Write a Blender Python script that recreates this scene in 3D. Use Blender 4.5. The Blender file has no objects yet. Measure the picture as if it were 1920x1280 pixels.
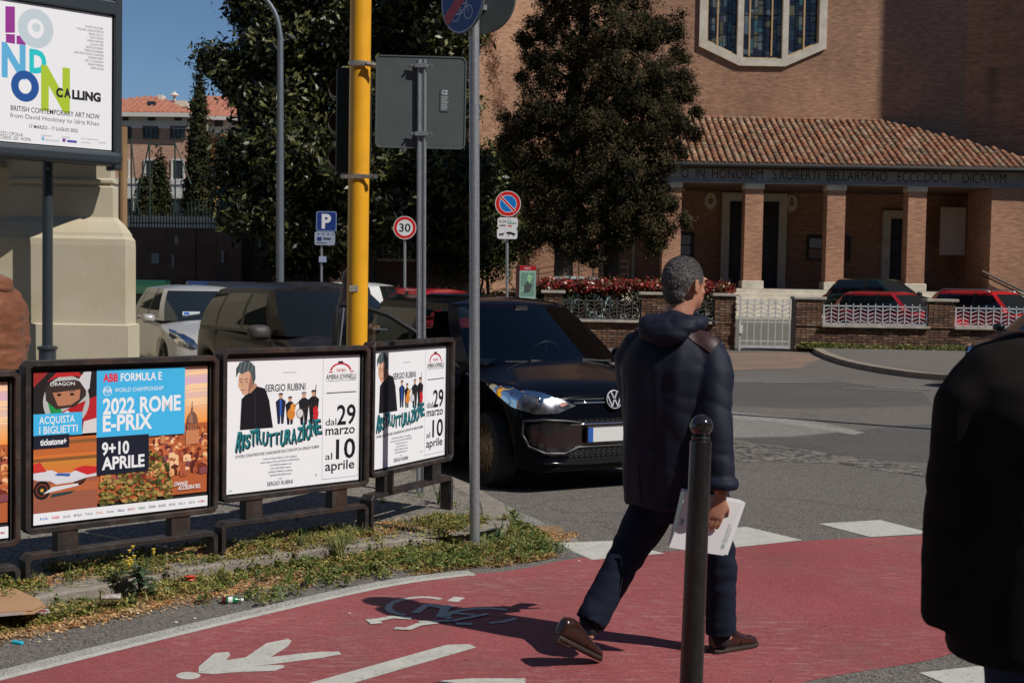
import bpy, bmesh, math, random
import numpy as np
from mathutils import Vector, Matrix, noise
from mathutils.bvhtree import BVHTree
random.seed(7); RNG = np.random.default_rng(7)
PI = math.pi
S = bpy.context.scene
C = S.collection

# ---------------------------------------------------------------- camera
FPX = 2507.0; EYE = 1.64; PITCH = math.atan(118 / FPX); ROLL = 0.018
cam_d = bpy.data.cameras.new('camera'); cam = bpy.data.objects.new('camera', cam_d); C.objects.link(cam)
cam_d.sensor_width = 36; cam_d.lens = FPX / 1920 * 36; cam_d.clip_start = 0.05; cam_d.clip_end = 3000
cam.matrix_world = Matrix.Translation((0, 0, EYE)) @ Matrix.Rotation(PI / 2 - PITCH, 4, 'X') @ Matrix.Rotation(ROLL, 4, 'Z')
cam_d.dof.use_dof = True; cam_d.dof.focus_distance = 8.3; cam_d.dof.aperture_fstop = 9
S.camera = cam
# ---------------------------------------------------------------- sky, sun, exposure
SUN = Vector((0.84, -0.54, 1.03)).normalized()           # direction towards the sun
EL = math.asin(SUN.z); AZ = math.atan2(SUN.x, SUN.y)
W = bpy.data.worlds.new('World'); S.world = W; W.use_nodes = True
nt = W.node_tree; nt.nodes.clear()
sky = nt.nodes.new('ShaderNodeTexSky'); sky.sky_type = 'NISHITA'; sky.sun_disc = False
sky.sun_elevation = EL; sky.sun_rotation = AZ; sky.air_density = 1.0; sky.dust_density = 0.0; sky.ozone_density = 7.0; sky.altitude = 500
bg = nt.nodes.new('ShaderNodeBackground'); bg.inputs['Strength'].default_value = 0.066
wo = nt.nodes.new('ShaderNodeOutputWorld')
nt.links.new(sky.outputs[0], bg.inputs[0]); nt.links.new(bg.outputs[0], wo.inputs[0])
sl = bpy.data.lights.new('sun', 'SUN'); sl.energy = 4.4; sl.angle = math.radians(0.5); sl.color = (1.0, 0.95, 0.88)
so = bpy.data.objects.new('sun', sl); C.objects.link(so); so.rotation_euler = SUN.to_track_quat('Z', 'Y').to_euler()
S.view_settings.view_transform = 'Standard'; S.view_settings.look = 'None'
S.view_settings.exposure = 0.0; S.view_settings.gamma = 1.0; S.view_settings.use_curve_mapping = False

# ---------------------------------------------------------------- survey helpers (turn a sighting into a place)
_RM = cam.matrix_world.to_3x3()
def ray(px, py): return _RM @ Vector(((px - 960) / FPX, -(py - 640) / FPX, -1.0))
def G(px, py, z=0.0):
    d = ray(px, py); t = (z - EYE) / d.z; return Vector((d.x * t, d.y * t, z))
def D(px, py, y):
    d = ray(px, py); t = y / d.y; return Vector((d.x * t, y, EYE + d.z * t))
def onplane(px, py, P, n):
    d = ray(px, py); o = Vector((0, 0, EYE)); t = (P - o).dot(n) / d.dot(n); return o + d * t

# ---------------------------------------------------------------- materials
MATS = {}
def mat(name, c, c2=None, ns=4.0, rough=0.6, metal=0.0, bump=0.0, bs=60.0, spec=0.5, coat=0.0, det=6.0, lo=0.35, hi=0.65, c3=None, n3=30.0, k3=0.4, stretch=None, emit=None, alpha=None, sheen=0):
    if name in MATS: return MATS[name]
    m = bpy.data.materials.new(name); m.use_nodes = True; MATS[name] = m
    t = m.node_tree; b = t.nodes['Principled BSDF']; L = t.links
    b.inputs['Base Color'].default_value = (*c, 1); b.inputs['Roughness'].default_value = rough
    b.inputs['Metallic'].default_value = metal; b.inputs['Specular IOR Level'].default_value = spec
    b.inputs['Coat Weight'].default_value = coat; b.inputs['Coat Roughness'].default_value = 0.03
    if sheen: b.inputs['Sheen Weight'].default_value = sheen
    tc = t.nodes.new('ShaderNodeTexCoord'); src = tc.outputs['Object']
    if stretch:
        mp = t.nodes.new('ShaderNodeMapping'); mp.inputs['Scale'].default_value = stretch; L.new(src, mp.inputs[0]); src = mp.outputs[0]
    def nz(scale, detail=det):
        n = t.nodes.new('ShaderNodeTexNoise'); n.inputs['Scale'].default_value = scale; n.inputs['Detail'].default_value = detail
        L.new(src, n.inputs['Vector']); return n.outputs['Fac']
    col = None
    if c2 is not None:
        r = t.nodes.new('ShaderNodeMapRange'); r.inputs[1].default_value = lo; r.inputs[2].default_value = hi; L.new(nz(ns), r.inputs[0])
        x = t.nodes.new('ShaderNodeMix'); x.data_type = 'RGBA'; x.inputs[6].default_value = (*c, 1); x.inputs[7].default_value = (*c2, 1)
        L.new(r.outputs[0], x.inputs[0]); col = x.outputs[2]
    if c3 is not None:
        r = t.nodes.new('ShaderNodeMapRange'); r.inputs[1].default_value = 0.5; r.inputs[2].default_value = 0.62; r.inputs[4].default_value = k3; L.new(nz(n3, 3), r.inputs[0])
        x = t.nodes.new('ShaderNodeMix'); x.data_type = 'RGBA'; x.inputs[6].default_value = (*c, 1); x.inputs[7].default_value = (*c3, 1)
        if col: L.new(col, x.inputs[6])
        L.new(r.outputs[0], x.inputs[0]); col = x.outputs[2]
    if col: L.new(col, b.inputs['Base Color'])
    if bump:
        bn = t.nodes.new('ShaderNodeBump'); bn.inputs['Strength'].default_value = bump; bn.inputs['Distance'].default_value = 0.01
        L.new(nz(bs, 4), bn.inputs['Height']); L.new(bn.outputs[0], b.inputs['Normal'])
    return m
def mat_attr(name, rough=0.5, spec=0.4, bump=0, bs=80, trans=0.0, mul=1.0):
    if name in MATS: return MATS[name]
    m = mat(name, (0.5, 0.5, 0.5), rough=rough, spec=spec, bump=bump, bs=bs)
    t = m.node_tree; a = t.nodes.new('ShaderNodeVertexColor'); a.layer_name = 'Col'
    t.links.new(a.outputs[0], t.nodes['Principled BSDF'].inputs['Base Color'])
    if trans:
        b = t.nodes['Principled BSDF']; tr = t.nodes.new('ShaderNodeBsdfTranslucent'); mx = t.nodes.new('ShaderNodeMixShader'); mx.inputs[0].default_value = trans
        t.links.new(a.outputs[0], tr.inputs[0]); t.links.new(b.outputs[0], mx.inputs[1]); t.links.new(tr.outputs[0], mx.inputs[2])
        t.links.new(mx.outputs[0], t.nodes['Material Output'].inputs[0])
    return m
def glass(name, tint=(0.5, 0.6, 0.6), see=0.5, rough=0.02):
    if name in MATS: return MATS[name]
    m = bpy.data.materials.new(name); m.use_nodes = True; MATS[name] = m
    t = m.node_tree; t.nodes.clear(); L = t.links
    o = t.nodes.new('ShaderNodeOutputMaterial'); g = t.nodes.new('ShaderNodeBsdfGlossy'); g.inputs['Roughness'].default_value = rough
    tr = t.nodes.new('ShaderNodeBsdfTransparent'); tr.inputs[0].default_value = (*[see * x for x in tint], 1)
    f = t.nodes.new('ShaderNodeFresnel'); f.inputs[0].default_value = 1.75
    mx = t.nodes.new('ShaderNodeMixShader'); L.new(f.outputs[0], mx.inputs[0]); L.new(tr.outputs[0], mx.inputs[1]); L.new(g.outputs[0], mx.inputs[2]); L.new(mx.outputs[0], o.inputs[0])
    return m

# ---------------------------------------------------------------- object helpers
XF = {}
def tag(o, label=None, cat=None, group=None, kind=None):
    if label: o['label'] = label
    if cat: o['category'] = cat
    if group: o['group'] = group
    if kind: o['kind'] = kind
    return o
def thing(name, label, cat, loc=(0, 0, 0), rz=0.0, group=None):
    o = bpy.data.objects.new(name, None); C.objects.link(o); o.location = loc; o.rotation_euler = (0, 0, rz)
    o.empty_display_size = 0.2; XF[o.name] = Matrix.Translation(loc) @ Matrix.Rotation(rz, 4, 'Z')
    return tag(o, label, cat, group)
class MB:
    def __init__(s): s.v = []; s.f = []; s.m = []; s.col = None
    def add(s, vs, fs, mi=0):
        n = len(s.v); s.v += [tuple(p) for p in vs]; s.f += [tuple(i + n for i in q) for q in fs]; s.m += [mi] * len(fs); return s
    def box(s, c, d, rz=0.0, mi=0, rot=None):
        x, y, z = d[0] / 2, d[1] / 2, d[2] / 2
        R = rot if rot is not None else Matrix.Rotation(rz, 3, 'Z')
        vs = [Vector(c) + R @ Vector(p) for p in [(-x, -y, -z), (x, -y, -z), (x, y, -z), (-x, y, -z), (-x, -y, z), (x, -y, z), (x, y, z), (-x, y, z)]]
        return s.add(vs, [(0, 3, 2, 1), (4, 5, 6, 7), (0, 1, 5, 4), (1, 2, 6, 5), (2, 3, 7, 6), (3, 0, 4, 7)], mi)
    def bar(s, a, b, w, h, mi=0, up=(0, 0, 1)):     # box beam a->b, w across, h along up
        a = Vector(a); b = Vector(b); d = (b - a); L = d.length; x = d.normalized(); u = Vector(up)
        y = u.cross(x)
        if y.length < 1e-4: y = Vector((0, 1, 0)).cross(x)
        y.normalize(); z = x.cross(y)
        return s.box((a + b) / 2, (L, w, h), rot=Matrix((x, y, z)).transposed(), mi=mi)
    def tube(s, pts, r, n=10, mi=0, caps=True):
        pts = [Vector(p) for p in pts]; rs = r if isinstance(r, (list, tuple)) else [r] * len(pts)
        rings = []; prev = None
        for i, p in enumerate(pts):
            t = (pts[min(i + 1, len(pts) - 1)] - pts[max(i - 1, 0)]).normalized()
            if prev is None: a = t.orthogonal().normalized()
            else: a = (prev - t * prev.dot(t)).normalized()
            prev = a; b = t.cross(a)
            rings.append([p + (a * math.cos(2 * PI * k / n) + b * math.sin(2 * PI * k / n)) * rs[i] for k in range(n)])
        vs = [q for rg in rings for q in rg]; fs = []
        for i in range(len(pts) - 1):
            for k in range(n): fs.append((i * n + k, i * n + (k + 1) % n, (i + 1) * n + (k + 1) % n, (i + 1) * n + k))
        if caps: fs += [tuple(range(n - 1, -1, -1)), tuple((len(pts) - 1) * n + k for k in range(n))]
        return s.add(vs, fs, mi)
    def lathe(s, prof, c=(0, 0, 0), n=20, mi=0, R=None, caps=True):
        c = Vector(c); vs = []; fs = []
        for r, z in prof:
            for k in range(n):
                p = Vector((r * math.cos(2 * PI * k / n), r * math.sin(2 * PI * k / n), z)); vs.append(c + (R @ p if R is not None else p))
        for i in range(len(prof) - 1):
            for k in range(n): fs.append((i * n + k, i * n + (k + 1) % n, (i + 1) * n + (k + 1) % n, (i + 1) * n + k))
        if caps: fs += [tuple(range(n - 1, -1, -1)), tuple((len(prof) - 1) * n + k for k in range(n))]
        return s.add(vs, fs, mi)
    def loft(s, secs, n=16, mi=0, caps=True, p=2.0):
        # secs: (centre, a, b, axisx, axisy): superellipse sections
        vs = []; fs = []
        for c, a, b, ax, ay in secs:
            c = Vector(c); ax = Vector(ax); ay = Vector(ay)
            for k in range(n):
                t = 2 * PI * k / n; ct, st = math.cos(t), math.sin(t)
                vs.append(c + ax * (a * math.copysign(abs(ct) ** (2 / p), ct)) + ay * (b * math.copysign(abs(st) ** (2 / p), st)))
        for i in range(len(secs) - 1):
            for k in range(n): fs.append((i * n + k, i * n + (k + 1) % n, (i + 1) * n + (k + 1) % n, (i + 1) * n + k))
        if caps: fs += [tuple(range(n - 1, -1, -1)), tuple((len(secs) - 1) * n + k for k in range(n))]
        return s.add(vs, fs, mi)
    def ball(s, c, r, nu=14, nv=9, mi=0, R=None):
        c = Vector(c); r = r if isinstance(r, (tuple, list)) else (r, r, r); vs = []; fs = []
        for j in range(1, nv):
            ph = PI * j / nv
            for k in range(nu):
                t = 2 * PI * k / nu; p = Vector((r[0] * math.sin(ph) * math.cos(t), r[1] * math.sin(ph) * math.sin(t), r[2] * math.cos(ph)))
                vs.append(c + (R @ p if R is not None else p))
        for j in range(nv - 2):
            for k in range(nu): fs.append((j * nu + k, (j + 1) * nu + k, (j + 1) * nu + (k + 1) % nu, j * nu + (k + 1) % nu))
        tp = Vector((0, 0, r[2])); a = len(vs); vs += [c + (R @ tp if R is not None else tp), c - (R @ tp if R is not None else tp)]
        for k in range(nu):
            fs.append((a, k, (k + 1) % nu)); fs.append((a + 1, (nv - 2) * nu + (k + 1) % nu, (nv - 2) * nu + k))
        return s.add(vs, fs, mi)
    def prism(s, pts, z0, z1, mi=0):                # plan polygon (ccw), extruded
        n = len(pts); vs = [(p[0], p[1], z0) for p in pts] + [(p[0], p[1], z1) for p in pts]
        fs = [tuple(range(n - 1, -1, -1)), tuple(range(n, 2 * n))] + [(i, (i + 1) % n, n + (i + 1) % n, n + i) for i in range(n)]
        return s.add(vs, fs, mi)
    def slab(s, pts, off, mi=0):                    # any planar polygon (3-D points) thickened by vector off
        off = Vector(off); n = len(pts); a = [Vector(p) for p in pts]; vs = a + [p + off for p in a]
        return s.add(vs, [tuple(range(n - 1, -1, -1)), tuple(range(n, 2 * n))] + [(i, (i + 1) % n, n + (i + 1) % n, n + i) for i in range(n)], mi)
    def build(s, name, mats, parent=None, world=True, smooth=False, bevel=0, seg=1, sub=0, auto=None):
        me = bpy.data.meshes.new(name); vs = s.v
        if parent is not None and world:
            I = XF[parent.name].inverted(); vs = [I @ Vector(p) for p in vs]
        me.from_pydata(vs, [], s.f); me.update()
        mats = mats if isinstance(mats, (list, tuple)) else [mats]
        for m in mats: me.materials.append(m)
        if len(mats) > 1: me.polygons.foreach_set('material_index', s.m)
        if smooth or auto: me.polygons.foreach_set('use_smooth', [True] * len(me.polygons))
        if auto: me.set_sharp_from_angle(angle=math.radians(auto))
        o = bpy.data.objects.new(name, me); C.objects.link(o)
        if parent is not None: o.parent = parent; XF[o.name] = XF[parent.name]
        else: XF[o.name] = Matrix.Identity(4)
        if bevel:
            b = o.modifiers.new('bevel', 'BEVEL'); b.width = bevel; b.segments = seg; b.limit_method = 'ANGLE'; b.angle_limit = math.radians(40)
        if sub:
            b = o.modifiers.new('sub', 'SUBSURF'); b.levels = sub; b.render_levels = sub
        return o
def npmesh(name, V, F, mats, parent=None, col=None, smooth=False, world=True):   # numpy arrays, F (n,k)
    V = np.asarray(V, dtype=np.float32); F = np.asarray(F, dtype=np.int32)
    if parent is not None and world:
        I = np.array(XF[parent.name].inverted()); V = (V @ I[:3, :3].T + I[:3, 3]).astype(np.float32)
    me = bpy.data.meshes.new(name); k = F.shape[1]
    me.vertices.add(len(V)); me.vertices.foreach_set('co', V.ravel())
    me.loops.add(F.size); me.loops.foreach_set('vertex_index', F.ravel())
    me.polygons.add(len(F)); me.polygons.foreach_set('loop_start', np.arange(len(F), dtype=np.int32) * k)
    me.update(calc_edges=True)
    for m in (mats if isinstance(mats, (list, tuple)) else [mats]): me.materials.append(m)
    if smooth: me.polygons.foreach_set('use_smooth', [True] * len(F))
    if col is not None:                               # per face colour
        a = me.color_attributes.new('Col', 'BYTE_COLOR', 'CORNER'); cc = np.ones((len(F), k, 4), dtype=np.float32); cc[:, :, :3] = np.asarray(col)[:, None, :]
        a.data.foreach_set('color', cc.ravel())
    o = bpy.data.objects.new(name, me); C.objects.link(o)
    if parent is not None: o.parent = parent; XF[o.name] = XF[parent.name]
    else: XF[o.name] = Matrix.Identity(4)
    return o
def copy_thing(o, loc=None, rz=None, label=None, parent=None):
    c = o.copy(); C.objects.link(c)
    if parent is not None: c.parent = parent
    for ch in [x for x in CHILD.get(o.name, [])] if False else list(o.children): copy_thing(ch, parent=c)
    if loc is not None: c.location = loc
    if rz is not None: c.rotation_euler = (0, 0, rz)
    if label: c['label'] = label
    return c
def baked(o):                                       # replace an object's mesh by its evaluated one
    bpy.context.view_layer.update(); dg = bpy.context.evaluated_depsgraph_get()
    me = bpy.data.meshes.new_from_object(o.evaluated_get(dg)); o.modifiers.clear(); o.data = me; return o
def remesh(mb, name, voxel, m, parent=None, smooth_it=6, disp=None, fac=0.5):
    o = mb.build(name, m, parent)
    r = o.modifiers.new('r', 'REMESH'); r.mode = 'VOXEL'; r.voxel_size = voxel; r.use_smooth_shade = True
    if smooth_it:
        k = o.modifiers.new('s', 'SMOOTH'); k.factor = fac; k.iterations = smooth_it
    baked(o); me = o.data
    if disp:
        n = len(me.vertices); co = np.empty(n * 3, dtype=np.float32); me.vertices.foreach_get('co', co); co = co.reshape(-1, 3)
        no = np.empty(n * 3, dtype=np.float32); me.vertices.foreach_get('normal', no); no = no.reshape(-1, 3)
        M_ = np.array(XF[o.name]); w = co @ M_[:3, :3].T + M_[:3, 3]
        d = np.array([disp(Vector(p)) for p in w], dtype=np.float32)
        me.vertices.foreach_set('co', (co + no * d[:, None]).ravel()); me.update()
    me.polygons.foreach_set('use_smooth', [True] * len(me.polygons)); return o

# ---------------------------------------------------------------- flat print (posters, signs, road markings)
_TX = {}
def text2d(s, bold=0.0):
    key = (s, bold)
    if key in _TX: return _TX[key]
    cu = bpy.data.curves.new('t', 'FONT'); cu.body = s; cu.size = 1; cu.offset = bold; cu.resolution_u = 3
    o = bpy.data.objects.new('t', cu); C.objects.link(o); bpy.context.view_layer.update()
    me = bpy.data.meshes.new_from_object(o.evaluated_get(bpy.context.evaluated_depsgraph_get()))
    v = np.array([tuple(x.co[:2]) for x in me.vertices]) if len(me.vertices) else np.zeros((1, 2)); f = [tuple(p.vertices) for p in me.polygons]
    bpy.data.objects.remove(o); bpy.data.curves.remove(cu); bpy.data.meshes.remove(me)
    _TX[key] = (v, f); return v, f
class Print:
    def __init__(s, step=0.000012): s.v = []; s.f = []; s.c = []; s.z = 0.0; s.step = step; s.hs = 1.0
    def _put(s, pts, fs, c, z=None):
        s.z += 0.000012; n = len(s.v); s.v += [(p[0], p[1], s.z) for p in pts]; s.f += [tuple(i + n for i in q) for q in fs]; s.c += [c] * len(fs)
    def poly(s, pts, c): s._put(pts, [tuple(range(len(pts)))], c)
    def rect(s, x0, y0, x1, y1, c): s.poly([(x0, y0), (x1, y0), (x1, y1), (x0, y1)], c)
    def disc(s, x, y, r, c, ry=None, n=36, a0=0, a1=2 * PI):
        ry = ry or r; s.poly([(x + r * math.cos(a0 + (a1 - a0) * k / n), y + ry * math.sin(a0 + (a1 - a0) * k / n)) for k in range(n)], c)
    def ring(s, x, y, r0, r1, c, n=40, ry0=None, ry1=None, a0=0, a1=2 * PI):
        ry0 = ry0 or r0; ry1 = ry1 or r1; m = n + 1
        A = [a0 + (a1 - a0) * k / n for k in range(m)]
        s._put([(x + r0 * math.cos(a), y + ry0 * math.sin(a)) for a in A] + [(x + r1 * math.cos(a), y + ry1 * math.sin(a)) for a in A], [(k, m + k, m + k + 1, k + 1) for k in range(n)], c)
    def line(s, x0, y0, x1, y1, w, c):
        d = Vector((x1 - x0, y1 - y0)).normalized(); q = Vector((-d.y, d.x)) * w / 2
        s.poly([(x0 - q.x, y0 - q.y), (x1 - q.x, y1 - q.y), (x1 + q.x, y1 + q.y), (x0 + q.x, y0 + q.y)], c)
    def text(s, t, x, y, h, c, w=None, al='l', bold=0.0, shear=0.0, rot=0.0, fn=None):
        v, f = text2d(t, bold)
        if not f: return
        h = h * s.hs; mn = v.min(0); mx = v.max(0); sc = h / text2d('H', 0.0)[0][:, 1].max(); sx = (w / max(1e-6, mx[0] - mn[0])) if w else sc * 0.9
        q = np.column_stack([(v[:, 0] - mn[0]) * sx, v[:, 1] * sc]); tw = (mx[0] - mn[0]) * sx
        q[:, 0] += shear * q[:, 1]
        if al == 'c': q[:, 0] -= tw / 2
        elif al == 'r': q[:, 0] -= tw
        if fn: q = np.array([fn(a, b) for a, b in q])
        if rot:
            cr, sr = math.cos(rot), math.sin(rot); q = q @ np.array([[cr, sr], [-sr, cr]])
        s._put([(a + x, b + y) for a, b in q], f, c)
    def build(s, name, m, parent, O, X, Y, flip=False):
        O = Vector(O); X = Vector(X).normalized(); Y = Vector(Y).normalized(); N = X.cross(Y)
        V = [O + X * p[0] + Y * p[1] + N * p[2] for p in s.v]
        b = MB(); b.v = [tuple(p) for p in V]; b.f = s.f; b.m = [0] * len(s.f); o = b.build(name, m, parent)
        me = o.data; a = me.color_attributes.new('Col', 'FLOAT_COLOR', 'CORNER'); cc = []
        for p, col in zip(me.polygons, s.c): cc += [col[0], col[1], col[2], 1.0] * len(p.vertices)
        a.data.foreach_set('color', cc); return o
def srgb(r, g, b): return tuple(((x / 255) / 12.92 if x <= 10 else ((x / 255 + 0.055) / 1.055) ** 2.4) for x in (r, g, b))
# ================================================================ ground, road, lane
def ground_mat(name, c, c2, speck, big=0.25, rough=0.9, fine=140, bump=0.5, kspeck=0.5, crack=0.0):
    if name in MATS: return MATS[name]
    m = mat(name, c, c2, ns=big, rough=rough, lo=0.3, hi=0.7, spec=0.25)
    t = m.node_tree; L = t.links; b = t.nodes['Principled BSDF']; tc = t.nodes.new('ShaderNodeTexCoord')
    base = b.inputs['Base Color'].links[0].from_socket
    v = t.nodes.new('ShaderNodeTexVoronoi'); v.inputs['Scale'].default_value = fine; L.new(tc.outputs['Object'], v.inputs['Vector'])
    r = t.nodes.new('ShaderNodeValToRGB'); e = r.color_ramp.elements; e[0].color = (1 - kspeck,) * 3 + (1,); e[1].color = (1 + kspeck,) * 3 + (1,); e[0].position = 0.15; e[1].position = 0.85
    sp = t.nodes.new('ShaderNodeSeparateColor'); L.new(v.outputs['Color'], sp.inputs[0]); L.new(sp.outputs[0], r.inputs[0])
    x = t.nodes.new('ShaderNodeMix'); x.data_type = 'RGBA'; x.blend_type = 'MULTIPLY'; x.inputs[0].default_value = 1; L.new(base, x.inputs[6]); L.new(r.outputs[0], x.inputs[7])
    n = t.nodes.new('ShaderNodeTexNoise'); n.inputs['Scale'].default_value = 2.2; n.inputs['Detail'].default_value = 9; n.inputs['Roughness'].default_value = 0.7; L.new(tc.outputs['Object'], n.inputs['Vector'])
    r2 = t.nodes.new('ShaderNodeMapRange'); r2.inputs[1].default_value = 0.5; r2.inputs[2].default_value = 0.72; r2.inputs[4].default_value = 0.55; L.new(n.outputs['Fac'], r2.inputs[0])
    y = t.nodes.new('ShaderNodeMix'); y.data_type = 'RGBA'; L.new(r2.outputs[0], y.inputs[0]); L.new(x.outputs[2], y.inputs[6]); y.inputs[7].default_value = (*speck, 1)
    out = y.outputs[2]
    if crack:
        vv = t.nodes.new('ShaderNodeTexVoronoi'); vv.feature = 'DISTANCE_TO_EDGE'; vv.inputs['Scale'].default_value = crack
        nn = t.nodes.new('ShaderNodeTexNoise'); nn.inputs['Scale'].default_value = 1.5; nn.inputs['Detail'].default_value = 8
        ad = t.nodes.new('ShaderNodeVectorMath'); ad.operation = 'MULTIPLY_ADD'; ad.inputs[1].default_value = (0.9, 0.9, 0.9); L.new(tc.outputs['Object'], nn.inputs['Vector'])
        L.new(nn.outputs['Color'], ad.inputs[0]); L.new(tc.outputs['Object'], ad.inputs[2]); L.new(ad.outputs[0], vv.inputs['Vector'])
        r3 = t.nodes.new('ShaderNodeMapRange'); r3.inputs[1].default_value = 0.0; r3.inputs[2].default_value = 0.012; r3.inputs[3].default_value = 0.72; r3.inputs[4].default_value = 1.0; L.new(vv.outputs[0], r3.inputs[0])
        z = t.nodes.new('ShaderNodeMix'); z.data_type = 'RGBA'; z.blend_type = 'MULTIPLY'; z.inputs[0].default_value = 1; L.new(out, z.inputs[6]); L.new(r3.outputs[0], z.inputs[7]); out = z.outputs[2]
    L.new(out, b.inputs['Base Color'])
    bp = t.nodes.new('ShaderNodeBump'); bp.inputs['Strength'].default_value = bump; bp.inputs['Distance'].default_value = 0.006; L.new(sp.outputs[1], bp.inputs['Height']); L.new(bp.outputs[0], b.inputs['Normal'])
    return m
A_ROAD = ground_mat('asphalt', (0.125, 0.113, 0.10), (0.155, 0.141, 0.125), (0.145, 0.127, 0.108), kspeck=0.55, crack=0.5)
A_LIGHT = ground_mat('worn_light_asphalt', (0.20, 0.19, 0.172), (0.25, 0.24, 0.215), (0.16, 0.15, 0.135), crack=2.2)
A_DARK = ground_mat('fresh_asphalt', (0.085, 0.082, 0.078), (0.105, 0.10, 0.095), (0.12, 0.115, 0.11), big=0.5)
A_ROUGH = ground_mat('broken_asphalt', (0.11, 0.10, 0.088), (0.16, 0.145, 0.13), (0.05, 0.045, 0.04), big=5, fine=22, kspeck=0.6, bump=1.0, crack=3)
A_PAVE = ground_mat('pavement_asphalt', (0.16, 0.145, 0.125), (0.22, 0.20, 0.17), (0.12, 0.105, 0.09), fine=90, kspeck=0.6)
A_FAR = ground_mat('far_pavement', (0.13, 0.115, 0.10), (0.16, 0.145, 0.13), (0.11, 0.10, 0.09), fine=60, kspeck=0.3)
A_DUST = ground_mat('reddish_dust', (0.26, 0.165, 0.115), (0.17, 0.13, 0.105), (0.13, 0.12, 0.11), big=1.0, fine=60, kspeck=0.3)
A_RED = ground_mat('red_lane_paint', (0.31, 0.080, 0.082), (0.235, 0.060, 0.062), (0.18, 0.088, 0.08), big=0.7, fine=120, kspeck=0.18, bump=0.4, rough=0.72)
def worn(name, c, under, scale=30, thr=(0.36, 0.44), stretch=None):
    m = mat(name, c, tuple(x * 0.86 for x in c), ns=9, rough=0.75, spec=0.3, bump=0.3, bs=120)
    t = m.node_tree; L = t.links; b = t.nodes['Principled BSDF']; base = b.inputs['Base Color'].links[0].from_socket
    tc = t.nodes.new('ShaderNodeTexCoord'); n = t.nodes.new('ShaderNodeTexNoise'); n.inputs['Scale'].default_value = scale; n.inputs['Detail'].default_value = 8; n.inputs['Roughness'].default_value = 0.75
    if stretch:
        mp = t.nodes.new('ShaderNodeMapping'); mp.inputs['Scale'].default_value = stretch; mp.inputs['Rotation'].default_value = (0, 0, 0.35); L.new(tc.outputs['Object'], mp.inputs[0]); L.new(mp.outputs[0], n.inputs['Vector'])
    else: L.new(tc.outputs['Object'], n.inputs['Vector'])
    r = t.nodes.new('ShaderNodeMapRange'); r.inputs[1].default_value = thr[0]; r.inputs[2].default_value = thr[1]; L.new(n.outputs['Fac'], r.inputs[0])
    x = t.nodes.new('ShaderNodeMix'); x.data_type = 'RGBA'; x.inputs[6].default_value = (*under, 1); L.new(base, x.inputs[7]); L.new(r.outputs[0], x.inputs[0]); L.new(x.outputs[2], b.inputs['Base Color'])
    return m
P_WHITE = worn('white_road_paint', (0.50, 0.49, 0.44), (0.17, 0.15, 0.13), 40, (0.30, 0.46))
P_WORN = worn('worn_white_line', (0.44, 0.43, 0.39), (0.15, 0.14, 0.125), 90, (0.42, 0.52))
# the red lane gets thin scuffs showing pale aggregate
def scuff(m):
    t = m.node_tree; L = t.links; b = t.nodes['Principled BSDF']; base = b.inputs['Base Color'].links[0].from_socket
    tc = t.nodes.new('ShaderNodeTexCoord'); mp = t.nodes.new('ShaderNodeMapping'); mp.inputs['Rotation'].default_value = (0, 0, -0.35); mp.inputs['Scale'].default_value = (7, 26, 1); L.new(tc.outputs['Object'], mp.inputs[0])
    n = t.nodes.new('ShaderNodeTexNoise'); n.inputs['Scale'].default_value = 1.0; n.inputs['Detail'].default_value = 10; n.inputs['Roughness'].default_value = 0.8; L.new(mp.outputs[0], n.inputs['Vector'])
    r = t.nodes.new('ShaderNodeMapRange'); r.inputs[1].default_value = 0.50; r.inputs[2].default_value = 0.64; r.inputs[4].default_value = 0.5; L.new(n.outputs['Fac'], r.inputs[0])
    n2 = t.nodes.new('ShaderNodeTexNoise'); n2.inputs['Scale'].default_value = 0.9; n2.inputs['Detail'].default_value = 3; L.new(tc.outputs['Object'], n2.inputs['Vector'])
    r2 = t.nodes.new('ShaderNodeMapRange'); r2.inputs[1].default_value = 0.38; r2.inputs[2].default_value = 0.58; L.new(n2.outputs['Fac'], r2.inputs[0])
    mu = t.nodes.new('ShaderNodeMath'); mu.operation = 'MULTIPLY'; L.new(r.outputs[0], mu.inputs[0]); L.new(r2.outputs[0], mu.inputs[1])
    x = t.nodes.new('ShaderNodeMix'); x.data_type = 'RGBA'; L.new(mu.outputs[0], x.inputs[0]); L.new(base, x.inputs[6]); x.inputs[7].default_value = (0.42, 0.30, 0.26, 1)
    v = t.nodes.new('ShaderNodeTexVoronoi'); v.inputs['Scale'].default_value = 5; L.new(tc.outputs['Object'], v.inputs['Vector'])
    r4 = t.nodes.new('ShaderNodeMapRange'); r4.inputs[1].default_value = 0.035; r4.inputs[2].default_value = 0.05; r4.inputs[3].default_value = 0.25; r4.inputs[4].default_value = 1; L.new(v.outputs['Distance'], r4.inputs[0])
    z = t.nodes.new('ShaderNodeMix'); z.data_type = 'RGBA'; z.blend_type = 'MULTIPLY'; z.inputs[0].default_value = 1; L.new(x.outputs[2], z.inputs[6]); L.new(r4.outputs[0], z.inputs[7])
    L.new(z.outputs[2], b.inputs['Base Color'])
scuff(A_RED)
def sheet(name, pts, z, m):
    b = MB(); b.add([(p[0], p[1], z) for p in pts], [tuple(range(len(pts)))]); o = b.build(name, m); tag(o, kind='structure'); return o
sheet('ground', [(-500, -60), (500, -60), (500, 900), (-500, 900)], -0.03, ground_mat('far_ground', (0.12, 0.115, 0.1), (0.15, 0.14, 0.12), (0.13, 0.12, 0.1), big=0.05, fine=20, kspeck=0.2))
sheet('road', [(-60, -20), (60, -20), (60, 60), (-60, 60)], 0.0, A_ROAD)
def gp(lst, z=0.0): return [G(x, y, z) for x, y in lst]
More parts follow.
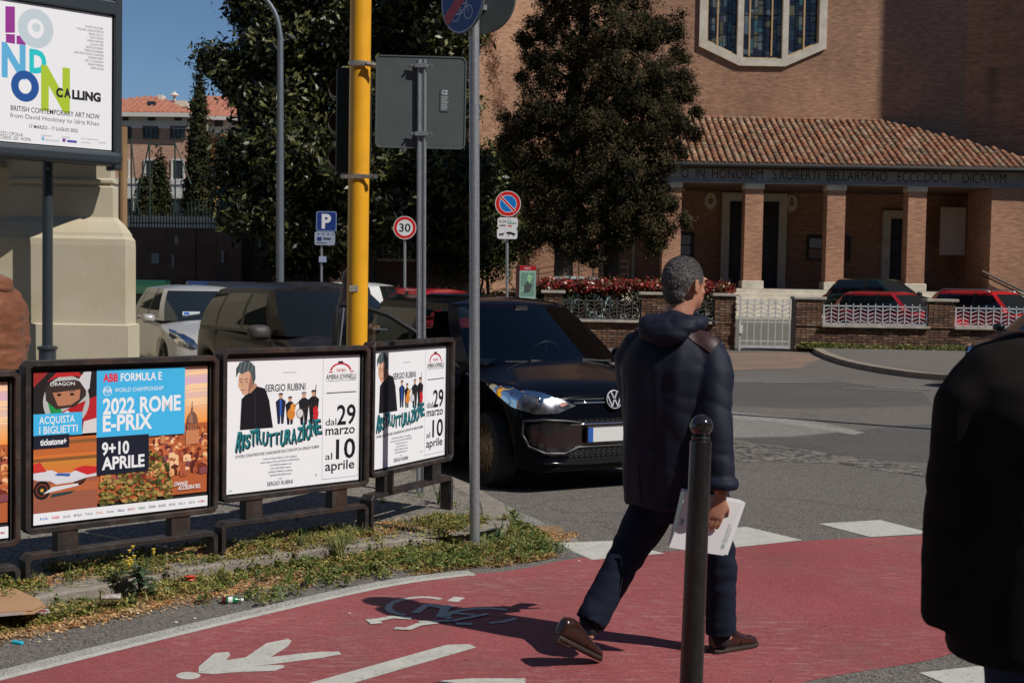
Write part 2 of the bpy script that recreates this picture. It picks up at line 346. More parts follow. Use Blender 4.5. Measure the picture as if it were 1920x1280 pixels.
def smooth2(pts, n=6):
    pts = [Vector((p[0], p[1])) for p in pts]; out = []
    for i in range(len(pts) - 1):
        a, b, c, d = pts[max(i - 1, 0)], pts[i], pts[i + 1], pts[min(i + 2, len(pts) - 1)]
        for k in range(n):
            t = k / n; out.append(0.5 * ((2 * b) + (c - a) * t + (2 * a - 5 * b + 4 * c - d) * t * t + (3 * b - a - 3 * c + d) * t ** 3))
    out.append(pts[-1]); return out
# lane edges in metres
OUT = smooth2([(-3.6, 3.1), (-2.75, 4.32), (-2.04, 5.31), (-1.37, 6.19), (-0.71, 6.98), (-0.3, 7.30), (0.02, 7.45), (0.47, 7.86), (1.14, 8.13), (1.97, 8.50), (2.81, 8.77), (4.6, 9.4), (9, 10.9), (20, 14.5)])
INN = smooth2([(-2.6, -1.5), (-1.2, 1.2), (-0.3, 2.7), (0.45, 4.1), (0.85, 4.95), (1.17, 5.40), (1.79, 5.76), (2.42, 6.12), (5, 7.1), (9, 8.7), (20, 12.4)])
sheet('bike_lane', INN + OUT[::-1], 0.0015, A_RED)
def band(name, line, w0, w1, z, m):           # strip beside a polyline (left of it)
    L = []; R = []
    for i, p in enumerate(line):
        d = (line[min(i + 1, len(line) - 1)] - line[max(i - 1, 0)]).normalized(); q = Vector((-d.y, d.x)); L.append(p + q * w0); R.append(p + q * w1)
    n = len(line); b = MB(); b.add([(p.x, p.y, z) for p in L + R], [(i, i + 1, n + i + 1, n + i) for i in range(n - 1)]); o = b.build(name, m); tag(o, kind='structure'); return o
_sub = [p for p in OUT if p.x < -0.15]
band('edge_line', _sub, -0.045, 0.0, 0.003, P_WHITE); band('edge_line', _sub, 0.002, 0.085, 0.0025, P_WORN)
def marking(name, pts, z=0.0032, m=None): return sheet(name, pts, z, m or P_WHITE)
marking('crossing_stripe', gp([(1040, 1018), (1150, 1014), (1247, 1038), (1110, 1050)]), 0.0035)
marking('crossing_stripe', gp([(1260, 997), (1400, 988), (1505, 1013), (1365, 1028)]), 0.0035)
marking('crossing_stripe', gp([(1535, 982), (1650, 975), (1748, 1000), (1632, 1007)]), 0.0035)
marking('crossing_stripe', [(3.35, 9.35), (3.86, 9.52), (4.1, 9.04), (3.6, 8.86)], 0.0035)
for k in range(4): marking('crossing_stripe', [(1.75 + k * 1.0, 5.60 + k * 0.40), (2.2 + k * 1.0, 5.78 + k * 0.40), (2.35 + k * 1.0, 5.42 + k * 0.40), (1.9 + k * 1.0, 5.25 + k * 0.40)], 0.0035)
# dashes and pictograms on the lane (outlines surveyed, ground plane)
marking('lane_dash', gp([(540, 1292), (838, 1209), (880, 1208), (893, 1214), (655, 1283), (625, 1293)]))
marking('lane_dash', gp([(830, 1276), (885, 1272), (985, 1272), (985, 1300), (850, 1300), (800, 1290)]))
marking('walker_symbol', gp([(330 + 46 * (0.5 + 0.5 * math.cos(a)), 1267 + 7 * math.sin(a)) for a in [-2 * PI * k / 20 for k in range(20)]]))
marking('walker_symbol', gp([(372, 1262), (373, 1250), (402, 1225), (428, 1222), (432, 1228), (424, 1238), (460, 1233), (500, 1206), (540, 1198), (547, 1202), (540, 1212), (508, 1232), (560, 1226), (600, 1222), (636, 1222), (640, 1227), (600, 1234), (530, 1243), (466, 1251), (505, 1247), (530, 1247), (534, 1251), (515, 1258), (450, 1260), (400, 1264)]))
def stroke(pts, w, z=0.010):
    ps = [Vector((p.x, p.y)) for p in gp(pts)]; b = MB(); L = []; R = []
    for i, p in enumerate(ps):
        d = (ps[min(i + 1, len(ps) - 1)] - ps[max(i - 1, 0)]).normalized(); q = Vector((-d.y, d.x)) * w / 2; L.append(p + q); R.append(p - q)
    n = len(ps); b.add([(p.x, p.y, z) for p in L + R], [(i, i + 1, n + i + 1, n + i) for i in range(n - 1)]); return b
def ell(cx, cy, rx, ry, a0, a1, sk=0.0, n=20): return [(cx + rx * math.cos(a0 + (a1 - a0) * k / n) + sk * ry * math.sin(a0 + (a1 - a0) * k / n), cy + ry * math.sin(a0 + (a1 - a0) * k / n)) for k in range(n + 1)]
zz = 0.0033
for pts, w in [(ell(785, 1137, 56, 17, -0.9, -4.4, -0.5), 0.035), ([(848, 1128), (862, 1120)], 0.06), (ell(905, 1155, 66, 14, -0.9, -3.6, -0.4), 0.035), (ell(905, 1155, 66, 14, 0.3, 1.3, -0.4), 0.03),
               ([(778, 1150), (800, 1135), (850, 1138)], 0.045), ([(800, 1134), (835, 1141), (826, 1158)], 0.05), ([(826, 1158), (850, 1150), (890, 1154)], 0.035), ([(855, 1170), (885, 1171)], 0.04),
               ([(700, 1165), (735, 1158), (772, 1160)], 0.05), ([(690, 1167), (712, 1165)], 0.09), ([(740, 1179), (765, 1180), (785, 1172), (820, 1168)], 0.045), ([(785, 1167), (850, 1165), (915, 1152)], 0.03)]:
    zz += 0.00025; o = stroke(pts, w, zz).build('bicycle_symbol', P_WHITE); tag(o, kind='structure')
# road patches
marking('worn_patch', gp([(1190, 772), (1375, 772), (1500, 784), (1610, 806), (1480, 818), (1370, 820), (1200, 816)]), 0.0012, A_LIGHT)
marking('faded_line', gp([(1375, 779), (1470, 784), (1622, 811), (1600, 815), (1450, 791), (1375, 786)]), 0.003, mat('faded_paint', (0.30, 0.29, 0.26), (0.17, 0.16, 0.15), ns=14, rough=0.9))
marking('dark_patch', gp([(1180, 722), (1550, 712), (1730, 735), (1750, 760), (1500, 766), (1180, 752)]), 0.0016, A_DARK)
marking('dark_patch', gp([(1375, 822), (1500, 820), (1700, 796), (1900, 792), (2100, 830), (2000, 880), (1640, 862), (1500, 840)]), 0.002, A_DARK)
marking('broken_strip', gp([(1150, 826), (1375, 828), (1500, 842), (1640, 862), (1800, 888), (2000, 905), (2000, 925), (1740, 895), (1560, 868), (1375, 866), (1150, 850)]), 0.0024, A_ROUGH)
marking('dusty_patch', gp([(1300, 662), (1500, 660), (1540, 672), (1500, 690), (1380, 694), (1280, 690)]), 0.0028, A_DUST)
for a, b_ in (((1430, 718), (1560, 716)), ((1580, 728), (1720, 734)), ((1640, 727), (1745, 731))): tag(stroke([a, b_], 0.12, 0.009).build('faded_line', mat('faded_paint', (0.3, 0.29, 0.26))), kind='structure')
marking('gutter_edge', gp([(905, 938), (935, 940), (1080, 1008), (1110, 1050), (1040, 1022), (960, 968)]), 0.0012, A_LIGHT)

# near pavement (left) with a row of kerb stones
KERB = smooth2([(-5.2, 1.5), (-3.4, 5.0), (-2.55, 6.05), (-1.83, 6.88), (-1.25, 7.45), (-0.62, 7.92), (-0.2, 8.2), (0.0, 8.55), (-0.02, 9.1), (-0.2, 9.8), (-0.56, 10.7), (-1.5, 12.6), (-2.6, 14.6), (-4.6, 18.0), (-8, 23), (-14, 30)])
pv = MB(); pts = [p for p in KERB]; pv.add([(p.x, p.y, 0.068) for p in pts] + [(-30, 30, 0.068), (-30, 1.5, 0.068)], [tuple(range(len(pts) + 2))[::1]])
pave = pv.build('pavement', A_PAVE); tag(pave, kind='structure')
K_ST = mat('kerb_stone', (0.27, 0.24, 0.195), (0.20, 0.175, 0.145), ns=12, rough=0.9, bump=0.7, bs=90, c3=(0.17, 0.15, 0.125), n3=40)
acc = 0; st = [0]; KL = [0]
for i in range(1, len(KERB)): KL.append(KL[-1] + (KERB[i] - KERB[i - 1]).length)
def kat(s):
    for i in range(1, len(KL)):
        if s <= KL[i]: t = (s - KL[i - 1]) / (KL[i] - KL[i - 1]); return KERB[i - 1].lerp(KERB[i], t)
    return KERB[-1]
s = 0.3; kk = random.Random(3)
while s < KL[-1] - 1:
    ln = 0.62 + kk.random() * 0.3; a = kat(s); b_ = kat(s + ln - 0.025); d = (b_ - a).normalized(); q = Vector((-d.y, d.x)); n0 = a - q * 0.02; n1 = b_ - q * 0.02
    far = (a.y > 13)
    m = MB(); zt = 0.076 + kk.uniform(-0.006, 0.008); m.prism([n0, n1, n1 + q * 0.17, n0 + q * 0.17], -0.02, zt); o = m.build('kerb_stone', K_ST, pave, bevel=0.012); s += ln
# far pavement at the church side
FK = smooth2([(7.25, 32.2), (6.9, 29.5), (6.75, 26.5), (7.05, 24.2), (7.7, 23.1), (9.6, 22.5), (14, 21.6), (26, 19.5)])
fp = MB(); n = len(FK); fp.add([(p.x, p.y, 0.10) for p in FK] + [(26, 32.3, 0.10)], [tuple(range(n + 1))]); far_pave = fp.build('far_pavement', A_FAR); tag(far_pave, kind='structure')
fk = MB()
for i in range(n - 1):
    d = (FK[i + 1] - FK[i]).normalized(); q = Vector((-d.y, d.x)); fk.prism([FK[i] - q * 0.0, FK[i + 1], FK[i + 1] + q * 0.2, FK[i] + q * 0.2], 0, 0.105)
fk.build('kerb', mat('far_kerb_stone', (0.30, 0.245, 0.19), (0.22, 0.18, 0.145), ns=3, rough=0.9), far_pave)
# church forecourt, rising to the steps
fc = MB(); ys = [(32.6, 0.012), (36, 0.03), (41, 0.18), (47.2, 0.34), (60, 0.36)]
for i in range(4):
    (a, za), (b_, zb) = ys[i], ys[i + 1]; fc.add([(-26, a, za), (40, a, za), (40, b_, zb), (-26, b_, zb)], [(0, 1, 2, 3)])
tag(fc.build('forecourt', ground_mat('forecourt_asphalt', (0.125, 0.12, 0.10), (0.15, 0.145, 0.12), (0.11, 0.11, 0.09), fine=30, kspeck=0.2)), kind='structure')

# ================================================================ brick helpers
def brick_mat(name, c1, c2, mortar, bw=0.26, bh=0.065, stain=None, ms=0.012):
    if name in MATS: return MATS[name]
    m = mat(name, c1, rough=0.92, spec=0.15); t = m.node_tree; L = t.links; b = t.nodes['Principled BSDF']
    tc = t.nodes.new('ShaderNodeTexCoord'); sp = t.nodes.new('ShaderNodeSeparateXYZ'); L.new(tc.outputs['Object'], sp.inputs[0])
    ad = t.nodes.new('ShaderNodeMath'); ad.operation = 'ADD'; L.new(sp.outputs[0], ad.inputs[0]); L.new(sp.outputs[1], ad.inputs[1])
    cb = t.nodes.new('ShaderNodeCombineXYZ'); L.new(ad.outputs[0], cb.inputs[0]); L.new(sp.outputs[2], cb.inputs[1])
    br = t.nodes.new('ShaderNodeTexBrick'); br.inputs['Scale'].default_value = 1; br.inputs['Brick Width'].default_value = bw; br.inputs['Row Height'].default_value = bh
    br.inputs['Mortar Size'].default_value = ms; br.inputs['Color1'].default_value = (*c1, 1); br.inputs['Color2'].default_value = (*c2, 1); br.inputs['Mortar'].default_value = (*mortar, 1); br.inputs['Bias'].default_value = -0.2
    L.new(cb.outputs[0], br.inputs['Vector']); out = br.outputs['Color']
    mp = t.nodes.new('ShaderNodeMapping'); mp.inputs['Scale'].default_value = (3, 3, 13); L.new(tc.outputs['Object'], mp.inputs[0])
    n0 = t.nodes.new('ShaderNodeTexNoise'); n0.inputs['Scale'].default_value = 1.0; n0.inputs['Detail'].default_value = 4; L.new(mp.outputs[0], n0.inputs['Vector'])
    r0 = t.nodes.new('ShaderNodeMapRange'); r0.inputs[1].default_value = 0.3; r0.inputs[2].default_value = 0.7; r0.inputs[3].default_value = 0.72; r0.inputs[4].default_value = 1.22; L.new(n0.outputs['Fac'], r0.inputs[0])
    x0 = t.nodes.new('ShaderNodeMix'); x0.data_type = 'RGBA'; x0.blend_type = 'MULTIPLY'; x0.inputs[0].default_value = 1; L.new(out, x0.inputs[6]); L.new(r0.outputs[0], x0.inputs[7]); out = x0.outputs[2]
    n1 = t.nodes.new('ShaderNodeTexNoise'); n1.inputs['Scale'].default_value = 0.35; n1.inputs['Detail'].default_value = 7; L.new(tc.outputs['Object'], n1.inputs['Vector'])
    r1 = t.nodes.new('ShaderNodeMapRange'); r1.inputs[1].default_value = 0.35; r1.inputs[2].default_value = 0.7; r1.inputs[3].default_value = 1.1; r1.inputs[4].default_value = 0.78; L.new(n1.outputs['Fac'], r1.inputs[0])
    x1 = t.nodes.new('ShaderNodeMix'); x1.data_type = 'RGBA'; x1.blend_type = 'MULTIPLY'; x1.inputs[0].default_value = 1; L.new(out, x1.inputs[6]); L.new(r1.outputs[0], x1.inputs[7]); out = x1.outputs[2]
    if stain:      # run-off stains below the window: (x centre, half width, z top, z bottom)
        for (xc, hw, zt, zb, k) in stain:
            a = t.nodes.new('ShaderNodeMath'); a.operation = 'SUBTRACT'; L.new(sp.outputs[0], a.inputs[0]); a.inputs[1].default_value = xc
            a2 = t.nodes.new('ShaderNodeMath'); a2.operation = 'ABSOLUTE'; L.new(a.outputs[0], a2.inputs[0])
            q = t.nodes.new('ShaderNodeMapRange'); q.inputs[1].default_value = 0; q.inputs[2].default_value = hw; q.inputs[3].default_value = 1; q.inputs[4].default_value = 0; L.new(a2.outputs[0], q.inputs[0])
            z = t.nodes.new('ShaderNodeMapRange'); z.inputs[1].default_value = zb; z.inputs[2].default_value = zt; L.new(sp.outputs[2], z.inputs[0])
            z2 = t.nodes.new('ShaderNodeMath'); z2.operation = 'LESS_THAN'; L.new(sp.outputs[2], z2.inputs[0]); z2.inputs[1].default_value = zt
            mu = t.nodes.new('ShaderNodeMath'); mu.operation = 'MULTIPLY'; L.new(q.outputs[0], mu.inputs[0]); L.new(z.outputs[0], mu.inputs[1])
            mu2 = t.nodes.new('ShaderNodeMath'); mu2.operation = 'MULTIPLY'; L.new(mu.outputs[0], mu2.inputs[0]); L.new(z2.outputs[0], mu2.inputs[1])
            mu3 = t.nodes.new('ShaderNodeMath'); mu3.operation = 'MULTIPLY'; L.new(mu2.outputs[0], mu3.inputs[0]); mu3.inputs[1].default_value = k
            xx = t.nodes.new('ShaderNodeMix'); xx.data_type = 'RGBA'; L.new(mu3.outputs[0], xx.inputs[0]); L.new(out, xx.inputs[6]); xx.inputs[7].default_value = (0.10, 0.085, 0.065, 1); out = xx.outputs[2]
    L.new(out, b.inputs['Base Color']); return m
BR = brick_mat('church_brick', (0.40, 0.21, 0.125), (0.30, 0.14, 0.082), (0.33, 0.225, 0.155), stain=[(9.05, 0.35, 10.4, 7.4, 0.75), (10.85, 0.4, 10.4, 7.2, 0.8), (10, 1.4, 10.4, 9.2, 0.45)])
BR2 = brick_mat('column_brick', (0.45, 0.215, 0.125), (0.35, 0.155, 0.09), (0.35, 0.24, 0.17))
TRAV = mat('travertine', (0.62, 0.565, 0.46), (0.50, 0.45, 0.36), ns=2.5, rough=0.75, c3=(0.42, 0.38, 0.31), n3=6)
GREYST = mat('frieze_stone', (0.30, 0.30, 0.30), (0.24, 0.24, 0.24), ns=1.5, rough=0.8)
DARKW = mat('dark_door_wood', (0.012, 0.009, 0.008), rough=0.5)
IRON = mat('dark_iron', (0.03, 0.025, 0.023), rough=0.5, metal=0.3)

# ================================================================ church
ch = thing('church', 'large brick church with octagonal window, tiled portico roof and Latin inscription', 'church', (10, 50, 0))
FY = 54.7
def wallprism(name, a, b_, th, z0, z1, m):
    a = Vector(a); b_ = Vector(b_); d = (b_ - a).normalized(); q = Vector((-d.y, d.x)) * th
    w = MB(); w.prism([a, b_, b_ + q, a + q], z0, z1); return w.build(name, m, ch)
# facade built round the octagonal opening
WX0, WX1, WX2, WX3 = 7.35, 9.0, 10.86, 12.5; WZ0, WZ1, WZ2, WZ3 = 10.4, 11.15, 15.7, 16.45
octo = [(WX1, WZ0), (WX2, WZ0), (WX3, WZ1), (WX3, WZ2), (WX2, WZ3), (WX1, WZ3), (WX0, WZ2), (WX0, WZ1)]
f = MB(); Z0, Z1, XL, XR = 1.0, 24.0, 5.1, 18.2
rect = [(XL, Z0), (WX1, Z0), (WX2, Z0), (XR, Z0), (XR, WZ1), (XR, WZ2), (XR, Z1), (WX2, Z1), (WX1, Z1), (XL, Z1), (XL, WZ2), (XL, WZ1)]
def q3(p): return (p[0], FY, p[1])
P = octo
cells = [[(XL, Z0), (WX1, Z0), P[0], P[7], (XL, WZ1)], [(WX1, Z0), (WX2, Z0), P[1], P[0]], [(WX2, Z0), (XR, Z0), (XR, WZ1), P[2], P[1]], [P[2], (XR, WZ1), (XR, WZ2), P[3]],
         [P[3], (XR, WZ2), (XR, Z1), (WX2, Z1), P[4]], [P[5], P[4], (WX2, Z1), (WX1, Z1)], [(XL, WZ2), P[6], P[5], (WX1, Z1), (XL, Z1)], [(XL, WZ1), P[7], P[6], (XL, WZ2)]]
for c in cells: f.slab([q3(p) for p in c], (0, 0.5, 0))
f.build('wall', BR, ch)
wallprism('wall', (18.2, 54.7), (29.8, 45.0), 0.5, 0.3, 42, BR)
wallprism('wall', (-1.7, 49.0), (5.1, 54.7), 0.5, 0.3, 24, BR)
wallprism('wall', (-6.2, 53.3), (-1.7, 49.0), 0.5, 0.3, 14, BR)
# relieving arch on the left wall
ar = MB()
for k in range(17):
    a = math.radians(20 + k * 140 / 16); c0 = Vector((0.1, 50.5, 11.2)); d = Vector((0.77, 0.64, 0))
    p0 = c0 + d * (1.5 * math.cos(a)) + Vector((0, 0, 1.5 * math.sin(a))); p1 = c0 + d * (2.0 * math.cos(a)) + Vector((0, 0, 2.0 * math.sin(a))); ar.bar(p0, p1, 0.09, 0.09)
ar.build('arch', mat('arch_brick', (0.46, 0.33, 0.25), rough=0.9), ch)
# window: stone frame, mullions, leaded stained panes
wf = MB(); cx_, cz_ = (WX0 + WX3) / 2, (WZ0 + WZ3) / 2
def inset(p, k): return (cx_ + (p[0] - cx_) * k, cz_ + (p[1] - cz_) * (k + 0.02))
for i in range(8):
    a, b_ = octo[i], octo[(i + 1) % 8]; ia, ib = inset(a, 0.88), inset(b_, 0.88)
    wf.slab([(a[0], FY - 0.12, a[1]), (b_[0], FY - 0.12, b_[1]), (ib[0], FY - 0.12, ib[1]), (ia[0], FY - 0.12, ia[1])], (0, 0.4, 0))
wfo = wf.build('window_frame', TRAV, ch)
for x in (WX1 + 0.02, WX2 - 0.02):
    b = MB(); b.box((x, FY + 0.05, cz_), (0.24, 0.3, 5.5)); b.build('mullion', TRAV, ch)
GOLD = mat('ochre_trim', (0.50, 0.33, 0.15), rough=0.6)
for x in (8.1, 9.4, 10.3, 11.6): MB().box((x, FY + 0.02, cz_), (0.055, 0.08, 5.2)).build('window_bar', GOLD, ch)
mb = MB()
for i in range(8):
    a, b_ = inset(octo[i], 0.872), inset(octo[(i + 1) % 8], 0.872); mb.bar((a[0], FY + 0.06, a[1]), (b_[0], FY + 0.06, b_[1]), 0.07, 0.07)
mb.build('window_trim', GOLD, ch)
sg = Print(0.0); rg = random.Random(5)
pal = [srgb(28, 34, 44), srgb(38, 48, 62), srgb(60, 60, 82), srgb(52, 88, 92), srgb(86, 84, 58), srgb(30, 26, 40), srgb(78, 92, 100), srgb(96, 100, 96), srgb(24, 28, 34)]
x = WX0 + 0.1
while x < WX3 - 0.1:
    w = rg.uniform(0.13, 0.3); z = WZ0 + 0.05
    while z < WZ3 - 0.05:
        h = rg.uniform(0.16, 0.45); sg.poly([(x, z), (x + w - 0.03, z + rg.uniform(-.05, .05)), (x + w - 0.03, z + h - 0.03), (x, z + h - 0.03 + rg.uniform(-.05, .05))], rg.choice(pal)); z += h
    x += w
sg.build('stained_glass', mat_attr('stained_glass_print', rough=0.15, spec=0.6), ch, (0, FY + 0.2, 0), (1, 0, 0), (0, 0, 1))
b = MB(); b.slab([(p[0], FY + 0.205, p[1]) for p in octo], (0, 0.05, 0)); b.build('window_lead', mat('lead', (0.012, 0.012, 0.014), rough=0.5), ch)
for x in (WX0, WX1, WX2):
    for k in range(7): MB().box((x + 0.85, FY + 0.19, 10.9 + k * 0.8), (1.5, 0.02, 0.035)).build('saddle_bar', IRON, ch)
# portico
RY0, RZ0, SLP = 50.0, 6.05, 0.47
FR = 50.36
b = MB(); b.box((10.0, FR + 0.35, 5.71), (18.4, 0.7, 0.70)); b.box((10.0, FR - 0.02, 5.385), (18.4, 0.05, 0.05)); fz = b.build('frieze', GREYST, ch)
lt = Print(0.0); lt.z = 0.006
a = onplane(1277, 322, Vector((0, FR, 0)), Vector((0, 1, 0))); e = onplane(1886, 352, Vector((0, FR, 0)), Vector((0, 1, 0)))
lt.text('O  IN  HONOREM   S.ROBERTI  BELLARMINO   ECCL.DOCT.  DICATVM', 0, 0, 0.36, srgb(40, 38, 40), w=e.x - a.x, bold=-0.006)
lt.build('inscription', mat_attr('print_matt', rough=0.7, spec=0.2), fz, (a.x, FR, 5.52), (1, 0, 0), (0, 0, 1))
mb = MB(); mb.box((10.4, 52.6, 5.36), (17, 4.2, 0.06)); mb.build('ceiling', mat('portico_ceiling', (0.12, 0.07, 0.05), rough=0.9), ch)
cols = [2.85, 5.93, 9.0, 12.08, 15.12]
for x in cols:
    c = MB(); c.box((x, FR + 0.35, 3.43), (0.68, 0.68, 3.45)); co = c.build('column', BR2, ch)
    c = MB(); c.box((x, FR + 0.34, 5.26), (0.74, 0.74, 0.19)); c.build('capital', TRAV, co, bevel=0.015)
    c = MB(); c.box((x, FR + 0.33, 1.57), (0.82, 0.80, 0.30)); c.build('base', TRAV, co, bevel=0.02)
b = MB(); b.prism([(17.9, FR), (23, FR), (23, 53), (17.9, 53)], 1.5, 5.35); b.build('wall', BR2, ch)
b = MB(); b.prism([(17.88, FR - 0.03), (23, FR - 0.03), (23, 53.1), (17.88, 53.1)], 0.2, 1.5); b.build('plinth', TRAV, ch)
b = MB(); b.prism([(0.6, FR), (2.5, FR), (2.5, 52.2), (0.6, 52.2)], 0.3, 5.35); b.build('wall', BR2, ch)
# steps
for k in range(7):
    b = MB(); z1 = 1.42 - k * 0.155; b.box((10.3, 50.05 - k * 0.36 + 2.2, z1 - 0.08 - 0.3), (15.2 + (0.6 if k else 0), 4.6, 0.15 + 0.6 - 0.006 * k)); b.build('step', TRAV, ch, bevel=0.012)
b = MB(); b.box((10.4, 52.6, 1.2), (16.5, 4.5, 0.46)); b.build('porch_floor', mat('darkened_porch_stone', (0.22, 0.19, 0.15), (0.17, 0.145, 0.115), ns=2, rough=0.8), ch)  # floor stone colour darkened to deepen the shade inside the porch
# doors, medallions, notice boards on the porch back wall
BW = FY - 0.02
def doorway(x0, x1, zt, fr=0.32):
    d = MB(); d.box(((x0 + x1) / 2, BW - 0.03, (1.42 + zt) / 2), (x1 - x0, 0.12, zt - 1.42)); do = d.build('door', DARKW, ch)
    g = MB(); g.box((x0 - fr / 2, BW - 0.1, (1.42 + zt) / 2), (fr, 0.24, zt - 1.42)); g.box((x1 + fr / 2, BW - 0.1, (1.42 + zt) / 2), (fr, 0.24, zt - 1.42)); g.box(((x0 + x1) / 2, BW - 0.1, zt + fr / 2), (x1 - x0 + 2 * fr, 0.24, fr)); g.build('door_frame', TRAV, do)
    g = MB()
    for s_ in (-1, 1):
        for k in range(4): g.box(((x0 + x1) / 2 + s_ * (x1 - x0) / 4, BW - 0.105, 1.9 + k * (zt - 1.7) / 4), ((x1 - x0) / 2 - 0.2, 0.04, (zt - 1.7) / 4 - 0.15))
    g.build('door_panel', mat('door_panel_wood', (0.018, 0.012, 0.01), rough=0.45), do)
doorway(8.75, 10.75, 4.95); doorway(15.3, 16.25, 4.35); doorway(3.6, 4.6, 4.35)
for px_, py_, k in ((1332, 377, 0), (1484, 381, 1)):
    c = onplane(px_, py_, Vector((0, BW, 0)), Vector((0, 1, 0))); m = MB()
    m.loft([(Vector((c.x, BW, c.z)), 0.27, 0.38, (1, 0, 0), (0, 0, 1)), (Vector((c.x, BW - 0.06, c.z)), 0.25, 0.36, (1, 0, 0), (0, 0, 1))], n=28); mo = m.build('medallion', mat('cream_enamel', (0.62, 0.56, 0.42), rough=0.5), ch)
    p = Print(0.002); cc = srgb(30, 36, 52) if k == 0 else srgb(120, 30, 34); p.ring(0, 0, 0.23, 0.245, srgb(120, 100, 60), ry0=0.33, ry1=0.35)
    p.poly([(-.09, .09), (.09, .09), (.085, -.05), (0, -.13), (-.085, -.05)], cc); p.disc(0, 0.0, 0.035, srgb(200, 195, 180)); p.poly([(-.06, .12), (.06, .12), (.03, .24), (-.03, .24)], srgb(190, 165, 60) if k == 0 else srgb(150, 40, 40))
    p.line(-.15, -.1, .15, .12, .02, srgb(190, 165, 60)); p.line(.15, -.1, -.15, .12, .02, srgb(190, 165, 60)); p.build('crest', mat_attr('print_matt'), mo, (c.x, BW - 0.063, c.z), (1, 0, 0), (0, 0, 1))
def board(x0, x1, y0, y1, seed):
    a = onplane(x0, y1, Vector((0, BW, 0)), Vector((0, 1, 0))); c = onplane(x1, y0, Vector((0, BW, 0)), Vector((0, 1, 0))); w, h = c.x - a.x, c.z - a.z
    m = MB(); m.box(((a.x + c.x) / 2, BW - 0.05, (a.z + c.z) / 2), (w, 0.1, h)); bo = m.build('notice_board', IRON, ch); r = random.Random(seed); p = Print(0.003)
    p.rect(0.06, 0.06, w - 0.06, h - 0.06, srgb(70, 74, 78)); nx = max(1, int(w / 0.5))
    for i in range(nx):
        for j in range(2):
            x_, y_ = 0.1 + i * (w - 0.16) / nx, 0.1 + j * (h - 0.16) / 2; p.rect(x_, y_, x_ + (w - .2) / nx - .05, y_ + (h - .2) / 2 - .05, r.choice([srgb(170, 172, 176), srgb(150, 120, 110), srgb(190, 188, 180), srgb(130, 60, 60)]))
            for q in range(3): p.line(x_ + .05, y_ + .08 + q * .09, x_ + (w - .2) / nx - .12, y_ + .08 + q * .09, .02, srgb(90, 90, 100))
    p.build('notice', mat_attr('print_matt'), bo, (a.x, BW - 0.101, a.z), (1, 0, 0), (0, 0, 1))
board(1512, 1594, 443, 488, 1); board(1270, 1301, 436, 482, 2); board(1213, 1232, 438, 480, 3)
a = onplane(1758, 478, Vector((0, 53.5, 0)), Vector((0, 1, 0))); c = onplane(1808, 390, Vector((0, 53.5, 0)), Vector((0, 1, 0)))
m = MB(); m.box(((a.x + c.x) / 2, 53.3, (a.z + c.z) / 2), (c.x - a.x, 0.1, c.z - a.z)); m.build('plaster_panel', mat('plaster', (0.45, 0.38, 0.32), rough=0.9), ch)
# portico roof: boarding, gutter and individual barrel tiles
def roofz(y): return RZ0 + SLP * (y - RY0)
def wall_y(x): return FY if x <= 14.85 else FY - (x - 14.85) * (6.85 / 8.15)
b = MB(); b.add([(0.3, RY0, RZ0), (21, RY0, RZ0), (21, wall_y(21) + .3, roofz(wall_y(21) + .3)), (14.85, FY, roofz(FY)), (0.3, FY, roofz(FY)), (0.3, RY0, RZ0 - .12), (21, RY0, RZ0 - .12), (21, wall_y(21) + .3, roofz(wall_y(21) + .3) - .12), (14.85, FY, roofz(FY) - .12), (0.3, FY, roofz(FY) - .12)],
              [(0, 1, 2, 3, 4), (9, 8, 7, 6, 5), (0, 5, 6, 1), (1, 6, 7, 2), (3, 8, 9, 4), (4, 9, 5, 0)])
b.add([(14.85, FY, roofz(FY)), (21, wall_y(21), roofz(wall_y(21))), (21.4, FY, roofz(wall_y(21)) - 0.1)], [(0, 1, 2)])
roof = b.build('roof', mat('roof_underlay', (0.16, 0.075, 0.045), (0.09, 0.05, 0.03), ns=3, rough=0.95), ch)
b = MB(); b.tube([(0.2, RY0 - 0.09, RZ0 - 0.05), (21, RY0 - 0.09, RZ0 - 0.05)], 0.085, n=10); b.build('gutter', mat('gutter_metal', (0.05, 0.048, 0.045), rough=0.5, metal=0.4), roof)
b = MB(); b.box((10.3, RY0 + 0.18, RZ0 - 0.16), (20.6, 0.34, 0.06)); b.build('soffit', mat('soffit_dark', (0.06, 0.045, 0.04), rough=0.9), roof)
tc_ = [(0.40, 0.165, 0.085), (0.46, 0.24, 0.14), (0.31, 0.13, 0.075), (0.40, 0.27, 0.17), (0.52, 0.33, 0.22), (0.25, 0.16, 0.10)]
TM = [mat('roof_tile_%d' % i, c, tuple(v * 0.6 for v in c), ns=6, rough=0.9, c3=(0.22, 0.18, 0.11), n3=9, k3=0.55) for i, c in enumerate(tc_)]
def tile_geo():
    vs = []; fs = []; L = 0.47; nseg = 5
    for e_, (r_, s_) in enumerate(((0.112, 0), (0.088, L))):
        for k in range(nseg + 1):
            a = PI * k / nseg; vs.append((-r_ * math.cos(a), s_, r_ * math.sin(a) * 0.85 + (0.035 if e_ == 0 else 0.0)))
    for k in range(nseg): fs.append((k, k + 1, nseg + 2 + k, nseg + 1 + k))
    for e_, (r_, s_) in enumerate(((0.094, 0),)):
        for k in range(nseg + 1): a = PI * k / nseg; vs.append((-r_ * math.cos(a), s_, r_ * math.sin(a) * 0.8 + 0.03))
    o = 2 * (nseg + 1)
    for k in range(nseg): fs.append((k + 1, k, o + k, o + k + 1))
    return vs, fs
tv, tf = tile_geo(); tmesh = []
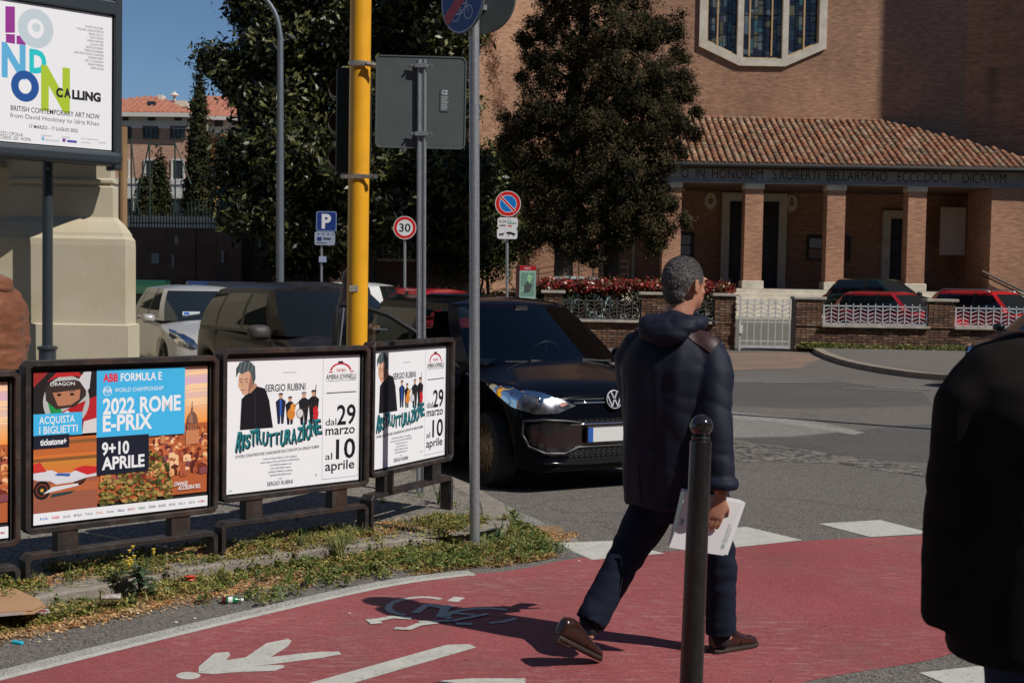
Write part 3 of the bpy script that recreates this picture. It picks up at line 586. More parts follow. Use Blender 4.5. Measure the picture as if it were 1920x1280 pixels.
for m_ in TM:
    me = bpy.data.meshes.new('roof_tile'); me.from_pydata(tv, [], tf); me.materials.append(m_); me.polygons.foreach_set('use_smooth', [True] * len(me.polygons)); tmesh.append(me)
I_ = XF[ch.name].inverted(); ang = math.atan(SLP); RR = Matrix.Rotation(ang, 4, 'X'); rt = random.Random(11); rest = MB()
ncol = 79; done = 0
tiles = []
for j in range(15):
    for i in range(ncol):
        x = 0.5 + i * 0.26; s_ = j * 0.36; y = RY0 - 0.05 + s_ * math.cos(ang)
        if y > wall_y(x) - 0.1: continue
        tiles.append((j, x, y))
tiles.sort(key=lambda t: (0 if 4.7 < t[1] < 19.6 else 1, t[0]))
for n_, (j, x, y) in enumerate(tiles):
    Mx = Matrix.Translation((x + rt.uniform(-.012, .012), y, roofz(y) + 0.01)) @ RR @ Matrix.Rotation(rt.uniform(-.05, .05), 4, 'Z') @ Matrix.Rotation(rt.uniform(-.02, .05), 4, 'X')
    if n_ < 290:
        o = bpy.data.objects.new('roof_tile', rt.choices(tmesh, weights=[5, 4, 3, 3, 1, 2])[0]); C.objects.link(o); o.parent = roof; o.matrix_local = I_ @ Mx
    else:
        rest.add([Mx @ Vector(v) for v in tv], tf, rt.choices(range(6), weights=[5, 4, 3, 3, 1, 2])[0])
o = rest.build('roof_tiles', TM, roof, smooth=True); o['kind'] = 'stuff'
# ramp rail left and handrail right
r = thing('ramp_railing', 'dark tubular handrail of the ramp left of the church steps', 'railing', (2, 47, 0.3))
def rl(x, y, d=47.0): return D(x, y, d)
for k, (pa, pb) in enumerate(((rl(1110, 489), rl(1178, 489)), (rl(1110, 501), rl(1178, 501)), (rl(1110, 513), rl(1178, 514)))): MB().tube([pa, pb], 0.02, 6).build('rail', IRON, r)
for x in (1112, 1128, 1177): MB().tube([rl(x, 488), rl(x, 528)], 0.024, 6).build('post', IRON, r)
for k in range(3): MB().tube([rl(1000, 506 + 10 * k), rl(1100, 486 + 10 * k)], 0.024, 6).build('rail', mat('ochre_rail', (0.16, 0.09, 0.06), rough=0.6), r)
for x in (1010, 1040, 1085): MB().tube([rl(x, 502 - (x - 1010) * 0.2), rl(x, 540)], 0.02, 6).build('post', IRON, r)
r = thing('stair_handrail', 'sloping handrail on the brick wall right of the portico', 'railing', (18.5, 50.2, 2)); MB().tube([D(1841, 508, 50.15), D(1925, 549, 50.15)], 0.045, 8).build('rail', mat('brown_rail', (0.05, 0.03, 0.025), rough=0.5), r)
MB().bar(D(1838, 514, 50.25), D(1925, 556, 50.25), 0.05, 0.05).build('rail_bracket', IRON, r)
# ================================================================ garden wall of real bricks, zigzag fence panels, gate
BK = [(0.215, 0.11, 0.062), (0.26, 0.15, 0.09), (0.15, 0.075, 0.05), (0.30, 0.20, 0.13), (0.10, 0.06, 0.042)]
BKM = [mat('garden_brick_%d' % i, c, tuple(v * 0.6 for v in c), ns=8, rough=0.95, c3=(0.06, 0.045, 0.035), n3=16, k3=0.5) for i, c in enumerate(BK)]
_bm = []
for m_ in BKM:
    b = MB(); b.box((0, 0, 0), (0.232, 0.09, 0.052)); o = b.build('brick', m_); me = o.data; bpy.data.objects.remove(o); _bm.append(me)
MORT = mat('mortar', (0.13, 0.10, 0.075), rough=0.98)
def bricks(parent, x0, x1, z0, z1, y, budget, rr, stuff):
    I2 = XF[parent.name].inverted(); nz_ = int(round((z1 - z0) / 0.064))
    for j in range(nz_):
        x = x0 - (0.125 if j % 2 else 0)
        while x < x1 - 0.02:
            a = max(x, x0); e = min(x + 0.245, x1); w = e - a
            if w > 0.03:
                dy = rr.uniform(-.008, .008); Mx = Matrix.Translation((a + w / 2, y + 0.036 + dy, z0 + 0.032 + j * 0.064)) @ Matrix.Rotation(rr.uniform(-.012, .012), 4, 'Y') @ Matrix.Diagonal((w / 0.245, 1, rr.uniform(.9, 1), 1))
                k = rr.choices(range(5), weights=[5, 3, 4, 1, 2])[0]
                if budget[0] > 0:
                    o = bpy.data.objects.new('brick', _bm[k]); C.objects.link(o); o.parent = parent; o.matrix_local = I2 @ Mx; budget[0] -= 1
                else:
                    vs = [Mx @ v.co for v in _bm[k].vertices]; stuff.add(vs, [tuple(p.vertices) for p in _bm[k].polygons], k)
            x += 0.25
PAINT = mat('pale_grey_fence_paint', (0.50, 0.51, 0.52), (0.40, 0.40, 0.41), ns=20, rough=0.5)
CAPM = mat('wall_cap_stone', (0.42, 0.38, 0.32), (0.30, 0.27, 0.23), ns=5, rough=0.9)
PAINT_SHADE = mat('shaded_fence_paint', (0.07, 0.07, 0.068), (0.05, 0.048, 0.045), ns=20, rough=0.6)  # fence paint darkened to stand for tree shade on the left panels
def zigzag(parent, x0, x1, z0, z1, y, name='fence_panel', m=PAINT):
    p = MB(); p.bar((x0, y, z0 + 0.02), (x1, y, z0 + 0.02), 0.03, 0.03); p.bar((x0, y, z1), (x1, y, z1), 0.03, 0.03); p.bar((x0, y, z0), (x0, y, z1 + .02), 0.035, 0.035); fo = p.build(name, m, parent)
    n = max(2, int(round((x1 - x0) / 0.185))); dx = (x1 - x0) / n
    for i in range(1, n + 1): MB().bar((x0 + i * dx, y - 0.004, z0), (x0 + i * dx, y - 0.004, z1 + 0.065), 0.022, 0.022).build('fence_bar', m, fo)
    c = MB(); rows = 4; h = (z1 - z0) / (rows + 1.0)
    for i in range(n):
        for r_ in range(rows):
            za = z0 + 0.05 + r_ * h * 1.05; zb = za + h * 0.75
            if i % 2: za, zb = zb, za
            c.bar((x0 + i * dx, y + 0.006, za), (x0 + (i + 1) * dx, y + 0.006, zb), 0.012, 0.02)
    o = c.build('chevron_bars', m, fo); o['kind'] = 'stuff'
WY = 32.42
def wall_thing(name, label, pillars, panels, x0, x1, budget, seed, zs=0.60, zc=1.26, fm=PAINT):
    t = thing(name, label, 'garden wall', (x0, WY, 0)); rr = random.Random(seed); bud = [budget]; st_ = MB()
    core = MB(); core.box(((x0 + x1) / 2, WY + 0.17, zs / 2), (x1 - x0, 0.26, zs))
    for (a, b_) in pillars: core.box(((a + b_) / 2, WY + 0.17, zc / 2), (b_ - a - 0.01, 0.262, zc))
    core.build('mortar_core', MORT, t)
    for (a, b_) in pillars:
        bricks(t, a, b_, zs + 0.02, zc, WY - 0.02, bud, rr, st_)
        c = MB(); c.box(((a + b_) / 2, WY + 0.15, zc + 0.035), (b_ - a + 0.14, 0.46, 0.07)); c.build('cap', CAPM, t, bevel=0.01)
    bricks(t, x0, x1, 0.0, zs, WY - 0.005, bud, rr, st_)
    for (a, b_) in panels:
        c = MB(); c.box(((a + b_) / 2, WY + 0.1, zs + 0.03), (b_ - a + 0.05, 0.42, 0.06)); c.build('sill', CAPM, t, bevel=0.008)
        zigzag(t, a + 0.03, b_ - 0.03, zs + 0.07, zs + 0.52, WY + 0.02, m=fm)
    if st_.v: o = st_.build('bricks', BKM, t); o['kind'] = 'stuff'
wall_thing('garden_wall', 'low brick garden wall right of the gate with red cars behind its zigzag panels', [(6.87, 7.52), (10.08, 10.72), (13.35, 13.95), (16.6, 17.2)], [(7.52, 10.08), (10.72, 13.35), (13.95, 16.6)], 6.87, 17.2, 290, 4)
wall_thing('garden_wall', 'low brick garden wall under the red hedge behind the black car', [(0.75, 1.2), (3.12, 3.72), (4.9, 5.42)], [(1.2, 3.12), (3.72, 4.9), (-3.2, 0.75)], -3.2, 5.42, 200, 5, zs=0.62, zc=1.30, fm=PAINT_SHADE)
g = thing('metal_gate', 'pale grey metal gate with chevron top beside the brick pillar', 'gate', (5.5, 32.3, 0))
gx0, gx1, gz0, gz1 = 5.50, 6.72, 0.10, 1.20
for a, b_ in (((gx0, gz0), (gx1, gz0)), ((gx0, 0.24), (gx1, 0.24)), ((gx0, 0.70), (gx1, 0.70)), ((gx0, gz1), (gx1, gz1))):
    MB().bar((a[0], 32.3, a[1]), (b_[0], 32.3, b_[1]), 0.035, 0.06 if a[1] < 0.15 else 0.028).build('rail', PAINT, g)
MB().bar((gx0, 32.3, 0.0), (gx0, 32.3, 1.32), 0.04, 0.04).build('post', PAINT, g)
for i in range(1, 8): MB().bar((gx0 + i * 0.171, 32.295, gz0), (gx0 + i * 0.171, 32.295, 1.27), 0.024, 0.024).build('bar', PAINT, g)
c = MB()
for i in range(7):
    for r_ in range(4):
        za = 0.74 + r_ * 0.11; zb = za + 0.10
        if i % 2: za, zb = zb, za
        c.bar((gx0 + i * 0.171, 32.305, za), (gx0 + (i + 1) * 0.171, 32.305, zb), 0.012, 0.02)
o = c.build('chevron_bars', PAINT, g); o['kind'] = 'stuff'
MB().box((gx0 + 0.02, 32.27, 0.52), (0.09, 0.05, 0.2)).build('lock_box', mat('lock_white', (0.6, 0.6, 0.58), rough=0.5), g)
MB().box((6.80, 32.36, 0.62), (0.09, 0.1, 1.3)).build('gate_post', IRON, g)

# ================================================================ foliage
def leafcloud(name, m, parent, C_, N_, size, pal, jitter=0.3, aspect=0.45, spread=0.3, norm_out=0.5, rng=None, per=None, bend=0.0):
    # C_: list of (centre, radii, weight)
    rng = rng or np.random.default_rng(1); cs = np.array([c[0] for c in C_], float); rs = np.array([c[1] for c in C_], float); w = np.array([c[2] for c in C_], float); w /= w.sum()
    ncl = max(1, int(N_ / (per or 40))); bi = rng.choice(len(C_), ncl, p=w)
    d = rng.normal(size=(ncl, 3)); d /= np.linalg.norm(d, axis=1)[:, None]; rad = rng.random(ncl) ** 0.35
    cc = cs[bi] + d * rs[bi] * rad[:, None]; tone = rng.random(ncl)
    k = rng.integers(0, ncl, N_); off = rng.normal(size=(N_, 3)) * spread * (0.6 + 0.8 * tone[k])[:, None]
    p = cc[k] + off
    n = rng.normal(size=(N_, 3)) + d[k] * norm_out * 2; n[:, 2] += 0.4; n /= np.linalg.norm(n, axis=1)[:, None]
    a = np.cross(n, rng.normal(size=(N_, 3))); a /= np.linalg.norm(a, axis=1)[:, None]; b = np.cross(n, a)
    s = size * (0.6 + 0.8 * rng.random(N_))[:, None]
    V = np.stack([p - a * s, p + b * s * aspect + n * s * bend, p + a * s, p - b * s * aspect + n * s * bend], 1).reshape(-1, 3)
    F = np.arange(N_ * 4).reshape(-1, 4); pal = np.array(pal); ci = (tone[k] * len(pal)).astype(int).clip(0, len(pal) - 1)
    ci = np.where(rng.random(N_) < jitter, rng.integers(0, len(pal), N_), ci); col = pal[ci] * (0.75 + 0.5 * rng.random(N_))[:, None]
    return npmesh(name, V, F, m, parent, col)
BARK = mat('bark', (0.075, 0.05, 0.036), (0.04, 0.028, 0.02), ns=3, rough=0.95, bump=1.0, bs=9, stretch=(4, 4, 0.6))
LEAF_G = mat_attr('magnolia_leaf', rough=0.42, spec=0.35); LEAF_C = mat_attr('conifer_foliage', rough=0.9, spec=0.1)
def limb(mb, a, b_, r0, r1, rr, k=5, wob=0.12):
    a = Vector(a); b_ = Vector(b_); L = (b_ - a).length; pts = [a.lerp(b_, i / k) + (Vector((rr.uniform(-1, 1), rr.uniform(-1, 1), rr.uniform(-.5, .5))) * wob * L * 0.3 if 0 < i < k else Vector((0, 0, 0))) for i in range(k + 1)]
    mb.tube(pts, [r0 + (r1 - r0) * i / k for i in range(k + 1)], 8)
# magnolia: surveyed clump centres
def blobs(lst, y, sc=1.0):
    out = []
    for px_, py_, rp, dy in lst:
        p = D(px_, py_, y + dy); r_ = rp * y / FPX; out.append(((p.x, p.y, p.z), (r_, r_ * 1.0, r_ * 0.85), rp ** 1.7))
    return out
t = thing('magnolia_tree', 'large dark glossy leaved magnolia behind the lamp post and yellow pole', 'tree', (-4.5, 41, 0))
mg = [(455, 140, 55, 0), (410, 115, 32, 0), (480, 20, 50, 0), (460, -60, 60, 0), (520, 90, 70, 0), (500, 200, 60, 0), (560, 180, 90, 1), (640, 60, 110, 1), (600, -40, 110, 1), (740, 20, 110, 1), (800, -60, 110, 0), (830, 60, 70, 0), (720, 180, 110, 1),
      (480, 290, 70, 0), (560, 300, 100, 0), (660, 320, 110, 0), (780, 300, 90, 1), (840, 200, 60, 1), (850, 330, 70, 0), (470, 370, 60, 0), (450, 400, 45, -1), (540, 400, 80, 0), (640, 430, 70, 0), (750, 400, 75, 0), (850, 420, 60, 1), (900, 330, 45, 1), (900, 440, 45, 1), (430, 330, 30, 0)]
pal = [(0.010, 0.012, 0.004), (0.016, 0.020, 0.006), (0.028, 0.034, 0.009), (0.055, 0.060, 0.016), (0.10, 0.10, 0.03)]
leafcloud('crown', LEAF_G, t, [((a[0][0], a[0][1], a[0][2]), (a[1][0] * 0.95, a[1][1] * 1.4, a[1][2] * 0.95), a[2]) for a in blobs(mg, 41)], 150000, 0.118, pal, spread=0.18, per=26, aspect=0.38, bend=0.1, rng=np.random.default_rng(3))
rr = random.Random(2); m = MB(); limb(m, (-4.3, 41, 0), (-4.6, 41, 4.2), 0.38, 0.26, rr)
for px_, py_, rp, dy in mg[::2]: p = D(px_, py_, 41 + dy); limb(m, (-4.6, 41, rr.uniform(2.6, 5.5)), p, 0.13, 0.03, rr)
m.build('trunk', BARK, t)
# broad cypress right of it
t = thing('cypress_tree', 'tall broad brownish cypress tree in front of the church portico', 'tree', (1.5, 37.5, 0.05))
cy = [(1125, -60, 90, 0), (1060, -20, 70, 0), (1190, -40, 70, 0), (1130, 60, 95, 0), (1025, 50, 42, 0), (1215, 60, 50, 0), (1050, 130, 65, 0), (1000, 110, 26, 0), (1150, 150, 90, 0), (1240, 150, 55, 0), (1275, 105, 24, 0), (1285, 175, 24, 0),
      (1020, 210, 62, 0), (1110, 230, 85, 0), (1210, 230, 80, 0), (1268, 235, 34, 0), (1275, 285, 18, 0), (980, 240, 40, 0), (975, 290, 38, 0), (1040, 300, 70, 0), (1150, 310, 90, 0), (1225, 310, 48, 0), (1000, 350, 48, 0), (1080, 370, 65, 0), (1170, 390, 62, 0), (1232, 370, 36, 0), (1252, 385, 22, 0),
      (1050, 420, 45, 0), (1100, 430, 42, 0), (1215, 420, 38, 0), (1160, 440, 36, 0), (1020, 400, 38, 0), (1085, 465, 34, 0), (1112, 480, 26, 0), (1060, 455, 30, 0), (1010, 440, 26, 0), (1300, 250, 14, 0), (1302, 210, 12, 0), (1288, 150, 13, 0), (1262, 60, 20, 0), (1270, 30, 16, 0), (948, 225, 16, 0), (942, 265, 14, 0), (985, 75, 18, 0), (975, 150, 16, 0), (1280, 415, 15, 0), (1230, 460, 18, 0), (1248, 430, 22, 0), (990, 450, 22, 0)]
pal = [(0.012, 0.012, 0.006), (0.019, 0.019, 0.009), (0.030, 0.029, 0.013), (0.052, 0.042, 0.019), (0.080, 0.060, 0.030)]
leafcloud('crown', LEAF_C, t, [(a[0], (a[1][0] * 0.92, a[1][1] * 1.2, a[1][2] * 0.95), a[2]) for a in blobs(cy, 37.5)], 300000, 0.036, pal, spread=0.085, per=80, aspect=0.5, norm_out=0.9, rng=np.random.default_rng(5), jitter=0.15)
m = MB(); rr = random.Random(4); b0 = D(1057, 545, 37.5); limb(m, (b0.x, 37.5, 0), D(1065, 250, 37.5), 0.30, 0.2, rr, wob=0.03); limb(m, D(1065, 250, 37.5), D(1110, -60, 37.5), 0.2, 0.08, rr, wob=0.03)
b1 = D(1145, 545, 38.2); limb(m, (b1.x, 38.2, 0), D(1150, 200, 38), 0.28, 0.15, rr, wob=0.03)
for px_, py_, rp, dy in cy[3:32:2]: limb(m, D(1075 + rr.uniform(-20, 40), min(500, py_ + 40), 37.5), D(px_, py_, 37.5 + dy), 0.06, 0.02, rr)
m.build('trunk', BARK, t)
# dry red-brown creeper stems on the church wall
for (pts, lab, n_) in (([(915, 70), (925, 130), (935, 200), (950, 270), (965, 320)], 'dry brown creeper climbing the church wall, left of the cypress', 1500), ([(985, 110), (990, 180), (985, 240)], 'dry reddish creeper partly behind the cypress crown', 700), ([(1000, 330), (1003, 400), (998, 450), (985, 500)], 'reddish dead cypress beside the no parking sign', 1800)):
    t = thing('creeper', lab, 'climbing plant', tuple(D(pts[-1][0], pts[-1][1], 44)))
    leafcloud('stems', mat_attr('dry_leaf', rough=0.9, spec=0.1), t, [(tuple(D(x_, y_, 44)), (0.14 + 0.05 * i, 0.14, 0.7), 1) for i, (x_, y_) in enumerate(pts)], n_ * 3, 0.05, [(0.13, 0.05, 0.025), (0.20, 0.08, 0.04), (0.08, 0.035, 0.02)], spread=0.12, per=20, aspect=0.2, rng=np.random.default_rng(8))
# darker shrubs and trees filling the garden behind
def bush(name, label, cat, lst, y, n_, size, pal, grp=None, **k):
    bl = blobs(lst, y); z0 = 0.0; t = thing(name, label, cat, (bl[0][0][0], y, z0), group=grp); leafcloud('crown', LEAF_C, t, bl, n_, size, pal, rng=np.random.default_rng(len(label)), **k)
    m = MB(); rr = random.Random(1)
    for b_ in bl[::2]: limb(m, (b_[0][0] * 0.3 + bl[0][0][0] * 0.7, y + .2, 0), b_[0], 0.07, 0.02, rr)
    m.build('trunk', BARK, t); return t
dk = [(0.010, 0.018, 0.007), (0.018, 0.030, 0.010), (0.035, 0.050, 0.015), (0.06, 0.07, 0.02)]
bush('shrub', 'dark green ivy covered shrub between the grey pole and the cypress', 'shrub', [(880, 400, 60, 0), (930, 380, 50, 0), (910, 470, 60, 0), (960, 450, 40, 0), (850, 480, 60, 0), (930, 330, 40, 0), (950, 290, 28, 0), (880, 300, 30, 0)], 43, 26000, 0.07, dk, spread=0.2)
bush('shrub', 'dark shadowy shrub mass below the magnolia behind the thirty sign', 'shrub', [(600, 470, 60, 0), (680, 470, 60, 0), (760, 470, 50, 2), (820, 500, 50, 0), (540, 470, 50, 0), (640, 430, 60, 1)], 44.5, 20000, 0.08, dk, spread=0.25)
def cone_tree(label, px_, pt, pb, wpx, y, n_, grp, seed):
    top = D(px_, pt, y); bot = D(px_, pb, y); H_ = top.z - bot.z; R_ = wpx / 2 * y / FPX; t = thing('narrow_cypress', label, 'tree', (bot.x, y, 0), group=grp); L_ = []
    for k in range(16):
        f_ = k / 15; r_ = R_ * min(1, (1 - f_) ** 0.7 * 1.15 + 0.03) * (0.85 if f_ < 0.1 else 1); L_.append(((bot.x, y, bot.z + H_ * f_), (r_, r_, H_ / 22), r_ ** 1.5 + .02))
    leafcloud('crown', LEAF_C, t, L_, n_, 0.10, [(0.012, 0.017, 0.008), (0.02, 0.027, 0.011), (0.035, 0.038, 0.016), (0.055, 0.05, 0.02)], spread=0.13, per=30, aspect=0.35, rng=np.random.default_rng(seed), norm_out=0.8)
    m = MB(); m.tube([(bot.x, y, 0), (bot.x, y, bot.z + H_ * 0.7)], [0.25, 0.06]); m.build('trunk', BARK, t)
cone_tree('tallest narrow cypress in front of the pink building', 372, 150, 440, 54, 66, 34000, 'narrow cypresses', 1)
cone_tree('small cypress, left one of the pair below the pink building', 272, 330, 440, 36, 62, 11000, 'narrow cypresses', 2)
cone_tree('small pointed cypress, right one of the pair below the pink building', 300, 292, 440, 34, 62.5, 12000, 'narrow cypresses', 3)
# photinia hedge: red flush over dark green
t = thing('red_hedge', 'clipped hedge with bright red young leaves above the garden wall', 'hedge', (2.5, 33.6, 0)); t2 = thing('shade_toned_hedge', 'hedge with tree shade painted into dark maroon leaves behind the white and red parked cars', 'hedge', (-2.5, 33.6, 0))
hx = lambda px_: (px_ - 960) / FPX * 33.6
HD = []; HG = []
for k in range(26):
    x = -5.5 + k * 0.43
    if x > 5.3: continue
    top = 1.62 if x > 0.5 else 1.45
    if x > 0.9: HD.append(((x, 33.7, top - 0.14), (0.3, 0.6, 0.13), 1.0))
    HG.append(((x, 33.7, top - 0.6), (0.3, 0.6, 0.42), 1.0))
leafcloud('red_leaves', mat_attr('photinia_leaf', rough=0.35, spec=0.5), t, HD, 24000, 0.042, [(0.14, 0.010, 0.010), (0.27, 0.022, 0.018), (0.36, 0.045, 0.03), (0.10, 0.02, 0.01), (0.10, 0.09, 0.02)], spread=0.06, per=20, rng=np.random.default_rng(11))
leafcloud('green_leaves', LEAF_C, t, [h for h in HG if h[0][0] > .9], 8000, 0.05, [(0.02, 0.03, 0.01), (0.05, 0.02, 0.012), (0.03, 0.045, 0.014)], spread=0.08, per=20, rng=np.random.default_rng(12))
leafcloud('leaves', LEAF_C, t2, [(h[0], (.3, .6, .5), 1) for h in HG if h[0][0] <= .9], 26000, 0.05, [(0.012, 0.008, 0.006), (0.03, 0.008, 0.007), (0.012, 0.016, 0.008)], spread=0.08, per=20, rng=np.random.default_rng(12))  # dull palette paints tree shade into this half of the hedge
m = MB(); rr = random.Random(8)
for k in range(24): limb(m, (-5.2 + k * 0.44, 33.7, 0), (-5.2 + k * 0.44, 33.7, 1.1), 0.02, 0.012, rr)
o = m.build('stems', BARK, t); o['kind'] = 'stuff'

# ================================================================ far houses
def win(parent, px0, px1, py0, py1, y, kind, frame=None):
    a = D(px0, py1, y); c = D(px1, py0, y); w, h = c.x - a.x, c.z - a.z; cx, cz = (a.x + c.x) / 2, (a.z + c.z) / 2
    f = MB()
    for dx in (-w / 2, w / 2): f.box((cx + dx, y - 0.05, cz), (0.12, 0.14, h + 0.12))
    for dz in (-h / 2, h / 2): f.box((cx, y - 0.06, cz + dz), (w, 0.14, 0.12))
    fo = f.build('window', kind, parent)
    MB().box((cx, y - 0.0, cz), (w - 0.1, 0.05, h - 0.1)).build('pane', mat('far_pane', (0.02, 0.025, 0.03), rough=0.15), fo)
    for k in (1, 2): MB().box((cx - w / 2 + k * w / 3, y - 0.04, cz), (0.07, 0.06, h - .1)).build('glazing_bar', mat('dark_shutter', (0.03, 0.02, 0.018), rough=0.6), fo)
FW = mat('far_white_trim', (0.52, 0.5, 0.46), rough=0.8)
t = thing('apartment_building', 'pink brick apartment house with terracotta roof beyond the trees', 'building', tuple(D(280, 500, 95)) )
Y0 = 95
def fbox(name, px0, px1, py0, py1, y, dep, m, par, **k):
    a = D(px0, py1, y); c = D(px1, py0, y); b = MB(); b.box(((a.x + c.x) / 2, y + dep / 2, (a.z + c.z) / 2), (c.x - a.x, dep, c.z - a.z)); return b.build(name, m, par, **k)
PINK = brick_mat('pink_brick', (0.46, 0.27, 0.19), (0.42, 0.24, 0.165), (0.42, 0.27, 0.2), bw=0.5, bh=0.15)
CREAM = mat('far_cream', (0.62, 0.57, 0.47), (0.55, 0.5, 0.42), ns=0.5, rough=0.9)
fbox('wall', 60, 362, 236, 342, Y0, 10, PINK, t); fbox('wall', 58, 364, 214, 236.5, Y0 - 0.1, 10, FW, t); fbox('string_course', 60, 364, 336, 341, Y0 - 0.3, 0.6, FW, t); fbox('wall', 60, 364, 342, 520, Y0 - 0.2, 10, FW, t)
for a in ((232, 245), (270, 296), (321, 347)): win(t, a[0], a[1], 239, 259, Y0, mat('dark_shutter', (0.03, 0.02, 0.018)))
for a in ((231, 242), (272, 293), (323, 345)): win(t, a[0], a[1], 300, 337, Y0, FW)
for a in ((230, 240), (277, 290), (327, 340)): fbox('attic_vent', a[0], a[1], 219, 226, Y0 - 0.2, 0.1, IRON, t)
for a in ((230, 248), (273, 292), (322, 345)): win(t, a[0], a[1], 374, 405, Y0 - 0.2, mat('dark_shutter', (0.03, 0.02, 0.018)))
RFM = mat('far_roof_tile', (0.40, 0.15, 0.09), (0.30, 0.11, 0.07), ns=1.2, rough=0.9)
def hip(name, pxl, pxr, pyb, pxm0, pxm1, pyt, y, dep, par):
    a = D(pxl, pyb, y - 0.8); b_ = D(pxr, pyb + 3, y - 0.8); r0 = D(pxm0, pyt, y + 4); r1 = D(pxm1, pyt, y + 4); m = MB()
    A = [a, b_, Vector((b_.x, y + dep, b_.z)), Vector((a.x, y + dep, a.z)), r0, r1]; m.add(A, [(0, 1, 5, 4), (1, 2, 5), (3, 0, 4), (2, 3, 4, 5), (3, 2, 1, 0)]); ro = m.build(name, RFM, par)
    rb = MB(); n_ = int((b_.x - a.x) / 0.42)
    for i in range(n_ + 1):
        x = a.x + (b_.x - a.x) * i / n_; f_ = 1.0
        if x < r0.x: f_ = (x - a.x) / max(.01, r0.x - a.x)
        if x > r1.x: f_ = (b_.x - x) / max(.01, b_.x - r1.x)
        z_ = a.z + (b_.z - a.z) * i / n_; rb.bar((x, y - 0.8, z_ + 0.05), (x, y - 0.8 + 4.8 * f_, z_ + 0.05 + (r0.z - z_) * f_), 0.2, 0.1)
    o = rb.build('tile_rows', mat('far_roof_tile2', (0.46, 0.20, 0.12), (0.34, 0.13, 0.08), ns=2, rough=0.9), ro); o['kind'] = 'stuff'
    MB().bar(a + Vector((0, -.05, -.12)), b_ + Vector((0, -.05, -.12)), 0.25, 0.28).build('eave', FW, ro); return ro
ro = hip('roof', 50, 364, 210, 270, 300, 182, Y0, 9, t)
fbox('skylight', 276, 290, 190, 197, Y0 + 1.2, 0.4, mat('far_pane', (0.02, 0.02, 0.03)), ro); fbox('chimney', 296, 304, 178, 188, Y0 + 3, 1, CREAM, ro)
t = thing('apartment_building', 'yellow house with red roof partly hidden by the tall cypress', 'building', tuple(D(400, 500, 100)))
fbox('wall', 355, 470, 250, 520, 100, 10, mat('ochre_wall', (0.56, 0.33, 0.10), rough=0.9), t); fbox('wall', 350, 472, 218, 250.5, 99.9, 10, FW, t)
win(t, 402, 418, 261, 290, 100, mat('red_shutter', (0.14, 0.04, 0.03))); win(t, 404, 416, 228, 236, 99.9, mat('dark_shutter', (0.03, 0.02, 0.018)))
ro = hip('roof', 340, 476, 217, 366, 440, 181, 100, 9, t); fbox('parapet', 312, 350, 189, 200, 98, 2, CREAM, ro); m = MB(); p = D(327, 180, 98); m.lathe([(0.1, -0.35), (0.1, 0), (0.35, 0.02), (0.05, 0.3)], p, 8); m.build('chimney_cowl', CREAM, ro)
# terrace wall, boundary walls and rails in the shade
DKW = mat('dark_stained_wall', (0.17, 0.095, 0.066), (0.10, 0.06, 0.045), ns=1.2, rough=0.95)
t = thing('boundary_wall', 'dark brown boundary wall with white notices behind the waste containers', 'wall', tuple(D(350, 520, 46)))
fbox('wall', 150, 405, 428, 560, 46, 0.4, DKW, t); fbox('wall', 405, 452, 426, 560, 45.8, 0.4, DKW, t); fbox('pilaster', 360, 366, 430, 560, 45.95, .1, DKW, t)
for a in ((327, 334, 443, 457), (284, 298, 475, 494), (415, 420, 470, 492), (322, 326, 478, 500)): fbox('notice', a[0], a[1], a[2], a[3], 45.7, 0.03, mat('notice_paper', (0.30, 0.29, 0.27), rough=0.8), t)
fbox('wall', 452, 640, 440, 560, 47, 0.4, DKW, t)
rl_ = MB()
for k in range(40): x = 245 + k * 5.6; rl_.bar(D(x, 430, 46.2), D(x, 396 - (6 if k % 7 == 0 else 0), 46.2), 0.03, 0.03)
rl_.bar(D(244, 418, 46.2), D(470, 420, 46.2), 0.04, 0.04); o = rl_.build('railing', IRON, t); o['kind'] = 'stuff'
t = thing('white_garden_wall', 'sunlit low white wall below the cypresses', 'wall', tuple(D(350, 430, 60))); fbox('wall', 210, 480, 410, 470, 60, 0.4, FW, t); fbox('coping', 210, 480, 408, 411, 59.9, 0.6, TRAV, t)
t = thing('terrace_wall', 'raised terrace wall with pale zigzag fence behind the thirty sign', 'wall', tuple(D(735, 520, 42.6)))
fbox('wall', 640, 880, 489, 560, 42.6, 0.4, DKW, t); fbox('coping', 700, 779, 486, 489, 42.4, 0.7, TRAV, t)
a = D(697, 487, 42.5); zigzag(t, a.x, D(770, 487, 42.5).x, a.z, a.z + 0.45, 42.5)
t = thing('railing', 'reddish lattice railing lit between the lamp post and the boundary wall', 'railing', tuple(D(500, 480, 46)))
for k in range(8): MB().bar(D(480 + k * 5, 482, 46.5), D(480 + k * 5, 454 + (k % 3) * 3, 46.5), 0.04, 0.04).build('bar', mat('rusty_rail', (0.35, 0.16, 0.12), rough=0.7), t)
MB().bar(D(478, 467, 46.48), D(518, 469, 46.48), 0.04, 0.03).build('rail', mat('rusty_rail', (0.35, 0.16, 0.12)), t)
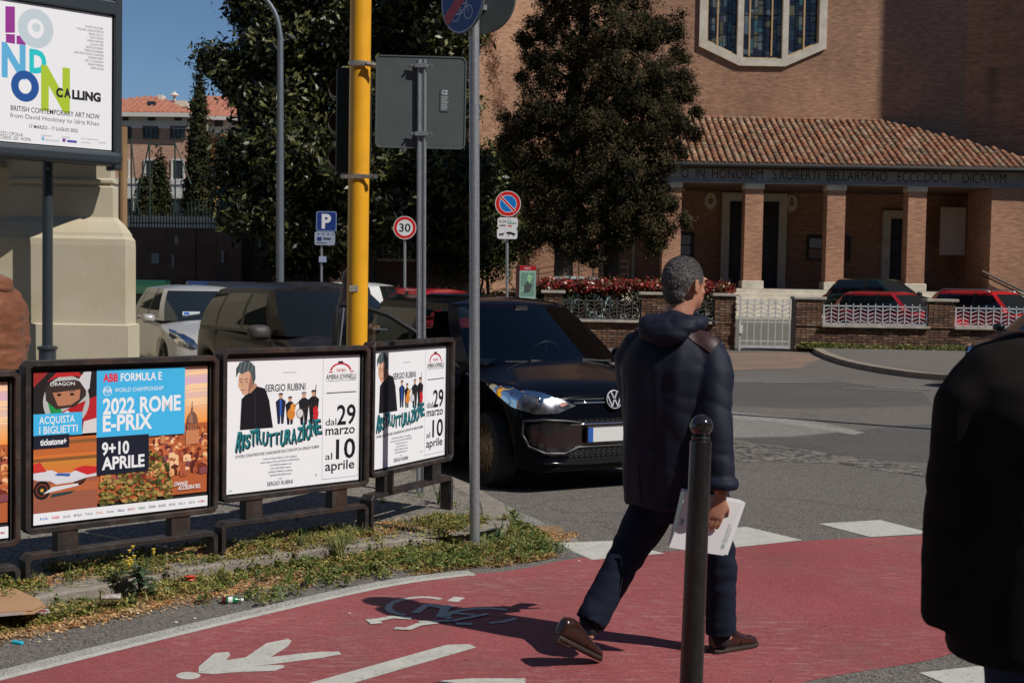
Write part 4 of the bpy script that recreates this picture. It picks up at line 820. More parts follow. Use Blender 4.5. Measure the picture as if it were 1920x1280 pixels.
# sports fence posts
GREENP = mat('dark_green_post', (0.015, 0.035, 0.025), rough=0.5)
t = thing('sports_fence', 'tall dark green ball court fence posts with braces before the pink building', 'fence', tuple(D(300, 430, 52)))
def tb(a, b_, r_=0.035, nm='post'): MB().tube([D(a[0], a[1], 52), D(b_[0], b_[1], 52)], r_, 6).build(nm, GREENP, t)
for x in (246, 280, 328): tb((x, 258), (x + 1, 440))
tb((214, 330), (216, 440)); tb((280, 271), (328, 272), 0.025, 'rail'); tb((280, 268), (252, 400), 0.03, 'brace'); tb((328, 268), (358, 345), 0.03, 'brace'); tb((246, 262), (262, 420), 0.025, 'brace'); tb((246, 258), (375, 262), 0.012, 'wire')
for k in range(12): tb((352 + k * 7, 378), (352 + k * 7 + 1, 425), 0.02, 'bar')
t = thing('wooden_pole', 'weathered wooden utility pole just right of the cream building', 'pole', (-6.0, 20.5, 0)); p0, p1 = D(231, 520, 20.5), D(231, 238, 20.5); MB().tube([(p1.x, 20.5, 0), (p1.x, 20.5, p1.z)], [0.075, 0.062], 12).build('shaft', mat('weathered_wood', (0.30, 0.19, 0.09), (0.2, 0.12, 0.06), ns=3, rough=0.9, stretch=(5, 5, 0.5), bump=0.5), t)
MB().lathe([(0.063, 0), (0.04, 0.02)], (p1.x, 20.5, p1.z - 0.0005), 12).build('cap', IRON, t)
# ================================================================ cream building corner at the left
CR = mat('cream_render', (0.56, 0.50, 0.37), (0.50, 0.445, 0.325), ns=1.2, rough=0.92, bump=0.12, bs=24, c3=(0.46, 0.36, 0.19), n3=1.6, k3=0.35)
t = thing('cream_building', 'cream rendered building corner with moulded pilaster behind the exhibition poster', 'building', (-4.6, 14, 0))
YB = 14.0
def prof(px_, py_): p = D(px_, py_, YB); return p.x, p.z
xr = [(254, 900), (254, 609), (247, 607), (247, 462), (246, 450), (241, 444), (239, 438), (232, 428), (224, 418), (217, 412), (214, 408), (213, 352), (210, 350), (209, 346), (213, 343), (213, 338), (208, 335), (208, -60)]
xl = [(-8, 900), (-8, 609), (-2, 607), (-2, 462), (0, 450), (6, 444), (8, 438), (14, 428), (20, 418), (23, 412), (25, 408), (25, 352), (28, 350), (29, 346), (25, 343), (25, 338), (30, 335), (30, -60)]
vs = []; Rr = [prof(*p) for p in xr]; Rr[0] = (Rr[0][0], 0.0)
XR0 = Rr[-1][0]
# horizontal sections: the pilaster steps forward as it steps outward
Lx = D(24, 400, YB).x; m = MB(); n_ = len(Rr); rows = []
for (x, z) in Rr:
    out = x - XR0; rows.append([(x - 0.02, YB + 0.22, z), (x, YB - out, z), (Lx - out * 0.7, YB - out, z), (Lx - out * 0.7, YB + 0.45, z)])
for r_ in rows: m.v += r_
for i in range(n_ - 1):
    for k in range(3): a = i * 4 + k; m.f.append((a, a + 1, a + 5, a + 4)); m.m.append(0)
m.build('wall', CR, t)
m = MB(); m.box((Lx - 3.0, YB + 0.43, 2.5), (6.2, 0.2, 5.0)); o = m.build('wall', CR, t)
m = MB(); m.box((Lx - 3.0, YB + 0.30, 0.52), (5.9, 0.3, 1.04)); m.box((Lx - 3.0, YB + 0.31, 1.92), (5.9, 0.25, 0.12)); m.box((Lx - 3.0, YB + 0.34, 1.99), (5.9, 0.15, 0.3)); m.build('plinth_moulding', CR, t)
m = MB(); m.box((Lx - 3.2, YB + 0.28, 2.75), (6.0, 0.34, 0.07)); m.build('string_course', CR, t)
m = MB(); m.prism([(-4.35, 14.23), (-8.7, 28), (-14, 28), (-14, 14.7), (-4.6, 14.7)], 0, 9); m.build('side_wall', CR, t)
for k in range(4):
    for j in range(2):
        a = Vector((-4.35, 14.23, 0)).lerp(Vector((-8.7, 28, 0)), .16 + k * .22); MB().bar(a + Vector((-.02, 0, 2.2 + j * 3.2)), a + Vector((-.36, 1.15, 2.2 + j * 3.2)), .12, 1.7).build('window', mat('green_shutter', (.02, .03, .025), rough=.5), t)
# unseen apartment blocks added outside the picture to hold back sky fill
for (lb, x0, x1, y0, y1, h, c_) in (('ochre apartment block added unseen behind the viewer to cut sky light', -45, 10, -34, -22, 21, (.30, .2, .11)), ('pink apartment block added unseen right of the ochre one to cut sky light', 12, 60, -36, -24, 19, (.28, .17, .13)), ('grey apartment block added unseen along the right side to cut sky light', 44, 56, -20, 34, 20, (.2, .18, .16))):
    t = thing('apartment_building', lb, 'building', ((x0 + x1) / 2, (y0 + y1) / 2, 0)); MB().box(((x0 + x1) / 2, (y0 + y1) / 2, h / 2), (x1 - x0, y1 - y0, h)).build('wall', mat('plaster_' + lb.split()[0], c_, rough=.9), t); MB().box(((x0 + x1) / 2, (y0 + y1) / 2, h + .2), (x1 - x0 + 1, y1 - y0 + 1, .4)).build('cornice', FW, t)
    for k in range(9):
        for j in range(5):
            if x1 - x0 > 20: MB().box((x0 + 3 + k * (x1 - x0 - 6) / 8, y1 + .02, 3 + j * 3.4), (1.3, .12, 1.9)).build('window', mat('green_shutter', (.02, .03, .025)), t)
            else: MB().box((x0 - .02, y0 + 3 + k * (y1 - y0 - 6) / 8, 3 + j * 3.4), (.12, 1.3, 1.9)).build('window', mat('green_shutter', (.02, .03, .025)), t)

# ================================================================ tall exhibition billboard on a lamp style pole
BF = mat('slate_grey_metal', (0.035, 0.045, 0.055), rough=0.35, metal=0.2, spec=0.6)
PRM = mat_attr('poster_print', rough=0.5, spec=0.35)
t = thing('poster_billboard', 'tall slate grey billboard with the London Calling exhibition poster', 'billboard', (-4.95, 13.7, 0))
yb = 13.45
def bp(px_, py_): return D(px_, py_, yb)
# the panel recedes slightly to the right: own axes
nB = Vector((0.69, -0.72, 0)).normalized(); PB = D(100, 200, 13.25)
def ob(px_, py_): return onplane(px_, py_, PB, nB)
TL, TR, BR_, BL = ob(-70, -60), ob(212, -40), ob(211, 286), ob(-70, 266)
Xd = (ob(211, 286) - ob(-70, 266)); Xd.z = 0; Wp = Xd.length; Xd.normalize()
BLz = ob(211, 286).z; O_ = ob(-70, 266); O_.z = BLz + 0.02
Hp = ob(212, 34).z - BLz            # top of the print is at py 34 near the right edge
Hp = max(Hp, 1.2)
fr = MB(); dep = -nB * -0.0
def P3(u, v, w=0): return O_ + Xd * u + Vector((0, 0, v)) + nB * w
fr_w = 0.075
fr.bar(P3(Wp + 0.045, -0.2, -0.06), P3(Wp + 0.045, Hp + 1.0, -0.06), 0.20, 0.085, up=Xd)
fo = fr.build('side_rail', BF, t, bevel=0.02, seg=3); fr = MB(); fr.bar(P3(-0.05, -0.2, -0.06), P3(-0.05, Hp + 1.0, -0.06), 0.20, 0.085, up=Xd); fr.build('side_rail', BF, t, bevel=0.02, seg=3)
m = MB(); m.bar(P3(-0.10, -0.085, -0.055), P3(Wp + 0.10, -0.085, -0.055), 0.215, 0.15); m.build('bottom_rail', BF, t, bevel=0.05, seg=4)
m = MB(); m.bar(P3(-0.06, Hp + 0.075, -0.06), P3(Wp + 0.06, Hp + 0.075, -0.06), 0.19, 0.14); m.build('cross_rail', BF, t, bevel=0.012, seg=2)
m = MB(); m.bar(P3(0, Hp + 0.6, -0.06), P3(Wp, Hp + 0.6, -0.06), 0.12, 0.9); m.build('header_panel', BF, t)
m = MB(); m.bar(P3(0, Hp / 2, -0.075), P3(Wp, Hp / 2, -0.075), 0.05, Hp + 0.02); m.build('back_panel', mat('black_rubber', (0.012, 0.012, 0.013), rough=0.6), t)
p = Print(0.0004); k_ = srgb
sx = Wp / 281.0      # one sighting unit
def U(x): return (x + 70) * sx
def V(y): return (276 - y) * sx * 1.0
K = (0.79, 0.79, 0.82)
p.rect(0.0, 0.0, Wp - 0.012, Hp - 0.005, K)
BLK = k_(26, 26, 32)
def u2(px_, py_): q = ob(px_, py_) - O_; return q.dot(Xd), q.z
def ptx(s, px_, py_, h, c, w=None, al='l', **k):
    a = u2(px_, py_); ww = None
    if w: ww = (u2(px_ + w, py_)[0] - a[0])
    p.text(s, a[0], a[1], h * Hp / 252.0, c, w=ww, al=al, **k)
q = [u2(10, 12), u2(28, 13), u2(28, 62), u2(10, 62)]; p.poly(q[::-1], k_(146, 44, 140))
q = [u2(11, 64), u2(28, 65), u2(28, 83), u2(11, 80)]; p.poly(q[::-1], k_(146, 44, 140)); q = [u2(31, 67), u2(48, 69), u2(48, 85), u2(31, 83)]; p.poly(q[::-1], k_(146, 44, 140))
c = u2(67, 54); R1 = u2(100, 54)[0] - c[0]; p.ring(c[0], c[1], R1 * 0.46, R1, k_(188, 202, 210), ry0=R1 * 0.52, ry1=R1 * 1.06)
c0 = u2(68, 52); p.disc(c0[0], c0[1], R1 * 0.24, k_(195, 208, 214))
ptx('N', 3, 141, 55, k_(88, 170, 214), w=45, bold=0.045); ptx('D', 55, 134, 38, k_(28, 190, 196), w=32, bold=0.05)
c = u2(47, 162); R1 = u2(73, 162)[0] - c[0]; p.ring(c[0], c[1], R1 * 0.46, R1, k_(26, 78, 150), ry0=R1 * 0.52, ry1=R1 * 1.08)
ptx('N', 77, 202, 72, k_(166, 192, 44), w=54, bold=0.05)
ptx('C', 105, 181, 15, BLK, w=13, bold=0.06); ptx('A', 120, 182, 15, BLK, w=13, bold=0.06); ptx('LLING', 135, 185, 15, BLK, w=54, bold=0.06)
ptx('BRITISH CONTEMPORARY ART NOW', 20, 207, 9, BLK, w=167, bold=0.01); ptx('from David Hockney to Idris Khan', 19, 220, 8, k_(60, 60, 66), w=167)
ptx('17 MARZO - 17 LUGLIO 2022', 55, 240, 6, BLK, w=91, bold=0.015); ptx('PALAZZO CIPOLLA', -16, 251, 6, BLK, w=59); ptx('VIA DEL CORSO, 320 - ROMA', -26, 258, 6, BLK, w=84)
for i, s_ in enumerate(['DAVID HOCKNEY', 'MICHAEL CRAIG-MARTIN', 'SEAN SCULLY', 'TONY CRAGG', 'ANISH KAPOOR', 'JULIAN OPIE', 'GRAYSON PERRY', 'YINKA SHONIBARE', 'JAKE AND DINOS CHAPMAN', 'DAMIEN HIRST', 'MAT COLLISHAW', 'ANNIE MORRIS', 'IDRIS KHAN']):
    wd = [34, 50, 27, 26, 31, 25, 33, 36, 55, 28, 34, 30, 24][i]; a = u2(194, 57 + i * 6.3); ww = a[0] - u2(194 - wd, 57 + i * 6.3)[0]; p.text(s_, a[0], a[1], 4.1 * Hp / 252.0, k_(70, 70, 80), w=ww, al='r')
for (x, y, w, h, cc) in ((78, 263, 5, 6, (120, 180, 210)), (117, 266, 6, 6, (120, 60, 150)), (126, 267, 18, 3, (80, 70, 160))):
    a = u2(x, y); b_ = u2(x + w, y - h); p.rect(a[0], a[1], b_[0], b_[1], k_(*cc))
for (x, y, w, s_) in ((85, 264, 26, 'FONDAZIONE'), (152, 268, 18, 'comunicare'), (185, 269, 14, 'POEMA'), (77, 255, 20, 'Organizzazione'), (117, 258, 14, 'Promossa da'), (152, 261, 32, 'Con il patrocinio')): ptx(s_, x, y, 3, k_(120, 124, 140), w=w)
p.build('poster', PRM, t, O_ + nB * 0.0, Xd, (0, 0, 1))
pc = D(89, 640, 13.55); m = MB(); m.lathe([(0.26, 0), (0.26, 0.05), (0.2, 0.09), (0.16, 0.3), (0.155, 0.52), (0.19, 0.56), (0.115, 0.60), (0.085, 0.66), (0.085, 0.78), (0.1, 0.79), (0.1, 0.815), (0.052, 0.83), (0.05, 2.85)], (pc.x, 13.55, 0.05), 20); m.build('pole', BF, t, auto=40)
m = MB(); m.tube([(pc.x + 0.02, 13.50, 2.66), (pc.x + 0.02, 13.49, 2.66)], 0.012, 8); m.build('bolt', mat('steel', (0.4, 0.4, 0.42), rough=0.35, metal=0.8), t)
STEEL = mat('steel', (0.4, 0.4, 0.42))

# ================================================================ row of low poster stands
RUST = mat('rusty_brown_steel', (0.020, 0.017, 0.016), (0.055, 0.026, 0.018), ns=6, rough=0.5, lo=0.45, hi=0.75, spec=0.4, c3=(0.07, 0.062, 0.058), n3=14, k3=0.35)
stands = []      # ends surveyed on the verge (x, y)
def GV(px_, py_): return G(px_, py_, 0.068)
E0, E1, E2, E3 = Vector((-2.415, 6.60, 0)), Vector((-1.60, 7.36, 0)), Vector((-0.845, 8.10, 0)), Vector((-0.375, 9.02, 0))
Em = E0 - (E1 - E0) * 1.0
def stand(name, label, A, B, px0, px1, top0, top1, bot0, bot1, low0, low1, prn):
    d0 = (B - A).normalized(); A = A + d0 * 0.012; B = B - d0 * 0.012; d = (B - A); L = d.length; d = d.normalized(); n = Vector((d.y, -d.x, 0))   # n towards the street side
    def zz_(px_, py_, P): r_ = ray(px_, py_); return EYE + r_.z * (P.y / r_.y)
    zt = (zz_(px0, top0, A) + zz_(px1, top1, B)) / 2; zb = (zz_(px0, bot0, A) + zz_(px1, bot1, B)) / 2; zl = (zz_(px0, low0, A) + zz_(px1, low1, B)) / 2
    t = thing(name, label, 'poster stand', tuple(A + Vector((0, 0, 0.068))), 0, group='row of low poster stands along the verge')
    w, dp = 0.027, 0.085; cmf = 0.02
    def oct_frame(z0, z1, u0, u1, legs=False):
        pass
    Pt = lambda u, v, wv=0: Vector((A.x, A.y, 0)) + d * u + Vector((0, 0, v)) + n * wv
    def beam(nm, pts):     # chamfered steel channel as slabs between corner points
        m = MB()
        for a, b_ in pts: m.bar(a, b_, dp, w, up=Vector((0, 0, 1)) if abs((Vector(b_) - Vector(a)).normalized().z) < 0.9 else d)
        return m
    h = w / 2
    corners = [(cmf + h, zb + h), (L - cmf - h, zb + h), (L - h, zb + cmf + h), (L - h, zt - cmf - h), (L - cmf - h, zt - h), (cmf + h, zt - h), (h, zt - cmf - h), (h, zb + cmf + h)]
    m = MB(); nn = 8
    def ringframe(cs, wi, closed=True):
        # outer/inner loops around the polyline
        N_ = len(cs); out = []; inn = []
        for i in range(N_):
            a = Vector(cs[i - 1]) if (closed or i > 0) else None; b_ = Vector(cs[i]); c_ = Vector(cs[(i + 1) % N_]) if (closed or i < N_ - 1) else None
            d1 = (b_ - a).normalized() if a is not None else (c_ - b_).normalized(); d2 = (c_ - b_).normalized() if c_ is not None else d1
            n1 = Vector((d1.y, -d1.x)); n2 = Vector((d2.y, -d2.x)); q = (n1 + n2).normalized(); k = 1 / max(0.5, q.dot(n1)); out.append(b_ + q * wi / 2 * k); inn.append(b_ - q * wi / 2 * k)
        V_ = []; 
        for wv in (0.0, -dp):
            V_ += [Pt(p_.x, p_.y, wv) for p_ in out] + [Pt(p_.x, p_.y, wv) for p_ in inn]
        F_ = []; R_ = range(N_ if closed else N_ - 1)
        for i in R_:
            j = (i + 1) % N_
            F_ += [(i, j, N_ + j, N_ + i), (2 * N_ + i, 3 * N_ + i, 3 * N_ + j, 2 * N_ + j), (i, 2 * N_ + i, 2 * N_ + j, j), (N_ + i, N_ + j, 3 * N_ + j, 3 * N_ + i)]
        if not closed: F_ += [(0, N_, 3 * N_, 2 * N_), (N_ - 1, 3 * N_ - 1, 4 * N_ - 1, 2 * N_ - 1)]
        return V_, F_
    V_, F_ = ringframe(corners, w); m.add(V_, F_); m.build('frame', RUST, t, bevel=0.002)
    z1 = zl
    leg = [(h, 0.0), (h, z1 - cmf - h), (cmf + h, z1 - h), (L - cmf - h, z1 - h), (L - h, z1 - cmf - h), (L - h, 0.0)]
    m = MB(); V_, F_ = ringframe(leg, w, False); m.add(V_, F_); m.build('leg_frame', RUST, t, bevel=0.002)
    for u in (0.17 * L + .04, 0.83 * L - .04): m = MB(); m.bar(Pt(u - 0.055, (zb + zl) / 2, -dp / 2), Pt(u + 0.055, (zb + zl) / 2, -dp / 2), dp * 0.8, zb - zl + 0.004); m.build('spacer', RUST, t)
    # inner lip, backing board and print
    ix0, ix1, iz0, iz1 = w + 0.028, L - w - 0.022, zb + w + 0.012, zt - w - 0.03
    m = MB(); m.bar(Pt(w - 0.005, (zb + zt) / 2, -0.06), Pt(L - w + 0.005, (zb + zt) / 2, -0.06), 0.012, zt - zb - 2 * w + 0.01); m.build('backing_board', mat('black_rubber', (0.012, 0.012, 0.013)), t)
    for u in (w + 0.008, L - w - 0.008): MB().bar(Pt(u, zb + w, -0.045), Pt(u, zt - w, -0.045), 0.03, 0.012, up=d).build('poster_clamp', mat('black_rubber', (0.012, 0.012, 0.013)), t)
    W_, H_ = ix1 - ix0, iz1 - iz0
    po = prn(W_, H_).build('poster', PRM, t, Pt(ix0, iz0, -0.045), d, (0, 0, 1))
    MB().bar(Pt(L - 0.014, 0.5 * (zt + zb), 0.002), Pt(L - 0.014, 0.5 * (zt + zb) + 0.006, 0.002), 0.008, 0.008).build('bolt', STEEL, t)
    return t
def prn_race(W_, H_):
    p = Print(); k = srgb; X = lambda x: x * W_; Y = lambda y: y * H_; r = random.Random(9)
    def R(x0, y0, x1, y1, c): p.rect(X(x0), Y(y0), X(x1), Y(y1), c)
    n = 26
    for i in range(n):      # sunset sky as flat printed bands
        f_ = i / n; c = [(244, 140, 50), (238, 170, 110), (226, 190, 170), (214, 176, 196), (236, 190, 150)]; q = f_ * 4; a, b_ = c[int(q)], c[min(4, int(q) + 1)]; fr_ = q - int(q)
        R(0.34, 0.55 + 0.45 * i / n, 1.0, 0.55 + 0.45 * (i + 1) / n + (0 if i == n - 1 else .004), k(*[a[j] + (b_[j] - a[j]) * fr_ for j in range(3)]))
    for i in range(9): y = 0.72 + r.random() * 0.25; p.poly([(X(0.84), Y(y)), (X(1.0), Y(y + .01)), (X(1.0), Y(y + .022)), (X(0.9), Y(y + .02))], k(244, 205, 160))
    R(0.34, 0.10, 1.0, 0.60, k(176, 92, 52))
    for i in range(330):    # roofs and facades of the old town
        yy = 0.12 + 0.44 * (1 - (i / 430)) ; s_ = 0.008 + (0.56 - yy) * 0.05; x = 0.34 + r.random() * 0.66; w_ = s_ * (1 + r.random() * 1.4); h_ = s_ * (0.7 + r.random() * 1.2)
        x = min(x, 1 - w_); c = r.choice([(206, 128, 76), (150, 66, 36), (226, 164, 110), (112, 44, 28), (190, 100, 60), (236, 190, 146), (86, 34, 26), (170, 86, 58), (130, 70, 80)])
        p.poly([(X(x), Y(yy)), (X(x + w_), Y(yy + 0.006)), (X(x + w_), Y(yy + h_ * 1.4)), (X(x + w_ / 2), Y(yy + h_ * 1.75)), (X(x), Y(yy + h_ * 1.4))], k(*c))
        if i > 200 and i % 2: p.rect(X(x + w_ * .3), Y(yy + h_ * .4), X(x + w_ * .45), Y(yy + h_ * .8), k(70, 30, 26))
    # domes
    for cx_, cy_, s_ in ((0.905, 0.55, 0.034), (0.725, 0.57, 0.012)):
        p.rect(X(cx_ - s_ * 1.2), Y(cy_ - .10), X(cx_ + s_ * 1.2), Y(cy_ - .0), k(196, 128, 88)); p.rect(X(cx_ - s_), Y(cy_), X(cx_ + s_), Y(cy_ + s_ * 1.3), k(170, 104, 72))
        for q in range(5): p.rect(X(cx_ - s_ + q * s_ * .45), Y(cy_), X(cx_ - s_ + q * s_ * .45 + s_ * .16), Y(cy_ + s_ * 1.2), k(96, 56, 44))
        p.disc(X(cx_), Y(cy_ + s_ * 1.3), X(s_ * 1.02), k(122, 84, 70), ry=Y(s_ * 2.6), a0=0, a1=PI); p.disc(X(cx_ - s_ * .3), Y(cy_ + s_ * 1.35), X(s_ * .4), k(160, 112, 90), ry=Y(s_ * 2.2), a0=0, a1=PI)
        p.rect(X(cx_ - s_ * .16), Y(cy_ + s_ * 3.8), X(cx_ + s_ * .16), Y(cy_ + s_ * 4.8), k(150, 110, 90)); p.rect(X(cx_ - s_ * .04), Y(cy_ + s_ * 4.8), X(cx_ + s_ * .04), Y(cy_ + s_ * 6), k(110, 70, 60))
    for i in range(300):    # bushes in front
        x = 0.36 + r.random() * 0.42; lim = 0.12 + 0.18 * math.sin((x - 0.34) / 0.46 * PI) + (0.09 if x > .62 else 0) * (1 if x < .76 else 0); y = 0.08 + r.random() * lim; s_ = 0.005 + r.random() * 0.014
        p.disc(X(x), Y(y), X(s_), k(*r.choice([(112, 104, 48), (150, 132, 64), (84, 84, 36), (170, 140, 80), (98, 92, 50), (60, 64, 30)])), ry=Y(s_ * .9), n=6)
    # helmet picture
    R(0, 0.62, 0.345, 1.0, k(30, 24, 26)); p.poly([(X(0), Y(.9)), (X(.06), Y(.97)), (X(.08), Y(1)), (X(0), Y(1))], k(150, 40, 36)); p.poly([(X(.26), Y(.62)), (X(.345), Y(.60)), (X(.345), Y(.83)), (X(.28), Y(.8))], k(176, 30, 38)); p.poly([(X(.26), Y(.58)), (X(.345), Y(.58)), (X(.345), Y(.68)), (X(.27), Y(.66))], k(210, 205, 205))
    p.disc(X(.175), Y(.80), X(.125), k(176, 180, 180), ry=Y(.17)); p.poly([(X(.07), Y(.93)), (X(.12), Y(.99)), (X(.24), Y(.99)), (X(.28), Y(.94)), (X(.23), Y(.965)), (X(.12), Y(.96))], k(180, 34, 40)); p.poly([(X(.07), Y(.82)), (X(.10), Y(.68)), (X(.15), Y(.64)), (X(.15), Y(.74)), (X(.1), Y(.82))], k(26, 140, 70)); p.poly([(X(.15), Y(.64)), (X(.25), Y(.68)), (X(.28), Y(.8)), (X(.2), Y(.76)), (X(.15), Y(.73))], k(170, 26, 32)); p.poly([(X(.13), Y(.63)), (X(.2), Y(.63)), (X(.22), Y(.70)), (X(.18), Y(.74)), (X(.13), Y(.70))], k(215, 215, 220))
    p.poly([(X(.06), Y(.90)), (X(.12), Y(.935)), (X(.22), Y(.94)), (X(.285), Y(.91)), (X(.28), Y(.83)), (X(.22), Y(.76)), (X(.12), Y(.75)), (X(.065), Y(.81))], k(52, 40, 38)); p.poly([(X(.10), Y(.86)), (X(.25), Y(.875)), (X(.245), Y(.81)), (X(.20), Y(.775)), (X(.13), Y(.77))], k(176, 118, 88))
    for ex in (.135, .205): p.disc(X(ex), Y(.845), X(.012), k(28, 20, 18), ry=Y(.009)); p.line(X(ex - .018), Y(.862), X(ex + .018), Y(.868), .003, k(50, 34, 28))
    p.text('DRAGON', X(.09), Y(.905), .018, k(235, 235, 235), w=X(.13)); p.poly([(X(.24), Y(.94)), (X(.27), Y(.99)), (X(.31), Y(.99)), (X(.30), Y(.88)), (X(.285), Y(.86))], k(200, 200, 205))
    # speeding car picture
    for i in range(12): R(0, 0.30 + i * .022, .345, .30 + (i + 1) * .022, k(*r.choice([(206, 112, 50), (228, 130, 60), (186, 100, 50), (130, 84, 44)]) if i > 4 else (214 - i * 4, 112 + i * 4, 52)))
    R(0, .065, .345, .30, k(150, 88, 68)); R(0, .20, .345, .26, k(176, 96, 60))
    for cx_, cy_, s_ in ((.045, .225, .045), (.245, .29, .038)):
        p.disc(X(cx_), Y(cy_), X(s_), k(24, 20, 20), ry=X(s_) * 1.08); p.ring(X(cx_), Y(cy_), X(s_) * .62, X(s_) * .7, k(150, 60, 40)); p.disc(X(cx_), Y(cy_), X(s_) * .2, k(200, 160, 60))
    p.poly([(X(0), Y(.36)), (X(.10), Y(.35)), (X(.13), Y(.33)), (X(.20), Y(.325)), (X(.27), Y(.36)), (X(.345), Y(.34)), (X(.345), Y(.29)), (X(.29), Y(.285)), (X(.21), Y(.26)), (X(.12), Y(.255)), (X(.09), Y(.28)), (X(.02), Y(.29)), (X(0), Y(.3))], k(206, 208, 216)); p.poly([(X(.21), Y(.345)), (X(.27), Y(.365)), (X(.345), Y(.35)), (X(.345), Y(.31)), (X(.29), Y(.30))], k(196, 36, 40))
    p.poly([(X(.05), Y(.20)), (X(.24), Y(.235)), (X(.24), Y(.25)), (X(.10), Y(.24))], k(210, 212, 220)); p.poly([(X(.09), Y(.17)), (X(.2), Y(.185)), (X(.22), Y(.205)), (X(.1), Y(.195))], k(40, 60, 60)); p.poly([(X(0), Y(.40)), (X(.035), Y(.41)), (X(.07), Y(.345)), (X(0), Y(.34))], k(200, 50, 44)); p.poly([(X(.11), Y(.315)), (X(.19), Y(.30)), (X(.2), Y(.32)), (X(.13), Y(.33))], k(60, 90, 160))
    CY = k(64, 178, 230); NV = k(20, 26, 44); WH = (0.78, 0.8, 0.84)
    R(0.34, 0.53, 0.855, 1.0, CY); R(0.0, 0.575, 0.26, 0.725, CY); R(0.0, 0.495, 0.19, 0.585, NV); R(0.34, 0.29, 0.64, 0.545, NV); R(0, 0, 1, 0.075, WH)
    p.text('ABB', X(.375), Y(.918), .040, k(216, 34, 50), w=X(.085), bold=.04); p.text('FORMULA E', X(.475), Y(.918), .040, WH, w=X(.24), bold=.02)
    p.ring(X(.40), Y(.855), X(.022), X(.025), WH); p.text('FIA', X(.38), Y(.843), .022, WH, w=X(.045), bold=.02); p.text('WORLD CHAMPIONSHIP', X(.44), Y(.845), .021, WH, w=X(.285))
    p.text('2022 ROME', X(.375), Y(.70), .078, WH, w=X(.455), bold=.03); p.text('E-PRIX', X(.375), Y(.585), .078, WH, w=X(.285), bold=.03)
    p.text('9+10', X(.37), Y(.425), .062, WH, w=X(.155), bold=.03); p.text('APRILE', X(.37), Y(.325), .062, WH, w=X(.245), bold=.03)
    p.text('ACQUISTA', X(.03), Y(.66), .036, WH, w=X(.19), bold=.01); p.text('I BIGLIETTI', X(.03), Y(.595), .036, WH, w=X(.205), bold=.01); p.text('ticketone+', X(.035), Y(.52), .030, WH, w=X(.14), bold=.03)
    p.text('CHANGE.', X(.79), Y(.165), .020, WH, w=X(.085), shear=.3, bold=.02); p.text('ACCELERATED.', X(.815), Y(.135), .020, WH, w=X(.14), shear=.3, bold=.02)
    for i, (s_, c) in enumerate([('FIA', (40, 110, 190)), ('ABB', (210, 40, 50)), ('Julius Bar', (110, 112, 120)), ('MICHELIN', (90, 94, 110)), ('TAG', (90, 130, 100)), ('DHL', (200, 120, 30)), ('Heineken', (110, 120, 130)), ('Allianz', (40, 60, 130)), ('BOSCH', (170, 50, 60)), ('HEINEKEN', (40, 130, 80)), ('VOESTALPINE', (40, 40, 110)), ('BOSS', (60, 62, 70)), ('ARTURO', (110, 110, 120)), ('ENEL X', (120, 124, 130)), ('GEOX', (130, 130, 140)), ('ROMA', (190, 50, 70))]):
        x = .035 + i * .0605; p.text(s_, X(x), Y(.028), .013, k(*c), w=X(.042), bold=.01)
    return p
def fig(p, X, Y, x, y0, h, body, r, extra=None):   # small printed figure
    k = srgb; hw = h * 0.17; p.poly([(X(x - hw * .55), Y(y0)), (X(x - hw * .1), Y(y0)), (X(x), Y(y0 + h * .4)), (X(x + hw * .1), Y(y0)), (X(x + hw * .55), Y(y0)), (X(x + hw * .8), Y(y0 + h * .5)), (X(x + hw * .95), Y(y0 + h * .72)), (X(x + hw * .3), Y(y0 + h * .82)), (X(x - hw * .3), Y(y0 + h * .82)), (X(x - hw * .95), Y(y0 + h * .72)), (X(x - hw * .8), Y(y0 + h * .5))], k(*body))
    p.disc(X(x), Y(y0 + h * .89), X(hw * .36), k(196, 150, 124), ry=Y(h * .075)); p.poly([(X(x - hw * .5), Y(y0 + h * .94)), (X(x + hw * .5), Y(y0 + h * .94)), (X(x + hw * .28), Y(y0 + h)), (X(x - hw * .28), Y(y0 + h))], k(*r))
    if extra: extra()
